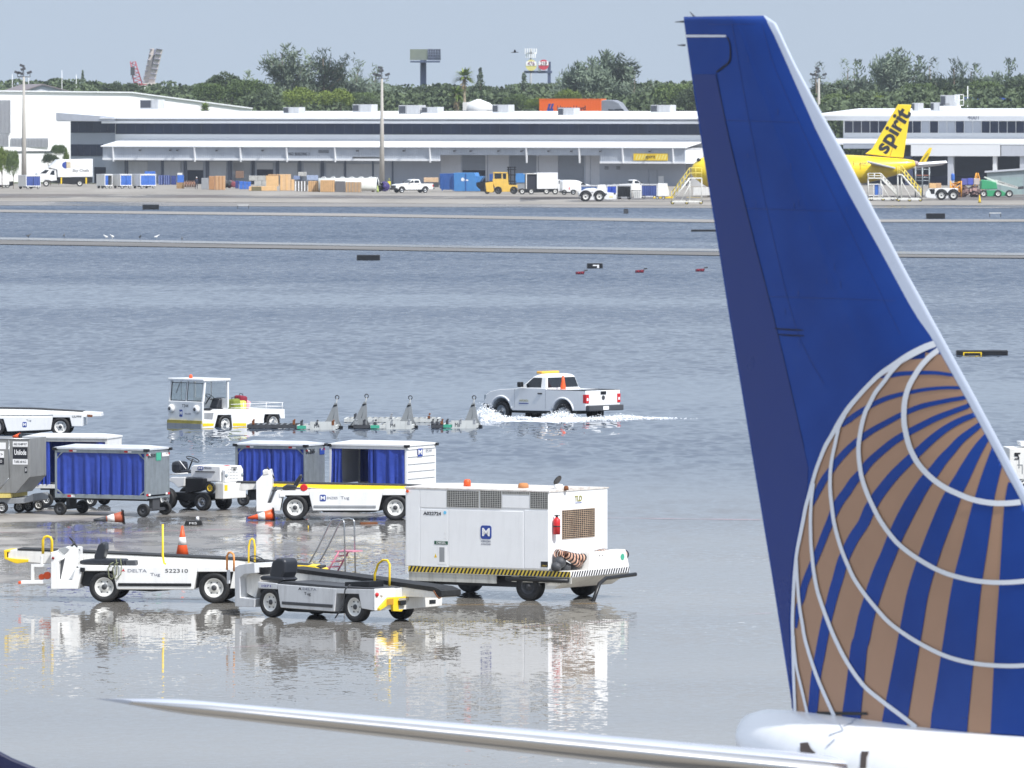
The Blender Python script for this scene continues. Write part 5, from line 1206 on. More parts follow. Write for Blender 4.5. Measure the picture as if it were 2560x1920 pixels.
cone(G(*n6(1140,128))+Vector((0,0,.26)), 'dirty dark orange cone lying on its side below the nearest silver cart', .78, (0,math.radians(-96),math.radians(10)), M('dirty_orange', (168,84,56), .6, var=.15, dirt=.4), grey_tip=True)
fr = Frame(G(*n3(575,1622)), -2); t = fthing(fr, 'wheel_chock', 'black rubber wheel chock with white lettering lying between the cones', 'chock')
P = fr.sides(n3, [(415,1622),(440,1538),(710,1530),(735,1610)]); MB().prism(P, 0, .2, 'y').build('chock_body', black, t, bevel=.015); stxt(fr, t, 'MIS', n3(505,1560), n3(635,1598), inkwhite)
x, z = fr.side(n3(650,1500), .1); MB().cyl((x,.1,z-.05),(x,.1,z+.06),.05,.04,10).build('rope_knot', inkwhite, t)
# boarding steps with pink treads and grey rails
fr = Frame(G(*n7(1125,540)), -30); t = fthing(fr, 'service_steps', 'small pink service steps with tall grey handrails on the wet stand', 'steps')
pk_ = M('faded_pink_paint', (206,130,150), .6, dirt=.25)
s0 = fr.side(n7(1080,335)); b = MB(); b.box(s0[0]-.18,s0[0]+.35,0,.5,s0[1]-.03,s0[1]); b.build('platform', pk_, t)
for yy in (0,.5):
    b = MB(); a, c = fr.side(n7(945,520)), fr.side(n7(1060,345)); b.tube([(a[0],yy,a[1]-.1),(c[0],yy,c[1])], .022, 6)
    b.build('stringer', pk_, t)
for k in range(3):
    q = .25+.27*k; MB().box(a[0]+(c[0]-a[0])*q-.05,a[0]+(c[0]-a[0])*q+.07,0,.5,a[1]+(c[1]-a[1])*q-.015,a[1]+(c[1]-a[1])*q+.015).build('tread', pk_, t)
for yy, o in ((0,0),(.5,0)):
    arc = [(808,440),(890,290),(985,95),(1010,68),(1060,62),(1100,72),(1108,100),(1118,540)]
    b = MB(); b.tube([(fr.side(n7(*p),0)[0], yy, fr.side(n7(*p),0)[1]) for p in arc], .022, 7); b.build('handrail', alu, t)
# timber block and floating bits under the second-row loader
o = MB().rbox((0,0,.03),(.5,.15,.06),(0,0,.2)).build('timber_block', rust, None, loc=G(*n4(1400,945))); tag(o, 'rusty timber block lying in the wet between the box trailer and steps', 'block')
o = MB().rbox((0,0,.03),(.22,.12,.06),(0,0,-.1)).build('timber_block', M('pale_wood', (190,176,140), .8), None, loc=G(*n4(592,902))); tag(o, 'pale wooden block beside the front wheel of the second-row belt loader', 'block')
o = MB().cyl((0,0,0),(0,0,.14),.012,n=6).build('marker_stick', yellow, None, loc=G(*n7(797,160))); tag(o, 'tiny yellow stick standing out of the water behind the steps', 'stick')
# ---- airfield signs in the flood
def sign(p, wpx, hpx, label, m=blackp, ang=0, txt=None, tm=inkwhite, th=.25, name='airfield_sign'):
    s_ = (p[1]-HOR)/12; w_, h_ = wpx/s_, hpx/s_
    t = thing(name, label, 'airfield sign', G(*p), ang, 'airfield signs standing in the flood')
    MB().box(-w_/2,w_/2,0,th,.0,h_).build('panel', m, t, bevel=.02)
    b = MB(); b.box(-w_/2-.02,w_/2+.02,-.03,th+.02,h_-.03,h_+.03); b.box(-w_/2-.06,-w_/2-.001,-.03,th+.02,0,h_); b.box(w_/2+.001,w_/2+.06,-.03,th+.02,0,h_); b.build('frame', darkgrey, t); return t, w_, h_
sign((377,524), 39, 12, 'dark airfield sign back, leftmost, in the strip of water nearest the cargo ramp')
t, w_, h_ = sign((921,651), 55, 13, 'dark airfield sign just below the grey runway strip, left of the red lamps'); 
t, w_, h_ = sign((1487,671), 36, 12, 'black airfield sign showing a white numeral above the left red lamp')
b = MB(); b.box(-.15,w_*.3,-.012,-.004,h_*.5,h_*.75); b.box(w_*.16,w_*.3,-.0125,-.004,h_*.1,h_*.5); b.build('white_numeral', inkwhite, t)
sign((1565,534), 9, 11, 'small upright grey marker box in the far strip of water', darkgrey)
sign((1765,579), 72, 4.5, 'long low black sign partly hidden by the blue tail fin')
sign((2339,547), 45, 13, 'dark airfield sign in the far water, right of the blue tail fin')
t, w_, h_ = sign((2455,888), 124, 11, 'long dark airfield sign with a yellow arrow panel at the right edge', ang=0)
x0_ = -w_*.38; b = MB(); 
for a in ((x0_,x0_+.9,h_*.5,h_*.72),(x0_,x0_+.06,h_*.05,h_*.5),(x0_+.84,x0_+.9,h_*.05,h_*.5)): b.box(a[0],a[1],-.012,-.004,a[2],a[3])
b.build('yellow_bracket', yellow, t)
for p, lb in (((608,523),'empty thin sign frame in the far water, left of the white pickup'),((2488,543),'empty thin sign frame in the far water at the right edge')):
    s_ = (p[1]-HOR)/12; w_, h_ = 29/s_, 11/s_; t = thing('sign_frame', lb, 'sign frame', G(*p), 0)
    b = MB(); b.box(-w_/2,w_/2,0,.1,h_-.07,h_+.02); b.build('top_bar', offwhite, t)
    for x in (-w_/2, w_/2-.08): MB().box(x,x+.08,0,.1,0,h_-.07).build('post', darkgrey, t)
for p, lb in (((1451,686),'left'),((1600,682),'middle'),((1751,679),'right')):
    s_ = (p[1]-HOR)/12; t = thing('guard_light', f'dark red runway guard light standing in the water, {lb} one of three', 'guard light', G(*p), 4, 'red runway guard lights')
    h_ = 9/s_; w_ = 23/s_; MB().prism([(-w_/2,0),(w_*.4,0),(w_*.5,h_*.9),(-w_/2,h_*.72)], 0, .3, 'y').build('lamp_housing', M('dark_red_housing', (104,34,52), .5, var=.15), t, bevel=.03)
    MB().prism([(w_*.42,h_*.92),(w_*.8,h_*1.0),(w_*.8,h_*1.35),(w_*.45,h_*1.25)], 0, .3, 'y').build('visor', darkgrey, t); 
    b = MB(); b.lathe([(.07,-.01),(.02,-.03)], (-w_*.2,0,h_*.4), 'y', 10); b.build('lens', M('red_lens', (150,30,50), .2), t)
    b = MB(); b.lathe([(.07,-.01),(.02,-.03)], (w_*.2,0,h_*.4), 'y', 10); b.build('lens', MATS['red_lens'], t)
# ---- birds resting on the runway strip, one in the air
bw = M('gull_white', (225,225,222), .8); bg = M('gull_dark', (90,92,96), .8)
for k, (x, y, m, lb) in enumerate(((71,595,bg,'grey gull, leftmost of the resting birds'),(160,594,bg,'grey gull standing a few metres right of the leftmost bird'),(265,598,bw,'white gull, left one of the close pair'),(281,597,bw,'white gull, right one of the close pair'),(350,598,bg,'grey gull standing right of the close pair'),(391,598,bw,'white gull beside a grey gull on the strip'),(455,602,bg,'grey gull, rightmost on the strip'))):
    g = G(x,y,.1); b = MB(); R_ = .16
    b.loft([[(-.32,.0+.01*math.cos(a),.24+.01*math.sin(a)) for a in [i*PI/4 for i in range(8)]],[(-.1,R_*.6*math.cos(a),.24+R_*.7*math.sin(a)) for a in [i*PI/4 for i in range(8)]],[(.1,R_*.6*math.cos(a),.28+R_*.7*math.sin(a)) for a in [i*PI/4 for i in range(8)]],[(.2,.05*math.cos(a),.38+.05*math.sin(a)) for a in [i*PI/4 for i in range(8)]],[(.3,.05*math.cos(a),.44+.05*math.sin(a)) for a in [i*PI/4 for i in range(8)]],[(.4,.01*math.cos(a),.43+.01*math.sin(a)) for a in [i*PI/4 for i in range(8)]]], 0, True)
    b.cyl((0,.03,0),(0,.03,.2),.015,n=5); b.cyl((.04,-.03,0),(.04,-.03,.2),.015,n=5)
    o = b.build('gull', m, None, loc=g); o.scale = (.75,.75,.85); o.rotation_euler = (0,0,k*1.3); tag(o, lb, 'bird', 'gulls resting on the runway')
b = MB(); b.loft([[(-.35,0,0),(-.35,.01,.01),(-.35,0,.02)],[(0,-.07,0),(0,.07,0),(0,0,.12)],[(.35,-.01,.03),(.35,.01,.03),(.35,0,.04)]], 0, True); b.add([(-.1,0,.06),(.12,0,.06),(.05,-.7,.25),(-.05,-.7,.25)],[(0,1,2,3)]).add([(-.1,0,.06),(.12,0,.06),(.05,.7,.25),(-.05,.7,.25)],[(0,1,2,3)])
o = b.build('flying_bird', bg, None, loc=W(1287,132,700)); tag(o, 'small dark bird flying left of the two round sign discs', 'bird')
# ---- white ground vehicle cut by the right edge
fr = Frame(G(2521,1236), 4); t = fthing(fr, 'ground_power_unit', 'white ground power unit with open panel, cut by the right edge behind the fin', 'ground unit')
P = fr.sides(crop(2480,1080,13.825), [(600,560),(600,1650),(3200,1650),(3200,560)]); MB().prism(P, 0, 1.6, 'y').build('cabinet', offwhite, t, bevel=.03)
c_ = crop(2480,1080,13.825)
solid(fr, t, 'control_panel', blackp, c_, [(780,715),(990,715),(990,750),(900,760),(935,860),(935,945),(780,945),(780,910),(900,905),(900,840),(780,830)], -.03, 0)
for q in (((880,1120),(1060,1135)),((930,860),(955,1240)),((1045,1130),(1065,1440))): solid(fr, t, 'cable_duct', midgrey, c_, [q[0],(q[1][0],q[0][1]),q[1],(q[0][0],q[1][1])], -.02, 0, .003)
solid(fr, t, 'lid', white, c_, [(980,340),(3200,340),(3200,480),(1010,480)], .3, 1.2)
for x_ in (.5, 3.5): wheel(t, x_, .1, .3, .2, .17, z=.3)
# ================================================================ CARGO BUILDING
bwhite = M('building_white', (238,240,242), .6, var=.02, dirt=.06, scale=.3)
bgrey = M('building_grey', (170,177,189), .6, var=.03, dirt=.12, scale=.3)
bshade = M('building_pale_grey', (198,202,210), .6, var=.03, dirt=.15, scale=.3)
doorm = M('roller_door', (196,200,205), .55, var=.03, dirt=.2, scale=.5)
doordk = M('tall_roller_door', (132,139,150), .55, var=.04, dirt=.15, scale=.5)
winm = bpy.data.materials.new('window_band'); t_ = NT(winm)
n_ = t_.new('TexNoise', {'Vector': t_.new('TexCoord').outputs['Object'], 'Scale': .35, 'Detail': 4.0}).outputs[0]
t_.link(t_.ramp(n_, [(.35, lin((22,30,52))), (.7, lin((38,48,74)))]), t_.b.inputs['Base Color']); t_.b.inputs['Roughness'].default_value = .12
P0 = W(288,400,1312); P1 = W(1745,400,1268); P0.z = P1.z = 0
BF = Frame(P0, math.degrees(math.atan2(P1.y-P0.y, P1.x-P0.x)))
bt = fthing(BF, 'cargo_building', 'long two-storey white cargo building with dark window band and grey dock canopy', 'building')
def zz(fr, py, px=1000, y=0): return fr.side((px,py), y)[1]
def xx(fr, px, y=0, py=400): return fr.side((px,py), y)[0]
XR = xx(BF, 1800); DEP = 16.0; XW = xx(BF, 174)
z_w1 = zz(BF,309); z_w0 = zz(BF,335.5); z_can = zz(BF,350)
MB().box(0, XR, 0, DEP, -.2, z_w1+.6).build('wall', bwhite, bt)
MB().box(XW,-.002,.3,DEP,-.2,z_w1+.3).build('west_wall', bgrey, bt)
# window band, one pane per bay
nW = 62
for k in range(nW):
    a = .3+(XR-.6)*k/nW; b = .3+(XR-.6)*(k+1)/nW
    MB().box(a+.04, b-.04, -.08, -.01, z_w0, z_w1).build('window', winm, bt)
mb = MB(); mb.box(.1,XR,-.05,-.009,z_w0-.05,z_w1+.05); mb.build('window_frame', M('window_frame', (40,46,60), .5), bt)
for k in range(6):
    a = XW+.1+(-.2-XW)*k/6; b = XW+.1+(-.2-XW)*(k+1)/6; MB().box(a+.03,b-.03,.2,.29,zz(BF,332,230),zz(BF,303,230)).build('window', winm, bt)
for k in range(5):
    a = XW+.1+(xx(BF,256)-XW-.1)*k/5; b = XW+.1+(xx(BF,256)-XW-.1)*(k+1)/5; MB().box(a+.03,b-.03,.2,.29,zz(BF,390,230),zz(BF,361,230)).build('window', winm, bt)
WFp = BF.sides(lambda x,y:(x,y), [(140,281.5),(287,292.5),(287,303.5),(140,301.5)], -2.2)
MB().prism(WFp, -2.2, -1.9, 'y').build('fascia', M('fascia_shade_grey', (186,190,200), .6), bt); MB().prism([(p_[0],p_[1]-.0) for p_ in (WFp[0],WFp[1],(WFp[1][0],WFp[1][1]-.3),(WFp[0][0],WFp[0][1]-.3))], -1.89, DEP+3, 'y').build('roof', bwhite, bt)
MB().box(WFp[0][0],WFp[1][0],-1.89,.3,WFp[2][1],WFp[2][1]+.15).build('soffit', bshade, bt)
# roof: shed roof rising to the back, thin eave, shaded fascia, white lip
ze = zz(BF,295,1000,-2.2); zl0 = zz(BF,309,1000,-1.9); zl1 = zz(BF,303,1000,-1.9)
rf = MB(); rf.prism([(-2.4,ze-.12),(-2.4,ze),(DEP+3.5,ze+1.05),(DEP+3.5,ze-.9),(DEP+3.4,ze-1.0),(0,ze-.5)], -1.5, XR+.5, 'x'); rf.build('roof', bwhite, bt)
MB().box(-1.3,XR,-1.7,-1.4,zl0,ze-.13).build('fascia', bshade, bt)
MB().box(-1.3,XR,-2.1,-1.71,zl0,zl1).build('eave_lip', bwhite, bt)
# ribbed edge
rb = MB()
for k in range(210): x = -1.4+(XR+1.8)*k/210; rb.box(x, x+.16, -2.5, -2.41, ze-.1, ze+.02)
rb.build('roof_ribs', bwhite, bt)
# dock canopy
CY = -6.5
CF = lambda px, py: BF.side((px,py), CY)
cx0, cx1 = CF(257,380)[0], CF(1712,380)[0]; cz1 = CF(1000,367)[1]; cz0 = CF(1000,402)[1]; clip = CF(1000,396)[1]
MB().prism([(CY-.35,cz1-.1),(CY-.35,cz1+.05),(-.02,z_can),(-.02,z_can-.2)], cx0-.2, cx1+.3, 'x').build('canopy_roof', bwhite, bt)
fz = MB(); fm = bpy.data.materials.new('ribbed_fascia'); q_ = NT(fm)
tcx = q_.new('SeparateXYZ', {0: q_.new('TexCoord').outputs['Object']}).outputs[0]
wv = q_.math('SINE', q_.math('MULTIPLY', tcx, 20.0))
nn = q_.new('TexNoise', {'Scale': .4, 'Vector': q_.new('TexCoord').outputs['Object']}).outputs[0]
q_.link(q_.ramp(nn, [(.3, lin((160,168,180))), (.7, lin((180,187,197)))]), q_.b.inputs['Base Color']); q_.link(q_.new('Bump', {'Height': wv, 'Strength': .5, 'Distance': .03}).outputs[0], q_.b.inputs['Normal'])
def fascia(pa, pb, za, zb2): MB().box(CF(pa,380)[0], CF(pb,380)[0], CY, CY+.2, za, zb2).build('canopy_fascia', fm, bt)
fascia(257, 880, cz0, cz1-.1); fascia(880, 958, CF(920,392)[1], cz1-.1); fascia(958, 1100, cz0, cz1-.1); fascia(1100, 1500, CF(1300,388)[1], cz1-.1); fascia(1500, 1712, cz0-.25, cz1-.1)
MB().box(cx0, CF(1100,380)[0], CY-.12, CY-.001, cz0-.02, clip-.05).build('fascia_lip', bwhite, bt)
MB().box(CF(1500,380)[0], cx1, CY-.12, CY-.001, cz0-.3, cz0+.0).build('fascia_lip', bwhite, bt)
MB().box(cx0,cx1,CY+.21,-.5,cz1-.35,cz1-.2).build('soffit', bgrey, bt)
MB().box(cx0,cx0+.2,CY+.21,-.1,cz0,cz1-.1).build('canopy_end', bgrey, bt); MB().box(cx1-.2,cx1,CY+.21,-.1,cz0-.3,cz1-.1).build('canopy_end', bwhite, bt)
rb = MB()
for k in range(420): x = cx0+(cx1-cx0)*k/420; rb.box(x, x+.09, CY-.42, CY-.36, cz1-.12, cz1+.03)
rb.build('canopy_ribs', bwhite, bt)
for px in [q/3.456 for q in (983,1687,2083)]+[560+q/3.456 for q in (548,965,1785)]+[1120+q/3.456 for q in (683,1140,1515,1950)]:
    x = CF(px,380)[0]; MB().prism([(CY-.4,cz1-.15),(CY-.01,cz1-.15),(CY-.01,cz0-.25),(CY-.2,cz0-.25)], x-.09, x+.09, 'x').build('canopy_bracket', bwhite, bt)
for px in [q/3.456 for q in (1225,1487,1548,1887)]+[560+q/3.456 for q in (348,1167,1568)]+[1120+q/3.456 for q in (70,210,450,650,883,1080,1330,1757)]:
    x = CF(px,380)[0]; lm = MB(); lm.box(x-.14,x+.14,CY-.75,CY-.45,cz1-.75,cz1-.5); lm.cyl((x,CY-.5,cz1-.55),(x,CY,cz1-.5),.04,n=6); lm.build('dock_lamp', darkgrey, bt)
x0_, z0_ = CF(*c2(558,1066)); x1_, z1_ = CF(*c2(740,1044))
o = text(bt, 'BSO  BUILDING 2', (z1_-z0_)/.72, ((x0_+x1_)/2, CY-.03, (z0_+z1_)/2), FRONT, ink, ext=.01); wd_ = max(v.co.x for v in o.data.vertices)-min(v.co.x for v in o.data.vertices); o.scale = ((x1_-x0_)/wd_, 1.15, 1)
a, b = CF(*c2(815,1045)), CF(*c2(905,1018)); lv = MB(); [lv.box(a[0],b[0],CY-.04,CY-.005,a[1]+(b[1]-a[1])*k/3+.02,a[1]+(b[1]-a[1])*(k+.6)/3) for k in range(3)]; lv.build('louvre', darkgrey, bt)
a, b = CF(*c3(1605,1110)), CF(*c3(1900,1050)); sg = MB().box(a[0],b[0],CY-.14,CY-.05,a[1],b[1]).build('sign_board', yellow, bt)
xm_, zm_ = (a[0]+b[0])/2, (a[1]+b[1])/2; text(sg, 'spirit', (b[1]-a[1])*.75, (xm_,CY-.16,zm_+.05), FRONT, ink, ext=.01)
ps = MB()
for k in range(11):
    if k in (4,5,6): continue
    x = a[0]+.3+(b[0]-a[0]-.9)*k/10; ps.add([(x,CY-.145,a[1]+.15),(x+.25,CY-.145,a[1]+.15),(x+.55,CY-.145,b[1]-.15),(x+.3,CY-.145,b[1]-.15)], [(0,1,2,3)])
ps.build('sign_stripes', M('pale_yellow_ink', (244,226,130), .5), sg)
# dock wall under the canopy
DY = -3.5; DF = lambda px, py: BF.side((px,py), DY)
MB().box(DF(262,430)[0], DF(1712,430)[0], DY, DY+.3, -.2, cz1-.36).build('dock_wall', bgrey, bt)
def dock(c, xa, xb, ya, yb, m=doorm, nm='dock_door', opn=None):
    a, b = DF(*c(xa, yb)), DF(*c(xb, ya)); zb_ = max(a[1], .05); d = MB(); n = max(3, int((b[1]-zb_)/.5))
    for k in range(n): h0 = zb_+(b[1]-zb_)*k/n; h1 = zb_+(b[1]-zb_)*(k+1)/n; d.box(a[0],b[0],DY-.1,DY-.02,h0+.015,h1-.015)
    d.box(a[0],b[0],DY-.07,DY-.01,zb_,b[1]); o = d.build(nm, m, bt)
for c, xa, xb, ya, yb in ((c1,1112,1278,1118,1330),(c1,1420,1563,1118,1330),(c1,1620,1757,1118,1192),(c1,1815,1958,1118,1330),(c1,2018,2160,1118,1330),(c2,80,226,1128,1330),(c2,285,424,1128,1186),(c2,482,636,1130,1330),(c2,692,830,1132,1330),(c2,886,1036,1135,1330),(c2,1060,1280,1140,1330),(c2,1300,1360,1140,1330)): dock(c, xa, xb, ya, yb)
for c, xa, xb, ya, yb in ((c3,125,328,1060,1190),(c3,540,770,1062,1330),(c3,962,1172,1066,1330)): dock(c, xa, xb, ya, yb, doordk)
dock(c3, 1522, 1735, 1190, 1330, bgrey, 'sliding_door'); dock(c3, 1745, 1806, 1190, 1330, bgrey, 'sliding_door'); dock(c3, 1820, 1866, 1245, 1330, bwhite, 'personnel_door')
opn = MB()
for c, xa, xb, ya, yb in ((c1,1620,1757,1194,1340),(c2,285,424,1188,1340),(c3,125,328,1194,1340),(c1,815,915,1168,1340)):
    a, b = DF(*c(xa, yb)), DF(*c(xb, ya)); MB().box(a[0],b[0],DY-.03,DY-.005,.0,b[1]).build('door_opening', M('dark_opening', (34,38,52), .8), bt)
for px in [q/3.456 for q in (1085,1104,1400,1413,1595,1610,1785,1800,1985,2000,2180,2195)]+[560+q/3.456 for q in (40,60,245,262,455,470,650,662,845,860,1048,1288,1458)]:
    x = DF(px,430)[0]; MB().box(x-.1,x+.1,DY-.16,DY-.001,0,cz0+.2).build('downpipe', M('downpipe_grey', (98,106,122), .6), bt)
for px in [1120+q/3.456 for q in (335,524,775,948,1225)]:
    x = DF(px,430)[0]; MB().box(x-.12,x+.12,DY-.2,DY-.001,0,cz0+.9).build('downpipe', bshade, bt)
def wallpanel(c, xa, xb, ya, yb, m):
    a, b = DF(*c(xa, yb)), DF(*c(xb, ya)); MB().box(a[0],b[0],DY-.02,DY-.001,max(a[1],0),b[1]).build('wall_panel', m, bt)
for xa, xb in ((-60,110),(345,515),(785,940),(1190,1310)): wallpanel(c3, xa, xb, 1060, 1330, bshade)
for xa in (1355, 1455): 
    a, b = DF(*c3(xa,1188)), DF(*c3(xa+32,1158)); lv = MB(); [lv.box(a[0],b[0],DY-.08,DY-.005,a[1]+(b[1]-a[1])*k/3+.03,a[1]+(b[1]-a[1])*(k+.6)/3) for k in range(3)]; lv.build('vent', darkgrey, bt)
# rooftop air handlers
acm = M('air_handler', (186,188,190), .55, var=.08, dirt=.3, scale=1.0); acd = M('air_handler_grille', (64,68,76), .6)
def rooftop(fr, px0, px1, py0, py1, label, yloc=9, dark=.33, open_=0, parent_y=0):
    a, b = fr.side((px0,py1), yloc), fr.side((px1,py0), yloc); L, H = b[0]-a[0], b[1]-a[1]
    t = thing('roof_air_handler', label, 'air handler', fr.loc+fr.R@Vector((a[0],yloc,a[1])), math.degrees(fr.ang), 'rooftop air handlers')
    MB().box(0,L,0,2.2,0,H).build('casing', acm, t, bevel=.04)
    MB().box(L*.02,L*dark,-.03,-.001,H*.12,H*.9).build('grille', acd, t); MB().box(L*(dark+.04),L*(dark+.06),-.03,-.001,0,H).build('seam', midgrey, t)
    MB().box(-.1,L+.1,-.1,2.3,-.9,-.001).build('roof_curb', bwhite, t)
rooftop(BF, 350, 395, 249, 272, 'rooftop air handler with two dark openings, leftmost on the roof', 8, .6)
for q, lb in (((560+512/3.456,560+645/3.456,80+650/3.456,80+703/3.456),'small grey rooftop air handler in front of the dark rounded tree'),((560+1110/3.456,560+1272/3.456,80+625/3.456,80+690/3.456),'rooftop air handler left of the central light mast'),((560+1508/3.456,560+1690/3.456,80+632/3.456,80+712/3.456),'largest pale rooftop air handler, right of the central light mast'),((560+1708/3.456,560+1845/3.456,80+648/3.456,80+700/3.456),'low rooftop air handler beside the largest pale one'),((1120+383/3.456,1120+520/3.456,80+628/3.456,80+696/3.456),'rooftop air handler beside the white mixer drum'),((1120+948/3.456,1120+1086/3.456,80+655/3.456,80+726/3.456),'pale rooftop air handler in front of the orange container'),((1120+1750/3.456,1120+1918/3.456,80+630/3.456,80+694/3.456),'rooftop air handler nearest the blue tail fin')):
    rooftop(BF, *q, lb, 9 if q[1] < 1100 else 7)

# ---- second cargo building right of the fin
Q0 = W(2108,400,1292); Q0.z = 0
B2 = Frame(Q0, -24)
b2 = fthing(B2, 'cargo_building', 'white two-storey cargo building behind the yellow airliner tail with open dark bays', 'building')
X2 = xx(B2, 2760)
bz = lambda q, c=c4, px=1000, y=0: B2.side(c(px,q), y)[1]
MB().box(0, X2, 0, 18, bz(880), bz(700)).build('upper_wall', bwhite, b2)
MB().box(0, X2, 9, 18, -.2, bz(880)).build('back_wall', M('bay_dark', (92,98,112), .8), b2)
for k in range(30):
    a = .2+(X2-.4)*k/30; b = .2+(X2-.4)*(k+1)/30; MB().box(a+.08,b-.06,-.08,-.005,bz(803),bz(712)).build('window', winm if k not in (9,11,12,14,15) else bgrey, b2)
MB().box(-3.5,X2,-2.4,18,bz(705,y=-2.4),bz(668,y=-2.4)).build('eave', bwhite, b2)
MB().prism([(-2.6,bz(660,y=-2.4)),(18,bz(625,px=1900,y=18)+.3),(18,bz(680)),(-2.6,bz(672,y=-2.4))], -4.5, X2+1, 'x').build('roof', bwhite, b2)
MB().prism([(-7.5,bz(885,px=1500,y=-7.5)),(-.02,bz(845)),(-.02,bz(875)),(-7.5,bz(900,px=1500,y=-7.5))], -1, X2, 'x').build('canopy_roof', bwhite, b2)
kf = lambda x, y: B2.side(c4(x,y), -7.5)
MB().box(kf(1140,900)[0], kf(1850,900)[0], -7.5, -7.2, kf(1500,990)[1], kf(1500,895)[1]).build('canopy_fascia', bwhite, b2)
MB().box(kf(600,900)[0], kf(1085,900)[0], -7.5, -7.2, kf(800,930)[1], kf(800,890)[1]).build('canopy_fascia', bgrey, b2)
MB().box(kf(1860,900)[0], X2, -7.5, -7.2, kf(2000,990)[1], kf(2000,905)[1]).build('canopy_fascia', bshade, b2)
for xa, xb, m in ((1085,1140,M('blue_grey_door', (70,78,108), .6)),(1425,1470,bshade),(1785,1815,bwhite),(2000,2040,bshade)):
    a, b = kf(xa,1240), kf(xb,990); MB().box(a[0],b[0],-7.1,-6.6,.0,b[1]).build('column', m, b2)
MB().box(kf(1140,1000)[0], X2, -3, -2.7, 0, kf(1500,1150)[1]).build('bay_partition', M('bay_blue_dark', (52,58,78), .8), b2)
text(b2, '4001', 1.0, (B2.side(c4(1640,682),-2.5)[0], -2.45, B2.side(c4(1640,682),-2.5)[1]), FRONT, inkgrey, ext=.01)
for q, lb in (((1920+1375/3.19,1920+1490/3.19,80+503/3.19,80+590/3.19),'tallest rooftop air handler with a cage, right edge building'),((1920+1296/3.19,1920+1368/3.19,80+562/3.19,80+628/3.19),'lower grey rooftop air handler left of the tallest one'),((1920+1370/3.19,1920+1455/3.19,80+565/3.19,80+625/3.19),'grey rooftop air handler directly below the tallest one'),((1920+1150/3.19,1920+1200/3.19,80+566/3.19,80+628/3.19),'rooftop air handler peeking out behind the yellow fin')):
    rooftop(B2, *q, lb, 8)
cg_ = thing('roof_cage', 'white open frame cage beside the tallest air handler', 'roof cage', B2.loc+B2.R@Vector((*[B2.side(c4(1490,585),8)[0]],8,B2.side(c4(1490,585),8)[1])), -24)
b = MB(); w_, h_ = 68/3.19/16.3*1.1, 85/3.19/16.3
for x in (0,w_*.5,w_): b.cyl((x,0,0),(x,0,h_),.05,n=5)
for z in (0,h_*.5,h_): b.cyl((0,0,z),(w_,0,z),.05,n=5)
b.build('frame', white, cg_)
# small shed at the right edge
S0 = G(2470,487); SFr = Frame(S0, -10); st = fthing(SFr, 'equipment_shed', 'low pale green-grey shed with roller door at the right edge', 'shed')
sm_ = M('shed_wall', (148,162,166), .7, dirt=.2)
MB().prism(SFr.sides(c4, [(1745,1300),(1745,1115),(2600,1060),(2600,1300)]), 0, 9, 'y').build('wall', sm_, st)
MB().prism(SFr.sides(c4, [(1730,1122),(1730,1108),(2600,1046),(2600,1064)]), -.3, 9.2, 'y').build('roof', bshade, st)
MB().prism(SFr.sides(c4, [(1855,1310),(1855,1158),(2030,1158),(2030,1310)], -.05), -.05, -.005, 'y').build('roller_door', M('green_door', (150,170,170), .6), st)

# ---- hangars at the left
HF = Frame(Vector((W(0,400,1350).x,1350,0)), 16)
hg = fthing(HF, 'hangar', 'very large bright white hangar with low gabled roof filling the left background', 'hangar')
hw = M('hangar_white', (246,246,244), .7, var=.01, scale=.2)
MB().prism(HF.sides(lambda x,y:(x,y), [(-300,470),(-300,225),(200,231),(330,232),(630,271),(632,470)]), 0, 25, 'y').build('hall', hw, hg)
MB().prism(HF.sides(lambda x,y:(x,y), [(-300,222.5),(330,229.5),(632,269.5),(632,272.5),(330,232.5),(-300,225.5)], -.4), -.4, 25.4, 'y').build('roof', M('hangar_roof', (232,234,236), .6), hg)
rp_ = MB()
def ribs(x0, x1, y0, y1, n):
    b = MB()
    for k in range(n):
        a = HF.side((x0+(x1-x0)*(k+.2)/n, y1), -.1); c = HF.side((x0+(x1-x0)*(k+.6)/n, y0), -.1); b.box(a[0],c[0],-.35,-.02,a[1],c[1])
    b.build('ribbed_panel', M('rib_grey', (178,180,186), .6), hg)
ribs(-60, 27, 250, 333, 26); ribs(-60, 22, 336, 371, 24); ribs(27, 121, 345, 369, 26)
HS = Frame(Vector((W(60,400,1400).x,1400,0)), 10); h2 = fthing(HS, 'hangar', 'pale grey gable roof peeking above the bright white hangar', 'hangar')
MB().prism(HS.sides(lambda x,y:(x,y), [(62,280),(62,225),(107,211.5),(195,234),(195,280)]), 0, 30, 'y').build('gable', bshade, h2)
MB().prism(HS.sides(lambda x,y:(x,y), [(58,226.5),(107,209.5),(198,233.5),(198,235.5),(107,212),(58,229)], -.5), -.5, 30.5, 'y').build('roof', M('brown_roof', (128,120,122), .7), h2)
# low annex roof left, below the ribs
AF = Frame(Vector((W(40,400,1330).x,1330,0)), 16); an = fthing(AF, 'annex', 'low white annex with thin dark gutter at the left edge', 'building')
MB().prism(AF.sides(lambda x,y:(x,y), [(-200,470),(-200,372),(60,368),(135,377),(135,470)]), 0, 8, 'y').build('wall', hw, an)
MB().prism(AF.sides(lambda x,y:(x,y), [(-200,380),(135,377.5),(135,379.5),(-200,382)], -.2), -.2, -.01, 'y').build('gutter', darkgrey, an)

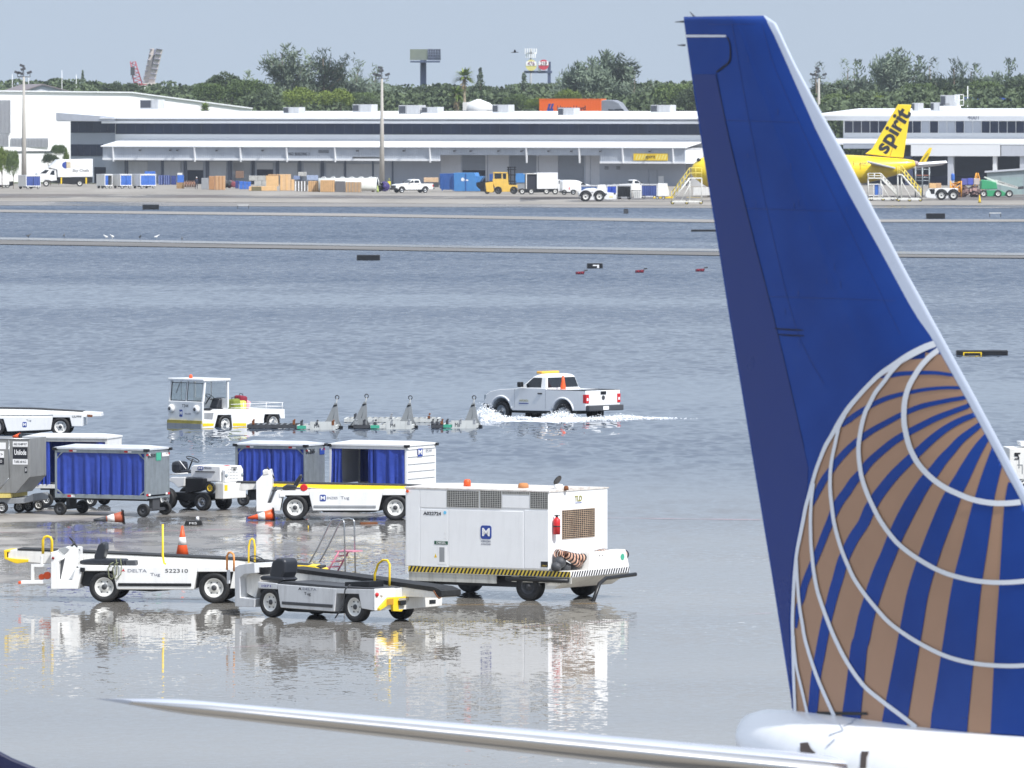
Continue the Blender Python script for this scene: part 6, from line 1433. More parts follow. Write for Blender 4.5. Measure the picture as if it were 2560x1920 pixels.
# ================================================================ MASTS, SIGNS, BRIDGE, CRANE
def mast(px, pyt, pyb, Y, label, spread=13):
    base = W(px, pyb, Y); base.z = 0; top = W(px, pyt, Y).z; s_ = F/Y
    t = thing('light_mast', label, 'light mast', base, 0, 'apron floodlight masts')
    MB().lathe([(.42,0),(.30,top*.5),(.16,top)], n=12).build('pole', M('mast_concrete', (178,174,166), .7, var=.06, dirt=.3, scale=.5), t)
    sp = spread/s_*1.2; b = MB(); b.cyl((-sp,0,top),(sp,0,top),.07,n=6); b.build('crossarm', darkgrey, t)
    for x, h in ((-sp,.5),(-sp*.45,.4),(sp,.5),(0,1.0),(-sp*.15,1.5)):
        b = MB(); b.cyl((x,0,top),(x,0,top+h),.05,n=6); b.rbox((x-.1,0,top+h+.15),(.75,.4,.36),(0,.35 if x < 0 else -.35,0)); b.build('floodlight', darkgrey, t)
mast(60, 192, 452, 1255, 'tall concrete floodlight mast at the left, in front of the white hangar')
mast(955, 197, 462, 1262, 'tall concrete floodlight mast in the middle, in front of the cargo building')
mast(2047, 196, 300, 1400, 'floodlight mast just right of the tip of the blue fin')
def post(px, pyt, pyb, Y, label, wpx=1.6, name='pole', cat='pole', m=None, grp=None):
    b0 = W(px, pyb, Y); z1 = W(px, pyt, Y).z; o = MB().cyl((0,0,0),(0,0,z1),wpx*Y/F/2,wpx*Y/F/2*.7,6).build(name, m or bwhite, None, loc=(b0.x,Y,0)); tag(o, label, cat, grp)
for k, (px, a, Y, lb) in enumerate(((31,185,1600,'thin white pole left of the left light mast'),(72,190,1600,'thin white pole just right of the left light mast'),(155,176,1700,'thin white pole above the grey gable roof'),(191,186,1650,'thin white pole right of the grey gable roof'),(273,208,1600,'short thin white pole in front of the bushes'),(2419,215,1350,'thin white pole beside the roof cage'))): post(px, a, 300, Y, lb, 1.8 if k < 5 else 3, 'slender_pole', 'pole')
# double-sided billboard
def billboard():
    Y = 1800; t = thing('billboard', 'two-sided billboard on a single thick steel post above the trees', 'billboard', (W(1058,200,Y).x, Y, 0))
    k = Y/F; z0 = W(1058,150,Y).z; z1 = W(1058,123,Y).z; X = lambda p: (p-1058)*k
    pm = M('billboard_post', (72,84,112), .6)
    MB().cyl((0,1,0),(0,1,z0),1.0*.75*.9,n=14).build('post', pm, t)
    MB().add([(X(1025),0,z0),(X(1070),-2,z0),(X(1070),-2,z1),(X(1025),0,z1),(X(1025),.5,z0),(X(1070),-1.5,z0),(X(1070),-1.5,z1),(X(1025),.5,z1)], [(0,1,2,3),(4,5,6,7),(0,1,5,4),(3,2,6,7),(0,3,7,4),(1,2,6,5)]).build('poster_panel', M('poster', (150,156,140), .7, var=.12, scale=.4), t)
    bk = MB(); bk.add([(X(1070)+.02,-2,z0),(X(1101),2.5,z0),(X(1101),2.5,z1),(X(1070)+.02,-2,z1)], [(0,1,2,3)]); bo = bk.build('back_frame', M('frame_dark', (58,66,84), .7), t)
    g = MB(); 
    for i in range(6): 
        q = i/5; g.cyl((X(1070)+(X(1101)-X(1070))*q,-2.1+4.5*q,z0),(X(1070)+(X(1101)-X(1070))*q,-2.1+4.5*q,z1),.07,n=5)
    for i in range(5): z = z0+(z1-z0)*i/4; g.cyl((X(1070),-2.1,z),(X(1101),2.4,z),.06,n=5)
    g.build('lattice', M('lattice_grey', (110,118,136), .6), t)
    MB().box(X(1026),X(1100),-2.6,.5,z0-.55,z0-.2).build('catwalk', pm, t)
billboard()
def lottery():
    Y = 1800; t = thing('jackpot_sign', 'jackpot billboard with a yellow disc reading 476 and red disc reading 218', 'billboard', (W(1372,200,Y).x, Y, 0))
    k = Y/F; X = lambda p: (p-1372)*k; Z = lambda p: W(1372,p,Y).z; pm = M('billboard_post', (72,84,112), .6)
    MB().box(X(1369),X(1377),0,1.4,0,Z(154)).build('post', pm, t); MB().box(X(1310),X(1380),-.2,1,Z(183),Z(177)).build('beam', pm, t)
    for px, py, r, m1, txt_, nm in ((1328,163,14,M('ball_yellow', (214,206,130), .6),'476','yellow_disc'),(1359,162,13,M('ball_red', (196,60,76), .6),'218','red_disc')):
        d = MB(); d.lathe([(r*k,-.25),(r*k,.2)], (X(px),-.5,Z(py)), 'y', 28); o = d.build(nm, m1, t)
        MB().box(X(px)-r*k*.92,X(px)+r*k*.92,-.82,-.76,Z(py)-.1*r*k,Z(py)+.66*r*k).build('number_panel', inkwhite, o)
        text(o, txt_, r*k*.95, (X(px),-.9,Z(py)+.28*r*k), FRONT, M('dark_red_ink', (120,30,60), .6), ext=.01, sx=.9)
    b = MB(); b.box(X(1345),X(1352),-.4,0,Z(178),Z(166)); b.build('small_panel', inkwhite, t)
    a = thing('cell_tower', 'slim telecom mast with stacked white antennas behind the jackpot sign', 'tower', (W(1327,200,1820).x, 1820, 0))
    Z2 = lambda p: W(1327,p,1820).z; MB().cyl((0,0,0),(0,0,Z2(122)),.35,.2,8).build('mast', midgrey, a)
    for j, zc in enumerate((128,138)):
        for i in range(6):
            x = (-.8+i*.32)*(1.5 if j == 0 else 1.2); MB().box(x-.12,x+.12,-.9+.3*abs(i-2.5),-.6+.3*abs(i-2.5),Z2(zc)-.5*1.2,Z2(zc)+.5*1.2).build('antenna', bwhite, a)
lottery()
# raised bascule bridge leaf
def bridge():
    Y = 2100; t = thing('bascule_bridge', 'raised concrete leaf of a drawbridge standing almost upright beyond the trees', 'bridge', (W(365,215,Y).x, Y, 0))
    o0 = Vector((W(365,215,Y).x, Y, 0)); Q = lambda p, y=0: (lambda v: (v.x-o0.x, y, v.z))(W(p[0],p[1],Y))
    con = M('bridge_concrete', (206,196,190), .8, var=.06, scale=.3); dk_ = M('bridge_steel', (120,124,144), .7)
    def slab(nm, pts, y0, y1, m): b = MB(); b.prism([(Q(p)[0],Q(p)[2]) for p in pts], y0, y1, 'y'); b.build(nm, m, t)
    slab('roadway', [c1(1232,435),c1(1300,140),c1(1330,145),c1(1290,440)], 0, 3, con); slab('girder', [c1(1255,440),c1(1325,150),c1(1352,150),c1(1290,440)], 2, 4, dk_)
    slab('roadway', [c1(1285,440),c1(1355,142),c1(1405,150),c1(1335,442)], -2, 1, con)
    for i in range(8):
        q = i/7; x = 1285+70*q+(0); y = 440-298*q; slab('cross_beam', [c1(x-2,y),c1(x+50,y+8),c1(x+50,y+14),c1(x-2,y+6)], -2.6, -2.05, dk_)
    for i in range(7):
        q = i/6; x = 1238+62*q; y = 425-280*q; slab('cross_beam', [c1(x-8,y),c1(x+16,y+3),c1(x+16,y+9),c1(x-8,y+6)], -.6, -.05, dk_)
    MB().box(Q(c1(1225,445))[0],Q(c1(1345,445))[0],-6,8,0,Q(c1(1290,440))[2]).build('pier', con, t)
    c = thing('crane', 'red lattice crane boom leaning beside the raised drawbridge', 'crane', (W(340,215,2050).x, 2050, 0)); o1 = W(340,215,2050); R_ = lambda p: (lambda v: Vector((v.x-o1.x, 0, v.z)))(W(p[0],p[1],2050))
    rm = M('crane_red', (168,72,84), .6, dirt=.2); b = MB(); a0, a1 = R_(c1(1195,450)), R_(c1(1148,255)); d_ = Vector((1.1,0,0))
    for s in (-.6,.6): b.cyl(tuple(a0+Vector((s*1.6,0,0))), tuple(a1+Vector((s,0,0))), .16, n=5)
    for i in range(12): q0, q1 = i/12, (i+1)/12; s = (-1)**i; b.cyl(tuple(a0.lerp(a1,q0)+Vector((s*(.9-.4*q0),0,0))), tuple(a0.lerp(a1,q1)+Vector((-s*(.9-.4*q1),0,0))), .12, n=4)
    b.build('boom', rm, c); MB().box(a0.x-2,a0.x+2,-2,2,0,a0.z).build('cab_base', rm, c)
    b = MB(); b.cyl(tuple(a1),tuple(R_(c1(1140,410))),.08,n=4); b.build('cable', darkgrey, c); p = R_(c1(1146,338)); MB().rbox(tuple(p),(1,1,2)).build('hook_block', darkgrey, c)
bridge()
o = MB().box(-3.4,3.4,0,8,0,W(350,213,1900).z).build('warehouse', bwhite, None, loc=(W(365,220,1900).x,1900,0)); tag(o, 'low white warehouse at the foot of the raised drawbridge', 'building')
o = MB().box(-2,2,0,8,0,W(1058,212,1900).z).build('warehouse', bwhite, None, loc=(W(1075,220,1900).x,1900,0)); tag(o, 'sliver of white roof right of the billboard post', 'building')
o = MB().box(-1.6,1.6,0,8,0,W(2150,222,1900).z+1.2).build('office_block', M('office_grey', (120,124,134), .7), None, loc=(W(2195,220,1900).x,1900,0)); tag(o, 'dark grey block half hidden between the pines right of the fin', 'building')
# ================================================================ TREES
def leafmat(name, c0, c1, c2):
    m = bpy.data.materials.new(name); t = NT(m); oi = t.new('ObjectInfo').outputs['Random']
    n = t.new('TexNoise', {'Vector': t.new('TexCoord').outputs['Object'], 'Scale': 2.2, 'Detail': 6.0, 'Roughness': .75}).outputs[0]
    f = t.math('ADD', n, t.math('MULTIPLY', t.math('SUBTRACT', oi, .5), .12))
    t.link(t.ramp(f, [(.32, lin(c0)), (.5, lin(c1)), (.68, lin(c2))]), t.b.inputs['Base Color']); t.b.inputs['Roughness'].default_value = .7; t.b.inputs['Specular IOR Level'].default_value = .25
    return m
lf_dark = leafmat('leaves_dark', (50,60,44), (74,88,62), (104,118,82)); lf_mid = leafmat('leaves_mid', (62,78,46), (92,110,64), (124,140,84)); lf_light = leafmat('leaves_bright', (70,86,40), (104,122,52), (142,154,76))
lf_pine = leafmat('pine_needles', (78,92,80), (104,118,100), (134,146,122)); bark = M('bark', (110,98,84), .9, var=.2); palmg = leafmat('palm_fronds', (70,90,36), (110,130,56), (160,168,96)); deadp = M('dead_fronds', (150,132,98), .9, var=.2)
def leafq(b, p, s, r, up=.4):
    n = Vector((r.gauss(0,1), r.gauss(0,1), r.gauss(0,1)+up)).normalized(); a = n.orthogonal().normalized(); a = Matrix.Rotation(r.random()*6.3,3,n)@a; c = n.cross(a); w_ = s*r.uniform(.6,1.2); h = s*r.uniform(.4,.8)
    b.add([p+a*w_, p+c*h+a*w_*.2, p-a*w_, p-c*h-a*w_*.1], [(0,1,2,3)])
def crown_mesh(seed, R=5.0, H=4.6, nl=26, q=75, s=.30):
    """lobed crown: leaf clumps gathered on the shells of many small boughs"""
    r = random.Random(seed); b = MB()
    for k in range(nl):
        a = r.random()*2*PI; e = math.asin(r.uniform(-.15,1)); rr = r.uniform(.55,.9)
        c = Vector((math.cos(a)*math.cos(e)*R*rr, math.sin(a)*math.cos(e)*R*rr, H*.45+math.sin(e)*H*.6*rr)); lr = r.uniform(.22,.42)*R
        for _ in range(q):
            d = Vector((r.gauss(0,1), r.gauss(0,1), r.gauss(0,1)+.35)).normalized(); p = c+Vector((d.x*lr, d.y*lr, d.z*lr*.75))*r.uniform(.72,1.08)
            leafq(b, p, s, r)
    return b
def trunk_mesh(h, r0, seed=0):
    r = random.Random(seed); b = MB(); b.tube([(0,0,-.2),(r.uniform(-.1,.1),0,h*.5),(r.uniform(-.3,.3),.1,h)], [r0,r0*.75,r0*.55], 8)
    for k in range(5):
        a = k*1.26+r.random(); b.tube([(0,0,h*.7),(math.cos(a)*h*.35,math.sin(a)*h*.35,h*1.15),(math.cos(a)*h*.65,math.sin(a)*h*.65,h*1.5)], [r0*.5,r0*.3,r0*.12], 6)
    return b
protos = []
for i, (m, R_, H_) in enumerate(((lf_dark,5,5.2),(lf_mid,5.5,4.4),(lf_light,6,4.2),(lf_dark,4.5,4.8))):
    me = crown_mesh(i+1, R_, H_, 34, 130); co = me.build('crown', m, None); tr = trunk_mesh(4, .35, i).build('trunk', bark, None); protos.append((co, tr))
def tree(proto, px, pytop, Y, wpx, label, group=None, name='broadleaf_tree', base=None, cat='tree'):
    co, tr = proto; s_ = F/Y; t = thing(name, label, cat, (W(px,300,Y).x, Y, 0), random.Random(px).random()*360, group)
    ztop = W(px, pytop, Y).z; dims = [max(v.co[i] for v in co.data.vertices)-min(v.co[i] for v in co.data.vertices) for i in range(3)]; zmin = min(v.co.z for v in co.data.vertices)
    sx = wpx/s_/dims[0]; hcr = min(ztop-2.5, dims[2]*sx*1.25) if base is None else ztop-base; sz = hcr/dims[2]
    c = co.copy(); COL.objects.link(c); c.parent = t; c.scale = (sx,sx,sz); c.location = (0,0,ztop-hcr-zmin*sz)
    q = tr.copy(); COL.objects.link(q); q.parent = t; q.scale = (min(1.3,sx),min(1.3,sx),max(.25,(ztop-hcr*.6)/6)); q.name = 'trunk'; c.name = 'crown'; return t
def rows_of(k): return k
TG = 'trees behind the cargo building'
for (px, py, w_, pi, Y, lb) in (
 (278,201,75,0,1560,'bushy tree left of the drawbridge crane'),(330,205,60,3,1600,'small dull tree right at the foot of the crane boom'),(400,208,90,0,1650,'low dark tree right of the raised drawbridge'),(470,213,70,3,1640,'low hazy tree between the drawbridge and the large rounded tree'),
 (560,176,115,0,1420,'large dark rounded tree, tallest broadleaf left of the pines'),(520,206,90,1,1400,'mid green tree at the lower left of the large dark rounded tree'),(618,196,110,1,1410,'mid green tree just right of the large dark rounded tree'),(660,222,90,3,1390,'dark low tree right behind the roof under the left pine'),
 (752,211,105,2,1370,'bright yellow green rounded tree under the tall pines, left one'),(840,214,100,2,1372,'bright yellow green rounded tree under the tall pines, right one'),(905,228,80,1,1380,'mid green tree left of the central light mast'),(920,236,60,0,1365,'dark low tree directly left of the central light mast'),
 (990,213,85,0,1550,'dark green tree between the central mast and the billboard'),(1060,208,80,0,1560,'dark green tree at the foot of the billboard post'),(1115,215,80,3,1550,'dark green tree left of the palms'),(1205,206,75,0,1540,'dark tree below the small conical pine'),(1260,216,80,0,1560,'dark tree right of the small conical pine'),
 (1365,205,70,3,1600,'hazy tree directly under the red disc sign'),(1420,218,80,2,1400,'bright green tree behind the orange container'),(1345,238,70,2,1380,'bright green low tree at the left end of the orange container'),(1290,233,75,1,1400,'mid green tree above the mixer drum'),(1520,225,100,0,1430,'dark tree behind the grey truck cab'),(1600,222,90,0,1450,'dark tree right of the grey truck cab'),
 (1690,206,130,1,1410,'broad mid green tree touching the blue fin'),(1730,212,90,0,1400,'dark green tree half hidden by the blue fin'),
 (2140,233,130,2,1400,'bright rounded tree right of the fin above the roof edge'),(2210,231,120,2,1395,'bright rounded tree behind the yellow fin'),(2090,232,80,1,1420,'mid green tree touching the white leading edge'),(2300,205,110,1,1480,'mid green tree behind the tall air handler'),(2380,196,110,0,1500,'dark tree left of the right edge pines'),(2460,200,110,1,1480,'mid green tree above the blue strip'),(2545,190,100,0,1480,'dark tree at the right edge of the picture')):
    tree(protos[pi], px, py, Y, w_, lb, TG)
# street trees by the hangar at the left
for (px, py, w_, pi, Y, lb, b0) in ((5,356,44,2,1230,'yellow green tree cut by the left edge in front of the annex',2.2),(33,372,34,1,1226,'small dark street tree left of the left light mast',2.0),(146,360,40,1,1290,'small green tree behind the catering truck cab',4.5),(126,380,44,0,1280,'grey green bush behind the catering truck bonnet',3.2),(165,362,20,2,1290,'small leafy tree touching the west wall of the cargo building',1.5)):
    tree(protos[pi], px, py, Y, w_, lb, None, base=b0)
# far wood that reads as one mass
wd = MB(); r = random.Random(77); wd2 = wd
def woodrow(x0, x1, y0, y1, Y, n, R):
    for k in range(n):
        px = x0+(x1-x0)*(k+r.random()*.8)/n; py = y0+(y1-y0)*(k/n)+r.uniform(-9,14); top = W(px,py,Y).z; c = Vector((W(px,300,Y).x, Y+r.uniform(-15,15), 0)); Rr = R*r.uniform(.7,1.3)
        for _ in range(330):
            d = Vector((r.gauss(0,1), r.gauss(0,1)*.8-.3, r.gauss(0,1)+.4)).normalized(); p = c+Vector((d.x*Rr, d.y*Rr, top-Rr*.9+d.z*Rr*.9))*1.0; p.z = top-Rr*.9+d.z*Rr*.9
            if r.random() < .35: p.z -= r.random()*5
            leafq(wd, p, .5, r)
for (a, b, ya, yb, Y, n, R) in ((0,250,205,208,1750,26,4),(180,760,214,208,1650,44,5),(180,760,232,238,1450,36,5),(640,1000,212,222,1580,34,5),(640,1000,235,245,1400,26,4.5),(950,1420,216,216,1620,46,4.5),(950,1420,232,240,1460,40,4.5),(1380,1790,214,212,1560,38,5),(1380,1790,236,240,1420,34,4.5),(2060,2600,212,196,1600,46,5.5),(2060,2600,232,222,1440,44,5),(2060,2600,250,245,1360,38,4.5),(-800,0,212,206,1700,46,5),(2600,3200,205,212,1600,36,5)):
    woodrow(a, b, ya, yb, Y, n, R)
tag(wd.build('woodland', lf_dark), 'dense dark green wood forming the skyline behind the cargo buildings', 'wood', kind='stuff')
# Australian pines: feathery, upswept, ragged
def pine_mesh(seed, H, limbs, spread, dens=1.0):
    r = random.Random(seed); f = MB(); tb = MB(); tb.tube([(0,0,0),(r.uniform(-.4,.4),0,H*.45),(r.uniform(-.8,.8),0,H*.93)], [.3,.2,.05], 6)
    for k in range(limbs):
        z0 = H*r.uniform(.2,.82); a = r.random()*2*PI; L = spread*r.uniform(.5,1.0)*(1.15-z0/H*.7); rise = r.uniform(.5,1.3)
        P = [Vector((0,0,z0)), Vector((math.cos(a)*L*.5, math.sin(a)*L*.5, z0+L*.35*rise)), Vector((math.cos(a)*L, math.sin(a)*L, z0+L*.9*rise))]
        if P[2].z > H*1.02: P[2].z = H*r.uniform(.9,1.02)
        tb.tube(P, [.1,.06,.02], 5)
        for i in range(int(95*dens)):
            q = .25+.75*r.random()**.8; p = P[0].lerp(P[1], q*2) if q < .5 else P[1].lerp(P[2], q*2-1)
            p = p+Vector((r.gauss(0,.38), r.gauss(0,.38), r.gauss(-.05,.4)))
            d = Vector((r.gauss(0,.5)+math.cos(a)*.4, r.gauss(0,.4), r.gauss(.35,.6))).normalized()*r.uniform(.35,.8); w_ = d.orthogonal().normalized()*r.uniform(.05,.13)
            f.add([p-w_, p+w_, p+d+w_*.3, p+d-w_*.3], [(0,1,2,3)])
    for i in range(int(160*dens)):
        z = H*(.5+.5*r.random()); p = Vector((r.gauss(0,.35),r.gauss(0,.35),z)); d = Vector((r.gauss(0,.5),r.gauss(0,.4),.6)).normalized()*.6; w_ = d.orthogonal().normalized()*.1; f.add([p-w_,p+w_,p+d+w_*.3,p+d-w_*.3],[(0,1,2,3)])
    return f, tb
pm = []
for sd_, H, l, sp_, dn in ((1,16,30,5.2,1.1),(2,15,22,3.4,1.2),(3,14,24,5.5,1.0),(4,13,34,3.0,1.7)):
    f, tb = pine_mesh(sd_, H, l, sp_, dn); pm.append((f.build('crown', lf_pine, None), tb.build('trunk', bark, None), H))
def pine(i, px, py, Y, label, ang=None, lean=0, sx=1.0):
    co, tr, H = pm[i]; t = thing('pine_tree', label, 'tree', (W(px,300,Y).x, Y, 0), ang if ang is not None else random.Random(px).random()*360, 'feathery pines on the skyline')
    s_ = W(px,py,Y).z/H; t.scale = (s_*sx,s_*sx,s_); t.rotation_euler[1] = lean
    for o_ in (co, tr): c = o_.copy(); COL.objects.link(c); c.parent = t; c.name = c.name.split('.')[0]
    return t
for a in ((0,715,113,1480,'tall feathery pine with spreading tips, leftmost of the big pair'),(1,768,140,1490,'narrow feathery pine between the two big ones'),(0,810,124,1485,'tall feathery pine right of the narrow one'),(2,855,150,1490,'leaning feathery pine with branches swept right above the bright trees',20,.16),(2,890,162,1500,'ragged pine reaching towards the central light mast',10,.2),(1,645,178,1500,'small sparse pine left of the tall pair',0,-.1),
 (3,1445,162,1480,'pine at the left end of the clump above the orange container'),(3,1480,150,1485,'second pine of the clump above the orange container'),(3,1515,134,1490,'tallest pine in the clump above the orange container'),(3,1550,138,1490,'dense pine just right of the clump top'),(1,1575,170,1480,'thin pine right of the clump with gaps of sky'),(2,1600,186,1480,'low ragged pine at the right end of the clump',200,.1),(3,1495,170,1470,'darker lower pine in front of the clump'),(3,1420,190,1500,'lowest pine at the left foot of the clump'),
 (1,2050,158,1500,'thin pine behind the light mast right of the fin'),(1,2110,150,1500,'sparse pine right of the fin mast'),(1,2145,152,1505,'sparse rounded pine above the bright rounded trees'),(0,2243,124,1500,'tallest pine right of the fin, with a pointed tip'),(3,2222,140,1495,'dense pine left of the pointed one'),(1,2300,143,1500,'narrow pine right of the pointed one'),(1,2335,147,1510,'sparse pine above the tall air handler'),(2,2385,150,1500,'spreading dark pine towards the right edge'),(1,2405,158,1500,'thin pine above the cage'),(1,2440,162,1505,'thin sparse pine third from the right edge'),(1,2525,148,1500,'narrow pine close to the right edge'),(3,2490,186,1500,'low pine between the two last narrow ones')):
    pine(*a)
for c_, t_2 in protos: bpy.data.objects.remove(c_); bpy.data.objects.remove(t_2)
for c_, t_2, _ in pm: bpy.data.objects.remove(c_); bpy.data.objects.remove(t_2)
def palm(px, py, Y, label, R=2.6, skirt=1.0):
    r = random.Random(px); t = thing('palm_tree', label, 'palm', (W(px,300,Y).x, Y, 0)); H = W(px,py,Y).z-R*.55
    MB().tube([(0,0,0),(.2,0,H*.5),(0,0,H)], [.32,.24,.2], 8).build('trunk', M('palm_bark', (150,138,118), .9, var=.15), t)
    b = MB()
    for k in range(34):
        a = r.random()*2*PI; e = r.uniform(-.35,1.25); P = [Vector((0,0,H))]; L = R*r.uniform(.75,1)
        for i in range(1,5): q = i/4; P.append(Vector((math.cos(a)*math.cos(e)*L*q, math.sin(a)*math.cos(e)*L*q, H+math.sin(e)*L*q-.5*q*q*R*.5)))
        for i in range(2,5):
            d = (P[i]-P[i-1]); w_ = Vector((-d.y,d.x,0)); w_ = (w_.normalized() if w_.length > .01 else Vector((1,0,0)))*.32
            for s in range(3): off = Vector((0,0,(s-1)*.16)); b.add([P[i-1]+off-w_*(1-.2*i), P[i-1]+off+w_*(1-.2*i), P[i]+off*2+w_*(.9-.2*i)*1.2, P[i]+off*2-w_*(.9-.2*i)*1.2], [(0,1,2,3)])
    b.build('crown', palmg, t); b = MB()
    for k in range(60): a = r.random()*2*PI; z = H-r.random()*R*skirt; w_ = r.uniform(.25,.75); b.add([(0,0,z+.3),(math.cos(a)*w_,math.sin(a)*w_,z-.3),(math.cos(a+.4)*w_,math.sin(a+.4)*w_,z-.5)], [(0,1,2)])
    b.build('dead_fronds', deadp, t)
palm(1160,170,1400,'tall fan palm with a bright crown behind the roof'); palm(1142,218,1395,'shorter fan palm with brown skirt, left of the tall palm', 2.2, 1.4); palm(513,262,1330,'small palm crown poking above the roof left of the round tree', 1.3)
def conifer(px, py0, py1, Y, wpx, label, dens=1.0):
    r = random.Random(px); s_ = F/Y; t = thing('conifer', label, 'tree', (W(px,300,Y).x, Y, 0)); H = W(px,py0,Y).z; z0 = W(px,py1,Y).z; R = wpx/2/s_
    MB().cyl((0,0,0),(0,0,H),.2,.04,6).build('trunk', bark, t); b = MB(); n = 9
    for k in range(n):
        z = z0+(H-z0)*k/n; rr = R*(1-k/n*.85)
        for j in range(int(26*dens)): a = r.random()*2*PI; q = r.uniform(.15,1)*rr; leafq(b, Vector((math.cos(a)*q,math.sin(a)*q,z+q*.15+r.gauss(0,.12))), .3, r)
    b.build('crown', lf_pine, t)
conifer(1201,168,215,1500,24,'small conical pine beside the tall palm'); conifer(1310,180,225,1500,22,'slim conical pine left under the jackpot sign', .7); conifer(207,175,215,1700,10,'tiny hazy conical tree above the white hangar', .5)

# ================================================================ ROAD BEHIND THE BUILDING: container truck and mixer
em = MB(); Ye = 1345; zr = W(1400,292,Ye).z; em.prism([(-9,0),(-9,zr-.2),(-7.5,zr),(7.5,zr),(9,zr-.2),(9,0)], W(1080,300,Ye).x, W(1900,300,Ye).x, 'x')
o = em.build('raised_road', strip, None, loc=(0,Ye,0)); tag(o, kind='structure')
oc = bpy.data.materials.new('orange_container'); t_ = NT(oc); tcx = t_.new('SeparateXYZ', {0: t_.new('TexCoord').outputs['Object']}).outputs[0]
nz_ = t_.new('TexNoise', {'Scale': 1.2, 'Detail': 5.0}).outputs[0]; t_.link(t_.ramp(nz_, [(.3, lin((240,108,24))), (.7, lin((250,124,36)))]), t_.b.inputs['Base Color']); t_.b.inputs['Roughness'].default_value = .5
tf = Frame((W(1503,300,Ye-3).x, Ye-3, zr), -20)
t = fthing(tf, 'container_truck', 'truck with grey sleeper cab hauling an orange shipping container behind the roof', 'truck')
xa_ = tf.side((1348,270))[0]; zt_ = tf.side((1485,247))[1]; b = MB(); b.box(xa_, 0, 0, 2.45, zt_-2.6, zt_)
n = 40
for k in range(n): x = xa_+(-xa_)*(k+.2)/n; b.box(x, x+.12, -.05, .0, zt_-2.4, zt_-.15)
bx = b.build('container', oc, t)
MB().box(xa_,.02,-.06,.0,zt_-.12,zt_+.01).build('top_rail', oc, bx)
p0, p1 = tf.side(h7(672,886), -.07), tf.side(h7(1022,826), -.07); o = text(bx, 'Hapag-Lloyd', .95, ((p0[0]+p1[0])/2,-.07,(p0[1]+p1[1])/2), FRONT, M('navy_ink', (30,36,70), .6), ext=.01); wd_ = max(v.co.x for v in o.data.vertices)-min(v.co.x for v in o.data.vertices); o.scale = ((p1[0]-p0[0])/wd_, 1.1, 1)
lg = MB(); q0 = tf.side(h7(540,905), -.07); q1 = tf.side(h7(630,800), -.07); w_, h_ = q1[0]-q0[0], q1[1]-q0[1]
for dx_ in (0, w_*.42): lg.prism([(q0[0]+dx_,q0[1]),(q0[0]+dx_+w_*.42,q0[1]),(q0[0]+dx_+w_*.5,q0[1]+h_*.3),(q0[0]+dx_+w_*.35,q0[1]+h_*.5),(q0[0]+dx_+w_*.58,q0[1]+h_),(q0[0]+dx_+w_*.25,q0[1]+h_),(q0[0]+dx_+w_*.08,q0[1]+h_*.45),(q0[0]+dx_-.02,q0[1]+h_*.2)], -.075, -.06, 'y')
lg.build('logo', inkblue, bx)
cabm = M('truck_silver', (150,154,162), .35, metal=.3)
pc = [tf.side(h7(*q), .1) for q in ((1195,960),(1195,765),(1270,752),(1370,755),(1440,790),(1490,860),(1520,905),(1530,960))]
cbx = MB(); cbx.prism([(x,z) for x,z in pc], .1, 2.4, 'y'); cc_ = cbx.build('sleeper_cab', cabm, t, bevel=.12)
MB().prism([tf.side(h7(*q), .08) for q in ((1310,925),(1310,870),(1375,872),(1395,925))], .06, .1, 'y').build('side_window', glass, cc_)
MB().prism([tf.side(h7(*q), .05) for q in ((1385,868),(1495,866),(1525,918),(1400,920))], .0, .06, 'y').build('windscreen', glass, cc_)
MB().box(xa_,2.5,.4,2.1,.4,zt_-2.65).build('trailer_frame', blackp, t)
for x in (xa_+1,xa_+2.2,-.5,.7,3.0): wheel(t, x, .2, .5, .3, z=.5, name='wheel')
mf = Frame((W(1190,300,Ye).x, Ye, zr), -10); t = fthing(mf, 'concrete_mixer', 'white rounded drum of a concrete mixer truck behind the roof by the palms', 'truck')
cxy = lambda x, y: mf.side(c3(x,y), 0); A0, A1 = cxy(160,660), cxy(385,672)
b = MB(); L = A1[0]-A0[0]; b.lathe([(.35,0),(1.05,L*.12),(1.5,L*.42),(1.45,L*.55),(.85,L*.9),(.5,L)], (A0[0],0,A0[1]), 'x', 20); b.build('drum', white, t)
MB().box(A0[0]-.5,A0[0]+.3,-.6,.6,.5,A0[1]+1).build('hopper', offwhite, t); MB().box(A0[0]-.5,A1[0]+2,-.9,.9,.5,1.0).build('frame', darkgrey, t)
for x in (A0[0]+.3,A0[0]+1.4,A1[0]+1.5): wheel(t, x, -.8, .5, .3, z=.5)
o = MB().box(0,(2531-2410)*1400/F,0,1,W(2450,254,1400).z,W(2450,243.5,1400).z)
ob = o.build('blue_barrier', M('blue_tarp', (48,84,170), .6), None, loc=(W(2410,250,1400).x,1400,0)); tag(ob, 'thin blue strip between the trees right of the roof cage', 'barrier')
# ================================================================ FAR APRON: vehicles, cargo, the yellow airliner
def at(px, py): return G(px, py, .06)
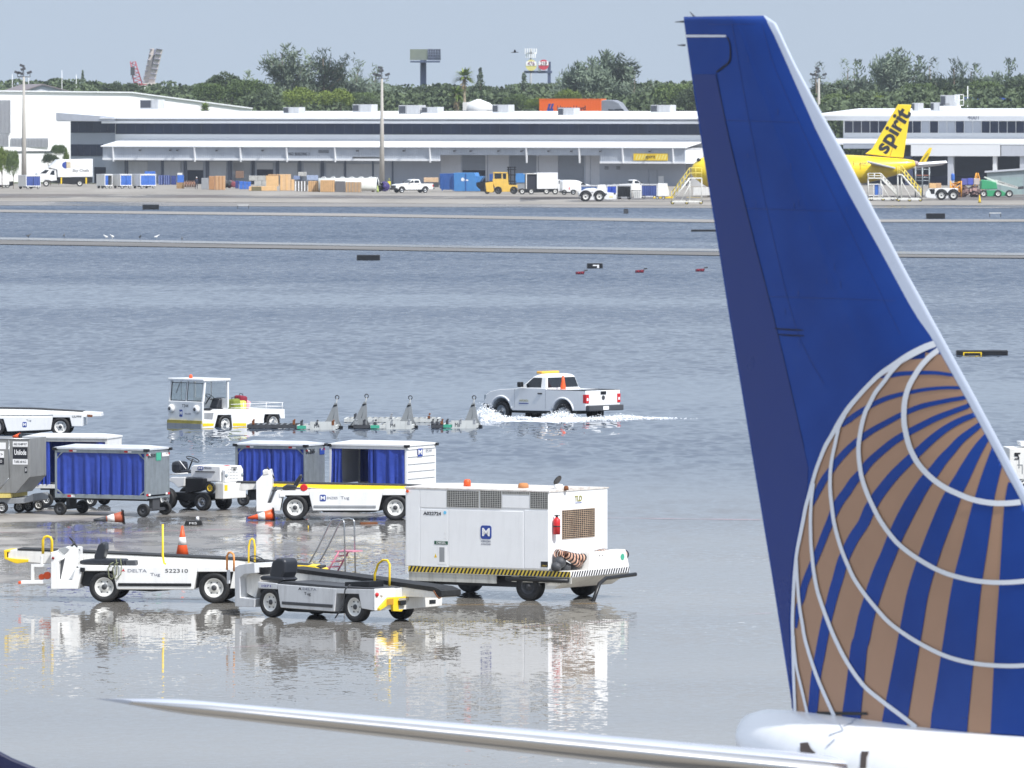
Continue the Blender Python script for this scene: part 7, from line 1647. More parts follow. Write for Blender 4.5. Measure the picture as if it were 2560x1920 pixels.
# ---- catering truck
fr = Frame(at(232,466), 12)
t = fthing(fr, 'catering_truck', 'white catering truck with blue globe logo and raised box body at the left', 'truck')
bx = solid(fr, t, 'box_body', whiteclean, c1, [(430,1170),(500,1102),(802,1096),(802,1250),(500,1254),(495,1190)], 0, 2.5, .04)
cb = solid(fr, t, 'cab', whiteclean, c1, [(322,1222),(395,1188),(485,1186),(492,1282),(440,1290),(425,1280),(370,1280),(335,1300),(322,1280)], .15, 2.3, .08)
solid(fr, cb, 'side_window', glass, c1, [(430,1232),(448,1198),(470,1196),(472,1236)], .13, .16); solid(fr, cb, 'windscreen', glass, c1, [(345,1222),(392,1190),(425,1192),(398,1222)], .13, .3)
solid(fr, t, 'chassis', blackp, c1, [(430,1255),(800,1255),(800,1300),(640,1318),(430,1300)], .2, 2.2)
for x in (530, 745): solid(fr, t, 'stabiliser_leg', yellow, c1, [(x-6,1258),(x+6,1258),(x+6,1312),(x-6,1312)], -.05, .1)
for x in (400, 690): wheel(t, fr.side(c1(x,1300))[0], .15, .48, .3, z=.48)
a, b_ = fr.side(c1(540,1175), -.03), fr.side(c1(610,1125), -.03); cx_, cz_ = (a[0]+b_[0])/2, (a[1]+b_[1])/2; rr = (b_[0]-a[0])*.5; rh = fr.side(c1(575,1120), -.03)[1]-cz_
pts = [(cx_+rr*math.cos(q*PI/12)*1.1, cz_+rh*math.sin(q*PI/12)) for q in range(6,19)]
lg = MB().prism(pts+[(cx_,cz_-rh),(cx_,cz_+rh)], -.03, -.005, 'y').build('logo', inkblue, bx)
st_ = MB()
for k in range(6): z = cz_+rh*(.75-.3*k); st_.box(cx_-rr*.1, cx_+rr*1.0, -.03, -.006, z, z+rh*.12)
st_.build('logo_stripes', M('gold_ink', (190,160,60), .5), bx)
stxt(fr, bx, 'Sky Chefs', c1(628,1186), c1(768,1210), ink, y=-.03); stxt(fr, bx, 'LSG', c1(620,1140), c1(690,1168), M('pale_gold_ink', (240,232,196), .5), y=-.03)
# ---- white trailer at the very left
fr = Frame(at(10,470), 5); t = fthing(fr, 'box_trailer', 'plain white box trailer cut by the left edge', 'trailer')
solid(fr, t, 'box_body', white, c1, [(-260,1215),(80,1215),(80,1322),(-260,1322)], 0, 2.2, .03); solid(fr, t, 'chassis', blackp, c1, [(-260,1322),(115,1290),(115,1325),(60,1340),(-260,1340)], .2, 2)
for x in (35, 65): wheel(t, fr.side(c1(x,1340))[0], .2, .3, .2, z=.3)
# ---- covered carts on the far apron
def farcart(c, xs, ya, yb, ang, label, open_=False, white_end=True, cur=bluecur2, wd_=1.6):
    """xs: left of plain end, left of curtain side, right of curtain side"""
    q = c(xs[1], yb+22); fr = Frame(at(*q), ang); t = fthing(fr, 'baggage_cart', label, 'baggage cart', 'baggage carts on the far apron')
    L = fr.side(c(xs[2],yb))[0]; z0 = fr.side(c(xs[1],yb))[1]; z1 = fr.side(c(xs[1],ya))[1]; wd2 = abs(fr.end(c(xs[0],yb), 0)[0]) if xs[0] != xs[1] else wd_
    wd2 = min(wd2, 2.4); p = .09; f = MB()
    for x in (0, L-p):
        for y in (0, wd2-p): f.box(x,x+p,y,y+p,z0,z1-.06)
    for y in (0, wd2-p): f.box(p,L-p,y+.003,y+p-.003,z0,z0+.12); f.box(p,L-p,y+.003,y+p-.003,z1-.16,z1-.06)
    f.build('frame', white, t); MB().box(-.03,L+.03,-.04,wd2+.04,z1-.058,z1+.03).build('roof', bwhite, t); MB().box(0,.02,p,wd2-p,z0,z1-.07).build('end_panel', offwhite, t); MB().box(L-.02,L,p,wd2-p,z0,z1-.07).build('end_panel', offwhite, t)
    MB().box(.02,L-.02,.02,wd2-.02,z0+.02,z0+.08).build('deck', galv, t)
    if open_: cuts = ((p, L*.45),)
    else: cuts = ((p, L*.5-.02),(L*.5+.02, L-p))
    for k, (a, b) in enumerate(cuts): m = MB(); wavy(m, a, b, z0+.12, z1-.15, .05, .04, 4, k+int(q[0])); m.build('curtain', cur, t)
    m = MB(); wavy(m, p, L-p, z0+.12, z1-.15, wd2-.05, .03, 6, 3); m.build('curtain', cur, t)
    MB().box(.3,L-.3,wd2*.4,wd2*.6,.2,z0).build('undercarriage', darkgrey, t)
    for x in (.35, L-.35): wheel(t, x, .1, .22, .14, z=.22); wheel(t, x, wd2-.1, .22, .14, z=.22, side=1)
    return t
farcart(c1, (150,225,352), 1238, 1335, 32, 'small cart with dark blue curtain, left of the catering truck', cur=M('navy_curtain', (62,82,146), .6, var=.1), wd_=1.8)
farcart(c1, (833,905,972), 1230, 1330, 35, 'white and blue cart with half open curtain, leftmost of the coupled three', True)
farcart(c1, (975,1040,1140), 1230, 1330, 35, 'white and blue cart, middle one of the coupled three')
farcart(c1, (1145,1212,1348), 1230, 1330, 35, 'white and blue cart with closed bright curtains, rightmost of the coupled three')
farcart(c8, (280,285,520), 350, 500, -6, 'blue cart half hidden behind the white pushback tractor', cur=M('steel_blue', (74,104,160), .6, var=.15), wd_=1.5)
farcart(c8, (645,645,785), 348, 480, -8, 'cart with bright blue curtain beside the open white cart', cur=M('bright_blue_curtain', (46,84,190), .5, var=.15))
farcart(c8, (790,792,985), 345, 520, -40, 'white cart with dark open side just right of the pushback tractor', True, cur=blackp, wd_=1.3)
farcart(c8, (1120,1122,1345), 335, 510, -8, 'large cart with dark navy curtains left of the yellow stairs', cur=M('navy_curtain', (62,82,146), .6, var=.1), wd_=1.6)
fr = Frame(at(*c8(1350,545)), -5); t = fthing(fr, 'equipment_trailer', 'white boxed trailer right of the navy curtained cart', 'trailer'); solid(fr, t, 'box_body', white, c8, [(1352,322),(1470,325),(1500,440),(1500,500),(1352,500)], 0, 1.6, .03)
solid(fr, t, 'frame', yellow, c8, [(1290,510),(1560,505),(1560,530),(1290,530)], .1, 1.4); [wheel(t, fr.side(c8(x,540))[0], .1, .22, .15, z=.22) for x in (1345,1430)]
fr = Frame(at(*c8(1000,545)), -5); t = fthing(fr, 'metal_bin', 'white ribbed metal bin between two carts', 'bin'); solid(fr, t, 'shell', offwhite, c8, [(1000,425),(1120,425),(1115,530),(1020,530)], 0, 1.2, .02)
b = MB(); [b.box(*(sorted((fr.side(c8(1020+k*24,500))[0], fr.side(c8(1026+k*24,500))[0]))), -.03, -.001, fr.side(c8(1000,525))[1], fr.side(c8(1000,432))[1]) for k in range(4)]; b.build('rib', midgrey, t)
fr = Frame(at(*c8(1860,520)), 0); t = fthing(fr, 'box_trailer', 'white trailer partly seen through the yellow stairs', 'trailer'); solid(fr, t, 'box_body', offwhite, c8, [(1840,385),(2080,380),(2080,490),(1840,490)], 3, 5, .03); solid(fr, t, 'frame', yellow, c8, [(1750,515),(1950,515),(1950,535),(1750,535)], 3, 4)
# ---- stacked containers, pallets, crates (each its own thing)
def block(c, x0, x1, ya, yb, m, label, name='crate', cat='crate', depth=1.6, ang=0, grp=None, bev=.03, slats=0, sm=None, lift=None, parts=None):
    q = c((x0+x1)/2, yb); g_ = at(*q) if lift is None else at(*c((x0+x1)/2, lift))
    fr = Frame(g_, ang); a, b_ = fr.side(c(x0,yb)), fr.side(c(x1,ya)); z0 = max(a[1], .0) if lift is None else a[1]
    t = fthing(fr, name, label, cat, grp); mb = MB().box(a[0],b_[0],0,depth,z0,b_[1]); mb.build('body', m, t, bevel=bev)
    if slats:
        s_ = MB(); w_ = b_[0]-a[0]
        for k in range(slats): x = a[0]+w_*(k+.1)/slats; s_.box(x, x+w_/slats*.35, -.05, -.001, z0+.02, b_[1]-.02)
        s_.build('slats', sm or wood, t)
    return t, fr, (a[0], b_[0], z0, b_[1])
GC = 'crates and pallets stacked on the far apron'
dkb = M('dark_blue_bin', (42,58,120), .6, var=.12); mdb = M('mid_blue_plastic', (60,110,196), .5, var=.15); plast = M('wrapped_goods', (176,176,172), .4, var=.25, bump=.6); gold = M('light_wood', (222,182,130), .8, var=.08, dirt=.15)
block(c1,1368,1410,1238,1320,dkb,'dark blue bin right of the coupled carts','bin','bin',1.2,slats=2,sm=M('bin_edge', (120,134,176), .6))
block(c1,1415,1470,1238,1320,dkb,'dark blue bin second right of the coupled carts','bin','bin',1.2,slats=3,sm=MATS['bin_edge']); block(c1,1478,1520,1242,1320,dkb,'narrow dark blue bin left of the pallet stack','bin','bin',1.2)
block(c1,1250,1340,1205,1228,mdb,'blue topped boxes behind the rightmost coupled cart','crate','crate',1.2,lift=1315)
tt = block(c1,1525,1588,1300,1352,gold,'pallet stack under a bright blue box','pallet_stack','pallets',1.3,slats=0,bev=.0)
s_ = MB(); a0,a1,z0_,z1_ = tt[2]
for k in range(5): s_.box(a0,a1,-.04,-.001,z0_+(z1_-z0_)*(k+.55)/5,z0_+(z1_-z0_)*(k+.8)/5)
s_.build('gap', blackp, tt[0])
block(c1,1532,1586,1236,1300,mdb,'bright blue box standing on the pallet stack','crate','crate',1.1,lift=1352,slats=0); block(c1,1532,1574,1218,1236,offwhite,'white carton on top of the bright blue box','carton','carton',1.0,lift=1352)
fr = Frame(at(*c1(1640,1350)), 0); 
for k in range(5):
    o = MB(); o.lathe([(.16,-.13),(.55,-.13),(.58,-.1),(.36,-.09),(.36,.09),(.58,.1),(.55,.13),(.16,.13)], axis='x', n=18); q = at(*c1(1602+k*21,1352)); q.z += .58
    oo = o.build('cable_reel', M('reel_brown', (160,124,104), .8, var=.15), None, loc=q); tag(oo, ('leftmost','second from left','middle','second from right','rightmost')[k]+' small brown cable reel of the row left of the standing worker', 'reel', 'brown cable reels')
block(c1,1740,1800,1262,1358,midgrey,'grey shrouded crate right of the standing worker','crate','crate',1.4); 
block(c1,1805,1852,1246,1362,card,'tall brown carton stack, left one of the close pair','carton_stack','cartons',1.3,grp=GC); block(c1,1856,1944,1244,1364,M('tan_carton', (198,160,120), .8, var=.08),'tall light brown carton stack, right one of the close pair','carton_stack','cartons',1.5,grp=GC,slats=3,sm=card)
block(c1,2035,2105,1200,1262,M('dark_carton', (120,96,80), .85),'dark brown carton standing high against a dock door','carton','carton',1.3,lift=1330)
block(c2,98,126,1285,1352,dkb,'narrow blue crate left of the bright blue boxes','crate','crate',1.1,grp=GC)
for j in range(3): block(c2,132+j*34,162+j*34,1290+j*2,1358,mdb,('first','second','third')[j]+' of three small bright blue boxes, counted from the left','crate','crate',1.0,grp=GC)
for j,(xa,xb,ya,yb) in enumerate(((215,290,1242,1285),(292,358,1242,1285),(262,325,1286,1330),(328,362,1286,1330))): block(c2,xa,xb,ya,yb,plast,('upper left','upper right','lower left','lower right')[j]+' grey wrapped bundle beside the wooden crates','wrapped_bundle','bundle',1.2,lift=1368)
block(c2,215,455,1334,1372,gold,'long low timber crate in front of the wrapped bundles','crate','crate',1.4,grp=GC,slats=1,sm=M('olive_end', (112,104,74), .8))
block(c2,362,470,1242,1334,gold,'pale plywood crate behind the long low crate','crate','crate',1.6,grp=GC,lift=1366); block(c2,380,480,1230,1240,wood,'thin boards on top of the pale plywood crate','boards','boards',1.3,lift=1366)
block(c2,482,576,1230,1370,M('plywood', (214,180,138), .8, var=.08),'tallest plywood crate with a framed door','crate','crate',1.6,grp=GC,slats=2,sm=gold); block(c2,580,606,1275,1370,gold,'narrow pale crate right of the tallest plywood crate','crate','crate',1.3,grp=GC)
block(c2,612,716,1288,1376,M('dark_crate', (92,88,84), .8),'dark grey crate with white posts','crate','crate',1.5,grp=GC,slats=4,sm=inkwhite); block(c2,728,828,1288,1380,wood,'brown slatted crate right of the dark grey crate','crate','crate',1.5,grp=GC,slats=6,sm=gold)
block(c2,832,956,1280,1382,wood,'wide brown slatted crate in the middle of the crate row','crate','crate',1.5,grp=GC,slats=7,sm=gold); block(c2,960,1046,1290,1382,M('grey_crate', (104,102,104), .8),'dark grey end of the long crate','crate','crate',1.6,grp=GC)
block(c2,1050,1186,1296,1384,M('weathered_wood', (166,146,124), .85, var=.15),'weathered wooden crate next to the white tank','crate','crate',1.6,grp=GC,slats=5,sm=wood)
for j,(xa,xb,ya,yb,m) in enumerate(((640,712,1210,1245,plast),(600,655,1243,1275,M('blue_grey_wrap', (120,136,170), .6, var=.2)),(715,812,1238,1280,M('blue_grey_wrap2', (150,164,190), .6, var=.25)))): block(c2,xa,xb,ya,yb,m,('pale wrapped carton standing highest behind the crate row','blue grey bundle behind the narrow pale crate','bluish wrapped load behind the brown slatted crate')[j],'wrapped_bundle','bundle',1.3,lift=1366)
for xa, xb, k in ((370,425,0),(1925,1990,1)):
    c_ = c6 if k == 0 else c1; q = at(*c_((xa+xb)/2, 312 if k == 0 else 1350)); b = MB(); r = random.Random(xa)
    for _ in range(5): b.lathe([(.15,-.1),(.42,-.1),(.45,0),(.42,.1),(.15,.1)], (r.uniform(-1.2,1.2),r.uniform(-.3,.3),.45+r.uniform(0,.5)), 'y', 12, r.randrange(2))
    o = b.build('hose_coils', [M('maroon', (130,60,70), .7), darkgrey], None, loc=q); tag(o, ('reddish hose coils left of the blue boxes','dark reddish coils right of the tall carton stacks')[k], 'coils')
# ---- worker figures
def person(px, py, label, hgt=1.78, top=(30,38,60), legs=(34,38,54), cap=(226,226,226), hunch=0.0, vest=None):
    q = at(px, py); t = thing('person', label, 'person', q, 20); s = hgt/1.78
    me = bpy.data.meshes.new('body'); J = [(0,0,.95),(0,0,1.2),(0,-hunch*.2,1.42),(0,-hunch*.3,1.53),(0,-hunch*.35,1.66),(.09,0,.9),(.11,-.02,.5),(.12,.03,.08),(.13,-.1,.04),(-.09,0,.9),(-.11,.03,.5),(-.12,.06,.08),(-.13,-.07,.04),(.19,-hunch*.2,1.4),(.25,-.02,1.14),(.24,-.14,.92),(-.19,-hunch*.2,1.4),(-.25,0,1.14),(-.23,-.12,.92),(.235,-.19,.84),(-.225,-.17,.84)]
    E = [(0,1),(1,2),(2,3),(3,4),(0,5),(5,6),(6,7),(7,8),(0,9),(9,10),(10,11),(11,12),(2,13),(13,14),(14,15),(2,16),(16,17),(17,18),(15,19),(18,20)]
    R_ = [.15,.15,.16,.06,.1,.1,.075,.05,.045,.1,.075,.05,.045,.075,.055,.04,.075,.055,.04,.035,.035]
    me.from_pydata([(x*s,y*s,z*s) for x,y,z in J], E, []); bm = bmesh.new(); bm.from_mesh(me); ly = bm.verts.layers.skin.verify()
    for v, rad in zip(bm.verts, R_): v[ly].radius = (rad*s, rad*s*.85); v[ly].use_root = v.index == 0
    bm.to_mesh(me); bm.free()
    o = bpy.data.objects.new('body', me); COL.objects.link(o); o.parent = t; sk = o.modifiers.new('skin', 'SKIN'); sk.use_smooth_shade = True; o.modifiers.new('sub', 'SUBSURF').levels = 1
    o.modifiers['sub'].render_levels = 1
    m = bpy.data.materials.new('clothing'); n = NT(m); z = n.new('SeparateXYZ', {0: n.new('TexCoord').outputs['Object']}).outputs[2]
    skin_ = lin((150,104,80)); n.link(n.ramp(n.math('MULTIPLY', z, .5/s), [(0, lin((20,20,22))), (.05, lin(legs)), (.47, lin(top)), (.755, skin_)], 'CONSTANT'), n.b.inputs['Base Color']); n.b.inputs['Roughness'].default_value = .8; me.materials.append(m)
    MB().lathe([(.11,1.69),(.115,1.74),(.08,1.8),(.01,1.82)], (0,-hunch*.35,0), 'z', 12).build('cap', M('cap_'+str(cap[0]), cap, .7), t)
    if vest: 
        b = MB(); b.loft([[(x*w_, y*.16-hunch*.1, z) for x, y in ((1,-1),(1,1),(-1,1),(-1,-1))] for z, w_ in ((1.0,.19),(1.25,.2),(1.45,.21))], 0, False, False); b.build('vest', M('vest', vest, .6), t, solid=.01)
    return t
person(491.5, 473.5, 'person in dark navy overalls and white cap standing by the grey shrouded crate')
person(972, 478.5, 'person in yellow vest bending beside the black hose reel', 1.5, (210,200,60), (60,80,60), (190,190,60), .6, (226,216,60))
# ---- white tank, hose reels, cones
fr = Frame(at(*c2(1190,1384))+Vector((0,5,0)), 0); t = fthing(fr, 'water_tank', 'long white liquid tank with hooped straps behind the crates', 'tank')
a = fr.side(c2(820,1300), 3); b_ = fr.side(c2(1318,1380)); z1 = fr.side(c2(1250,1262))[1]
tk = M('tank_plastic', (232,234,228), .35, var=.03, dirt=.25, dcol=(150,160,110)); P = [(.0+math.cos(q*PI/10)*0, 0) for q in range(2)]
b = MB(); sec = []
for x in (a[0], b_[0]-.1, b_[0]): 
    k = .9 if x == b_[0] else 1; sec.append([(x, 1.2+1.2*k*math.copysign(abs(math.cos(q*PI/10))**.6, math.cos(q*PI/10)), .15+(z1-.15)/2*(1+k*math.copysign(abs(math.sin(q*PI/10))**.6, math.sin(q*PI/10)))) for q in range(20)])
b.loft(sec, 0, True); b.build('shell', tk, t)
for k in range(6): x = a[0]+(b_[0]-a[0])*(k+.6)/6.2; h = MB(); h.tube([(x-.5,1.0,z1-.03),(x-.2,1.0,z1+.12),(x+.15,1.0,z1+.12),(x+.3,1.0,z1-.03)], .05, 6); h.build('strap', white, t)
h = MB(); h.tube([(b_[0]-.6,1.0,z1+.08),(b_[0]+.1,1.0,z1+.02),(b_[0]+.3,1.0,z1-.4),(b_[0]+.32,1.0,.9)], .06, 6); h.build('pipe', white, t)
for k, (x, m_) in enumerate(((1345,blackp),(1388,M('purple_rubber', (58,46,110), .6)))):
    q = at(*c2(x,1378)); q.z += .72; o = MB().lathe([(.2,-.2),(.66,-.2),(.72,-.1),(.72,.1),(.66,.2),(.2,.2)], axis='y', n=22).lathe([(.05,-.24),(.3,-.24),(.3,-.2)], axis='y', n=14).build('hose_reel', m_, None, loc=q); tag(o, ('black upright hose reel right of the white tank','purple black upright hose reel beside the bending worker')[k], 'reel')
def scone(c, x, y, label, h, m=orange): 
    t = cone(at(*c(x,y)), label, h, None, m, sleeve=False); return t
scone(c2,1288,1380,'brownish cone in front of the white tank',.95,M('dirty_orange', (168,84,56), .6)); scone(c2,1328,1384,'pale green cone beside the black hose reel',.95,M('lime_cone', (190,206,120), .6)); scone(r5,1598,592,'small yellow cone on the open ramp at the right',1.0,yellow)
# ---- pickups
pickup('white crew-cab pickup with black bumper parked facing left in front of the cargo building', at(*c7(545,362)), 24, crew=True)
pq = pickup('white pickup parked behind the carts near the yellow stairs, facing right', at(*c8(745,470))+Vector((0,10,0)), 205)
# lumber rack load behind crew cab
block(c7,440,600,195,245,M('lumber', (206,176,142), .8, var=.2),'stack of pale lumber behind the crew-cab pickup','lumber_stack','lumber',2.0,lift=345)
block(c7,545,605,245,300,darkgrey,'dark low trailer between the crew-cab pickup and blue compactor','trailer','trailer',2.0,lift=345)
# ---- blue compactors
cbm, cbd = M('compactor_blue', (70,134,196), .5, var=.06, dirt=.12), M('compactor_dark_blue', (44,88,156), .5, var=.06)
fr = Frame(at(*c7(770,350)), -14); t = fthing(fr, 'waste_compactor', 'bright blue waste compactor with white logo in front of the dock', 'compactor')
solid(fr, t, 'hopper', cbd, c7, [(615,150),(758,148),(770,330),(640,330),(615,310)], .3, 2.4, .03); solid(fr, t, 'body', cbm, c7, [(770,142),(1000,140),(1012,180),(1018,290),(1060,330),(1060,346),(775,345)], 0, 2.4, .03)
solid(fr, t, 'power_pack', cbm, c7, [(1018,178),(1100,180),(1060,240),(1018,250)], .2, 1.6); solid(fr, t, 'ram_box', blackp, c7, [(1020,250),(1115,250),(1115,350),(1060,345),(1020,290)], .2, 2.0)
b = MB(); 
for x in (640, 760, 900): w0 = fr.side(c7(x,340))[0]; b.box(w0,w0+.12,-.06,-.001,.1,fr.side(c7(x,150))[1])
b.build('rib', cbd, t); xz = fr.side(c7(870,215), -.02); MB().lathe([(.28,-.02),(.28,0)], (xz[0],-.01,xz[1]), 'y', 5).build('logo', inkwhite, t); xz = fr.side(c7(912,222), -.02); MB().box(xz[0]-.25,xz[0]+.25,-.02,-.005,xz[1]-.12,xz[1]+.1).build('logo', inkwhite, t)
fr = Frame(at(*c7(1500,345))+Vector((0,12,0)), -8); t = fthing(fr, 'waste_compactor', 'second blue compactor half hidden behind the forklift mast', 'compactor'); solid(fr, t, 'body', cbm, c7, [(1455,150),(1545,148),(1570,190),(1570,250),(1455,250)], 0, 2.2, .03); solid(fr, t, 'hopper', cbd, c7, [(1165,155),(1225,150),(1225,215),(1165,240)], 0, 2, .03); solid(fr, t, 'base', midgrey, c7, [(1465,252),(1570,252),(1560,330),(1470,320)], .1, 2.0)
# ---- yellow forklift
fr = Frame(at(*c7(1260,376)), -6); t = fthing(fr, 'forklift', 'yellow heavy forklift with dark mast parked before the dock doors', 'forklift')
fy = M('forklift_yellow', (238,196,90), .45, var=.05, dirt=.2)
solid(fr, t, 'counterweight', fy, c7, [(1120,252),(1200,240),(1215,345),(1195,362),(1130,352)], 0, 1.8, .06); solid(fr, t, 'chassis', fy, c7, [(1200,210),(1300,208),(1370,215),(1378,275),(1465,278),(1462,320),(1410,322),(1405,352),(1300,352),(1298,310),(1225,300),(1205,260)], .1, 1.8, .03)
b = MB()
for x0_, x1_ in ((1208,1220),(1300,1312),(1352,1368)): solid(fr, t, '', fy, c7, [(x0_,140),(x1_,140),(x1_+(6 if x0_ > 1340 else 0),215),(x0_,215)], .1, .22, mb=b); solid(fr, t, '', fy, c7, [(x0_,140),(x1_,140),(x1_,215),(x0_,215)], 1.65, 1.78, mb=b)
b.build('cab_frame', fy, t); solid(fr, t, 'cab_roof', fy, c7, [(1206,134),(1362,134),(1366,146),(1206,146)], .05, 1.8); solid(fr, t, 'cab_glass', glass, c7, [(1222,148),(1298,148),(1298,208),(1222,208)], .14, 1.6); solid(fr, t, 'cab_glass', glass, c7, [(1314,150),(1350,150),(1358,212),(1320,212)], .14, 1.6)
solid(fr, t, 'engine_cover', blackp, c7, [(1125,235),(1200,230),(1198,255),(1125,258)], .2, 1.7, .04)
b = MB(); 
for x0_, x1_ in ((1368,1384),(1395,1405),(1440,1452)): solid(fr, t, '', blackp, c7, [(x0_,75),(x1_,75),(x1_,300),(x0_,275)], .3, .5, mb=b); solid(fr, t, '', blackp, c7, [(x0_,75),(x1_,75),(x1_,300),(x0_,275)], 1.4, 1.6, mb=b)
for y_ in (75, 100, 160, 230, 262): solid(fr, t, '', blackp, c7, [(1360,y_),(1462,y_),(1462,y_+10),(1360,y_+10)], .35, .45, mb=b)
b.build('mast', blackp, t); solid(fr, t, 'carriage', darkgrey, c7, [(1370,262),(1450,262),(1455,300),(1440,305),(1370,275)], .4, 1.5)
for x, r_ in ((1262,.52),(1435,.52),(1140,.36)): w0 = wheel(t, fr.side(c7(x,340))[0], .2, r_, .4, mr=fy if False else darkgrey, z=r_)
# ---- box truck, van
fr = Frame(at(*c7(1700,380)), 10); t = fthing(fr, 'box_truck', 'white box truck with open dark rear, right of the forklift', 'truck')
solid(fr, t, 'box_body', whiteclean, c7, [(1692,142),(1922,140),(1922,318),(1692,320)], 0, 2.3, .03); 
rb = MB(); solid(fr, t, '', whiteclean, c7, [(1570,148),(1692,148),(1692,156),(1570,156)], .1, 2.2, mb=rb); solid(fr, t, '', whiteclean, c7, [(1570,150),(1580,150),(1580,320),(1570,320)], .1, .25, mb=rb); rb.build('rear_frame', offwhite, t); solid(fr, t, 'cargo_opening', M('truck_inside', (40,42,52), .8), c7, [(1582,158),(1690,158),(1690,322),(1582,322)], .3, 2.1)
solid(fr, t, 'chassis', blackp, c7, [(1510,322),(1920,320),(1920,350),(1700,360),(1510,362)], .2, 2.0); solid(fr, t, 'cab', whiteclean, c7, [(1924,222),(1945,215),(1972,240),(1975,300),(1970,345),(1926,350)], .1, 2.1, .06); solid(fr, t, 'side_window', glass, c7, [(1932,228),(1946,224),(1962,258),(1934,262)], .08, .12)
for x in (1530,1630,1798,1895): wheel(t, fr.side(c7(x,365))[0], .15, .42, .28, z=.42)
fr = Frame(at(*c7(2090,385)), 12); t = fthing(fr, 'van', 'white panel van with rear doors turned towards the water', 'van')
solid(fr, t, 'body', whiteclean, c7, [(1972,240),(1990,222),(2110,222),(2160,232),(2215,262),(2320,285),(2350,310),(2350,352),(2130,352),(2120,335),(2068,335),(2058,358),(1972,350)], .05, 1.9, .08)
solid(fr, t, 'side_window', glass, c7, [(2178,262),(2195,250),(2235,270),(2240,284),(2180,282)], .03, .06); solid(fr, t, 'rear_lamp', red, c7, [(2044,300),(2054,300),(2054,330),(2044,330)], .03, .06); solid(fr, t, 'bumper', blackp, c7, [(1968,345),(2062,352),(2060,368),(1972,362)], .0, 1.9, .03)
for x in (2095, 2310, 1995): wheel(t, fr.side(c7(x,365))[0], .12, .36, .25, mr=alu, z=.36)
# ---- pushback tractors
def pushback(c, pts, wh, win, label, ang, lamps=(), gq=None):
    fr = Frame(at(*c(*gq)), ang); t = fthing(fr, 'pushback_tractor', label, 'tow tractor', 'low white pushback tractors'); solid(fr, t, 'body', whiteclean, c, pts, 0, 2.2, .05)
    for x, y in wh:
        wx = fr.side(c(x,y))[0]; w_ = wheel(t, wx, .05, .62, .4, .36, z=.62); wheel(t, wx, 2.1, .62, .4, .36, z=.62, side=1)
        a = MB(); a.tube([(px_,-.03,pz) for px_, pz in arcpts(wx, .62, .72, 175, 5, 12)], .09, 6); a.build('wheel_arch', blackp, t)
    for q in lamps: o = solid(fr, t, 'headlamp', blackp, c, [(q[0]-12,q[1]-10),(q[0]+12,q[1]-10),(q[0]+12,q[1]+10),(q[0]-12,q[1]+10)], -.03, 0)
    if win: solid(fr, t, 'cockpit', blackp, c, win, -.02, 1.2, .02)
    return t, fr
t, fr = pushback(c8, [(262,450),(305,430),(375,395),(480,388),(640,445),(780,460),(782,545),(640,550),(600,535),(495,555),(405,555),(300,540),(265,490)], ((355,520),(545,515)), None, 'low white pushback tractor in front of the blue carts', 4, ((636,470),(757,466)), (450,572))
solid(fr, t, 'hood_box', white, c8, [(525,345),(630,340),(640,400),(640,446),(525,400)], .3, 1.6, .03); solid(fr, t, 'number_plate', M('plate_cream', (236,226,170), .6), c8, [(680,495),(735,495),(735,520),(680,520)], -.02, 0); stxt(fr, t, 'M9', c8(430,440), c8(460,460), ink, y=-.01)
t, fr = pushback(r5, [(850,460),(900,395),(985,400),(1035,392),(1300,392),(1302,520),(1120,535),(1000,535),(870,525),(850,500)], ((1072,500),(1238,495)), [(900,400),(980,400),(975,470),(930,470)], 'low white pushback tractor with open seat beneath the yellow tail', 0, (), (1150,552))
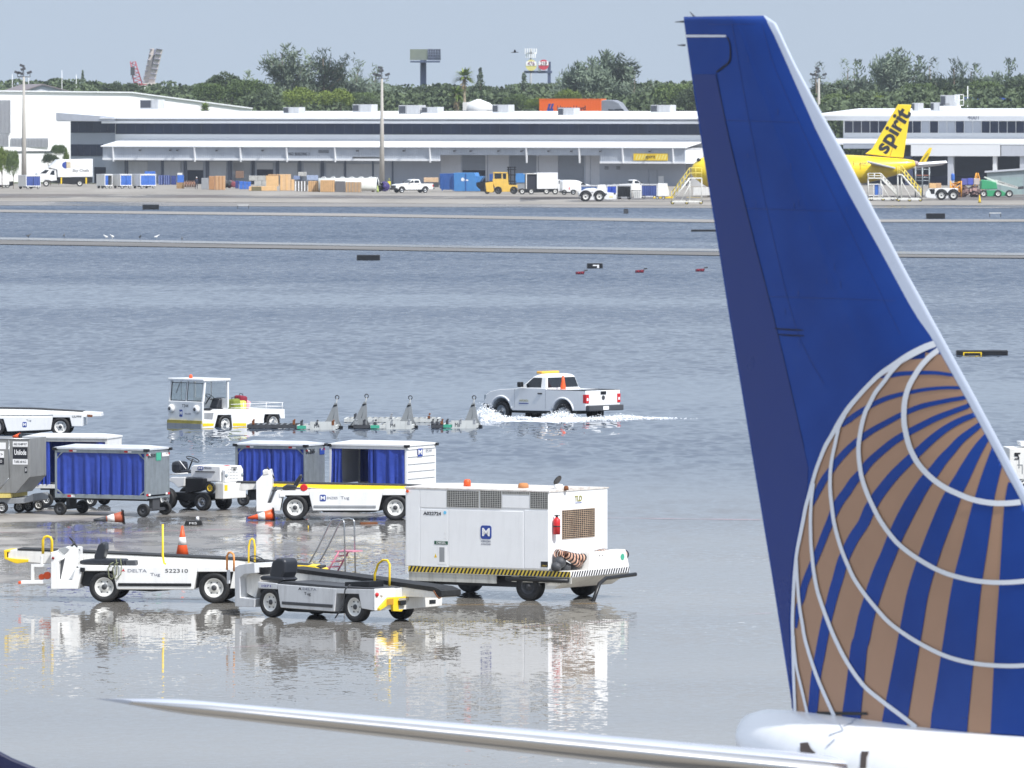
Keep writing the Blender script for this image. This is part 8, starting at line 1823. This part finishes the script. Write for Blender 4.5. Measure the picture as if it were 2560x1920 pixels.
# ---- passenger stairs
ylw = M('stair_yellow', (236,214,96), .5, var=.05); swh = M('stair_white', (228,228,222), .5, dirt=.2)
def stairs(c, foot, top, gq, label, mirror=False, plat=None, ph=1.0, railm=None, steps=12):
    """foot/top: crop points of stair bottom and top; plat: far end of platform"""
    fr = Frame(at(*c(*gq)), 0); t = fthing(fr, 'passenger_stairs', label, 'stairs', 'wheeled boarding stairs'); railm = railm or ylw
    a, b_ = fr.side(c(*foot)), fr.side(c(*top)); p = fr.side(c(*plat)); Wd = 1.3; a = (a[0], max(a[1],.35))
    for y in (0, Wd): s = MB(); s.tube([(a[0],y,a[1]),(b_[0],y,b_[1])], .09, 6); s.build('stringer', swh, t)
    for k in range(steps): q = (k+.5)/steps; x, z = a[0]+(b_[0]-a[0])*q, a[1]+(b_[1]-a[1])*q; MB().box(x-.14,x+.14,0,Wd,z-.03,z+.03).build('tread', swh, t)
    MB().box(min(b_[0],p[0]),max(b_[0],p[0]),-.1,Wd+.1,b_[1]-.08,b_[1]+.06).build('platform', swh, t)
    for y in (0, Wd):
        r_ = MB()
        for h in (ph*.5, ph): r_.tube([(a[0],y,a[1]+h*.9),(b_[0],y,b_[1]+h),(p[0],y,b_[1]+h)], .045, 6)
        r_.build('handrail', railm, t)
        for k in range(7): q = k/6; x, z = a[0]+(b_[0]-a[0])*q, a[1]+(b_[1]-a[1])*q; r_ = MB().cyl((x,y,z),(x,y,z+ph),.035,n=5); r_.build('post', railm, t)
        for q in (0,.5,1): x = b_[0]+(p[0]-b_[0])*q; MB().cyl((x,y,b_[1]),(x,y,b_[1]+ph),.035,n=5).build('post', railm, t)
    xl, xr = min(a[0],p[0]), max(a[0],p[0]); MB().box(xl,xr,-.05,Wd+.05,.25,.42).build('base_frame', swh, t)
    for x in (b_[0], p[0]): MB().cyl((x,.1,.4),(x,.1,b_[1]),.06,n=6).build('leg', swh, t); MB().cyl((x,Wd-.1,.4),(x,Wd-.1,b_[1]),.06,n=6).build('leg', swh, t)
    MB().cyl((a[0]*.5+b_[0]*.5,.1,.4),(b_[0],.1,b_[1]*.75),.05,n=6).build('brace', swh, t)
    for x in (xl+.1,(xl+xr)/2,xr-.1): wheel(t, x, .05, .25, .15, mr=ylw, z=.25)
    return t
stairs(c8, (1545,575), (1795,250), (1700,612), 'yellow railed boarding stairs at the nose of the yellow airliner', plat=(1960,250), ph=1.25)
stairs(r5, (470,500), (235,250), (400,565), 'white boarding stairs under the yellow tail, left of the taller pair', plat=(60,250), ph=.6, railm=swh)
stairs(r5, (790,510), (520,200), (640,575), 'tall white and yellow boarding stairs under the yellow tailcone', plat=(470,200), ph=1.1)
fr = Frame(at(*r5(140,560)), 0); t = fthing(fr, 'service_rack', 'white rail rack with a blue cover under the yellow fuselage', 'rack')
b = MB()
for x in (50, 130, 205, 255): solid(fr, t, '', white, r5, [(x,330),(x+8,330),(x+8,520),(x,520)], 0, .1, mb=b)
for y in (328, 485): solid(fr, t, '', white, r5, [(50,y),(262,y),(262,y+12),(50,y+12)], 0, .12, mb=b)
b.build('frame', white, t); solid(fr, t, 'blue_cover', mdb, r5, [(150,345),(190,340),(245,350),(250,480),(150,485)], .15, .9, .08); solid(fr, t, 'base', offwhite, r5, [(60,525),(800,525),(800,560),(60,556)], .2, 1.2, .02)
for x in (100,400,480): wheel(t, fr.side(r5(x,550))[0], .2, .28, .2, z=.28)
# scaffold
fr = Frame(at(*r5(810,520))+Vector((0,8,0)), 0); t = fthing(fr, 'scaffold', 'grey scaffold tower with a rusty board behind the tall stairs', 'scaffold'); x0_, z1_ = fr.side(r5(715,100)); x1_ = fr.side(r5(905,100))[0]
for x in (x0_, (x0_+x1_)/2, x1_):
    for y in (0,1.4): MB().cyl((x,y,0),(x,y,z1_),.06,n=6).build('upright', galv, t)
for yy_ in (130, 240, 285, 350):
    z = fr.side(r5(715,yy_))[1]; MB().cyl((x0_,0,z),(x1_,0,z),.05,n=6).build('ledger', galv, t); MB().cyl((x0_,1.4,z),(x1_,1.4,z),.05,n=6).build('ledger', galv, t)
z = fr.side(r5(715,212))[1]; MB().box(x0_,x1_,0,1.4,z-.06,z+.06).build('board', M('rusty_board', (150,96,76), .8), t)
# goods by the right building
block(r5,905,1000,322,390,gold,'tan carton behind the right pushback tractor, left one','carton','carton',1.5,lift=520); block(r5,1002,1068,320,388,M('tan_carton', (198,160,120), .8),'tan carton behind the right pushback tractor, right one','carton','carton',1.5,lift=520)
def rubble(c, x0, x1, ya, yb, label, gq):
    fr = Frame(at(*c(*gq)), 0); a, b_ = fr.side(c(x0,yb)), fr.side(c(x1,ya)); r = random.Random(x0); b = MB()
    for k in range(42):
        x = r.uniform(a[0]+.2,b_[0]-.2); z = r.uniform(.15,b_[1]-.25); s = r.uniform(.22,.42); b.rbox((x,r.uniform(0,1),z),(s*1.6,s*1.4,s), (r.random()*.6,r.random()*.6,r.random()*3), r.randrange(3))
    o = b.build('waste_pile', [M('rubble_pink', (170,140,136), .85, var=.3), M('rubble_grey', (150,146,142), .85, var=.3), M('rubble_dark', (104,84,84), .85, var=.3)], None); o.location = fr.loc; tag(o, label, 'waste pile')
rubble(r5,1310,1440,350,500,'heap of grey and pink baled waste, left part next to the tractor',(1375,510)); rubble(r5,1445,1625,350,500,'heap of pinkish baled waste beside the green boom lift',(1530,510))
block(r5,1350,1432,258,345,M('purple_blue_crate', (96,100,170), .6, var=.15),'purple blue crate on top of the waste heap','crate','crate',1.2,lift=510); block(r5,1436,1512,252,342,M('violet_blue_crate', (84,96,190), .6, var=.15),'violet blue crate on top of the waste heap, right of the purple one','crate','crate',1.2,lift=510); block(r5,1518,1600,255,342,M('pale_crate', (196,184,178), .7, var=.15),'pale crate on the heap under the yellow ladder','crate','crate',1.2,lift=510)
fr = Frame(at(*r5(1250,520))+Vector((0,6,0)), 0); t = fthing(fr, 'yellow_rack', 'tangled yellow steel rack beside the white column', 'rack'); b = MB(); r = random.Random(5)
ax, az = fr.side(r5(1195,290)); bx_, bz_ = fr.side(r5(1345,390))
for k in range(16): b.cyl((r.uniform(ax,bx_),r.uniform(0,1),r.uniform(.1,az)),(r.uniform(ax,bx_),r.uniform(0,1),r.uniform(.5,az)),.06,n=5)
b.cyl((ax,0,0),(ax,0,az),.08,n=6); b.cyl((bx_,0,0),(bx_,0,az),.08,n=6); b.build('bars', M('deep_yellow', (236,166,50), .5), t)
block(r5,1205,1255,185,290,mdb,'blue cylinder cover standing above the yellow rack','cover','cover',.8,lift=520,bev=.2)
fr = Frame(at(*r5(1560,500))+Vector((0,5,0)), 0); t = fthing(fr, 'step_ladder', 'yellow A-shaped ladder standing behind the pale crate', 'ladder')
for (p, q) in (((1550,180),(1512,270)),((1578,180),(1620,320)),((1560,175),(1560,300))):
    a, b_ = fr.side(r5(*p)), fr.side(r5(*q)); MB().cyl((a[0],0,a[1]),(b_[0]+(b_[0]-a[0])*.8,0,0),.06,n=6).build('rail', MATS['deep_yellow'], t)
# green boom lift
grn = M('boom_green', (60,160,110), .45, var=.05, dirt=.2); fr = Frame(at(*r5(1760,515)), 4); t = fthing(fr, 'boom_lift', 'green boom lift with long white boom at the right edge', 'boom lift')
solid(fr, t, 'turntable', grn, r5, [(1625,290),(1650,272),(1740,285),(1830,310),(1848,400),(1700,408),(1620,405)], .2, 2.2, .08); solid(fr, t, 'chassis', grn, r5, [(1690,415),(1900,420),(1975,460),(1985,495),(1900,500),(1700,505)], .3, 2.0, .05)
bm_ = MB(); a, b_ = fr.side(r5(1670,240)), fr.side(r5(2140,385)); a2 = fr.side(r5(1830,292)); bm_.prism([(a2[0],a2[1]-.35),(a2[0],a2[1]+.2),(b_[0],b_[1]+.15),(b_[0],b_[1]-.15)], .9, 1.3, 'y'); bm_.prism([(a[0],a[1]),(a[0]+.15,a[1]+.1),(a2[0],a2[1]+.1),(a2[0],a2[1]-.2)], .95, 1.25, 'y'); bm_.build('boom', offwhite, t)
o = text(t, 'SUNBELT RENTALS', .32, ((a2[0]+b_[0])/2+.1,.88,(a2[1]+b_[1])/2-.02), (PI/2, math.atan2(a2[1]-b_[1], b_[0]-a2[0]), 0), ink); 
solid(fr, t, 'basket', darkgrey, r5, [(2140,370),(2210,360),(2212,400),(2140,405)], .6, 1.6)
for x in (1655, 1855, 2012): wheel(t, fr.side(r5(x,490))[0], .2, .48, .35, mr=offwhite, z=.48)

# ---- the yellow airliner
YA = 1120.0
AX = Frame((W(2200,470,YA).x, YA, 0), 0)
ya_m = M('airliner_yellow', (246,214,30), .3, var=.02, coat=.4, scale=.3); ya_g = M('patch_grey', (176,178,176), .5)
ta = fthing(AX, 'yellow_airliner', 'bright yellow airliner with black lettering on its fin, nose hidden behind the blue fin', 'airplane')
sc_ = YA/F
def ay(px, py): p = AX.side((px,py), 0); return p
# fuselage sections from tail to nose: (px centre x, top y, bottom y)
secs = []
for px, yt, yb in ((2289,403,416),(2282,400,420),(2262,397,430),(2240,395,438),(2200,392,450),(2160,389,459),(2120,387,466),(2060,386,472),(1950,386,474),(1850,386,474),(1790,387,472),(1765,390,466),(1748,397,455),(1735,408,445),(1728,420,436)):
    x, z1 = ay(px, yt); _, z0 = ay(px, yb); r_ = (z1-z0)/2; secs.append([(x, r_*math.cos(2*PI*i/28), (z0+z1)/2+r_*math.sin(2*PI*i/28)) for i in range(28)])
fu = MB(); fu.loft(secs, 0, True); fus = fu.build('fuselage', ya_m, ta)
x, z = ay(2289,409); MB().cyl((x-.25,0,z),(x+.35,0,z),.42,.3,14).build('exhaust_cone', M('cone_grey_pink', (170,150,150), .5), fus); MB().lathe([(.16,0),(.14,.05)], (x+.34,0,z), 'x', 12).build('exhaust_opening', M('engine_red', (190,50,60), .5), fus)
fpz = AX.sides(c4, [(775,972),(830,930),(1036,577),(1142,580),(1080,1004),(965,995)], 0)
MB().prism(fpz, -.22, .22, 'y').build('fin', ya_m, ta, bevel=.08)
a, b_ = AX.side(c4(895,965), -.25), AX.side(c4(1110,610), -.25); cxm, czm = (a[0]+b_[0])/2, (a[1]+b_[1])/2; ln = math.hypot(b_[0]-a[0], b_[1]-a[1])
o = text(ta, 'spirit', 2.6, (cxm-.1,-.25,czm), (PI/2, -math.atan2(b_[1]-a[1], b_[0]-a[0]), 0), ink, ext=.01, bold=.03); wd_ = max(v.co.x for v in o.data.vertices)-min(v.co.x for v in o.data.vertices); k_ = ln/wd_; o.scale = (k_*.93,k_*.86,1); 
b = MB(); h0, h1 = AX.side(c4(1095,620), -.235), AX.side(c4(972,990), -.235); b.cyl((h0[0],-.225,h0[1]),(h1[0],-.225,h1[1]),.04,n=5); b.build('rudder_line', M('dark_yellow', (200,160,20), .5), ta)
o = stxt(AX, fus, 'N908NK', c4(733,1038), c4(808,1056), ink, y=-1.95)
# near stabiliser (grey underside) and far stabiliser (white)
sp_ = AX.sides(c4, [(790,1038),(850,1040),(1015,1088),(1000,1093),(930,1082)], -5.5); b = MB(); b.add([(AX.side(c4(830,1062),-1.2)[0],-1.2,AX.side(c4(830,1062),-1.2)[1]), (AX.side(c4(1010,1090),-1.2)[0],-1.2,AX.side(c4(1010,1090),-1.2)[1])]+[(x,-5.8,z) for x, z in AX.sides(c4, [(1015,1090),(790,1036)], -5.8)], [(0,1,2,3)]); b.build('stabiliser', bshade, ta, solid=.18)
P_ = [(AX.side(c4(1150,1088),.8)[0],.8,AX.side(c4(1150,1075),.8)[1]),(AX.side(c4(1185,1040),.8)[0],.8,AX.side(c4(1185,1042),.8)[1])]; q1 = AX.side(c4(1420,1026),6.5); q2 = AX.side(c4(1380,1045),6.5)
b = MB(); b.add([P_[0],P_[1],(q1[0],6.5,q1[1]),(q2[0],6.5,q2[1])], [(0,1,2,3)]); b.build('stabiliser', bwhite, ta, solid=.35)
b = MB(); b.prism(AX.sides(c4, [(835,1075),(930,1050),(1000,1060),(1005,1085),(960,1105),(870,1112)], -2.05), -1.9, -1.6, 'y'); 
wg = AX.sides(c4, [(1205,1040),(1240,985),(1285,925),(1308,922),(1298,960),(1262,1035)], 12); MB().prism(wg, 12, 12.3, 'y').build('winglet', ya_m, ta)
a, b_ = AX.side(c4(1232,1030), 11.95), AX.side(c4(1280,968), 11.95); o = text(ta, 'HOWDY', 1.0, ((a[0]+b_[0])/2,11.93,(a[1]+b_[1])/2), (PI/2, -math.atan2(b_[1]-a[1], b_[0]-a[0]), 0), ink, ext=.01); wd_ = max(v.co.x for v in o.data.vertices)-min(v.co.x for v in o.data.vertices); k_ = math.hypot(b_[0]-a[0], b_[1]-a[1])/wd_; o.scale = (k_*1.05,k_,1)
dr = MB(); q0, q1 = AX.side(c4(684,1095),-1.97), AX.side(c4(738,1015),-1.97); dr.tube([(q0[0],-1.9,q0[1]),(q1[0],-1.9,q0[1]),(q1[0],-1.9,q1[1]),(q0[0],-1.9,q1[1])], .04, 5, closed=True); dr.build('door_outline', M('dark_yellow', (200,160,20), .5), fus)
# main wings and gear are behind the blue fin; nose wheel and one main leg keep it standing
for px in (1775, 1990, 2010):
    x, z = ay(px, 470); l = MB().cyl((x,0,.4),(x,0,z+.6),.15,n=8).build('landing_gear', galv, ta); wheel(ta, x, -.3, .55, .35, z=.55)
MB().add([(ay(1930,462)[0],-1.5,2.6),(ay(1870,462)[0],-1.5,2.6),(ay(1965,462)[0],-15,3.6),(ay(1985,462)[0],-15,3.6)], [(0,1,2,3)]).build('wing', bshade, ta, solid=.4)
x, z = ay(1745,400); MB().rbox((x+.1,0,z+.0),(.5,1.9,.45),(0,.5,0)).build('cockpit_window', blackp, fus, bevel=.1)

# ================================================================ HAZE
hz = MB().box(-1600,1600,-60,3100,-1.2,70).build('haze', None)
hm = bpy.data.materials.new('haze'); hm.use_nodes = True; hn = hm.node_tree; 
for nd in list(hn.nodes): 
    if nd.type != 'OUTPUT_MATERIAL': hn.nodes.remove(nd)
pv = hn.nodes.new('ShaderNodeVolumePrincipled'); pv.inputs['Density'].default_value = .00006; pv.inputs['Color'].default_value = (.80,.88,1.0,1); pv.inputs['Anisotropy'].default_value = .0
hn.links.new(pv.outputs[0], [q for q in hn.nodes if q.type == 'OUTPUT_MATERIAL'][0].inputs['Volume'])
hz.data.materials.clear(); hz.data.materials.append(hm); tag(hz, 'thin pale haze over the whole airfield', 'haze', kind='stuff')
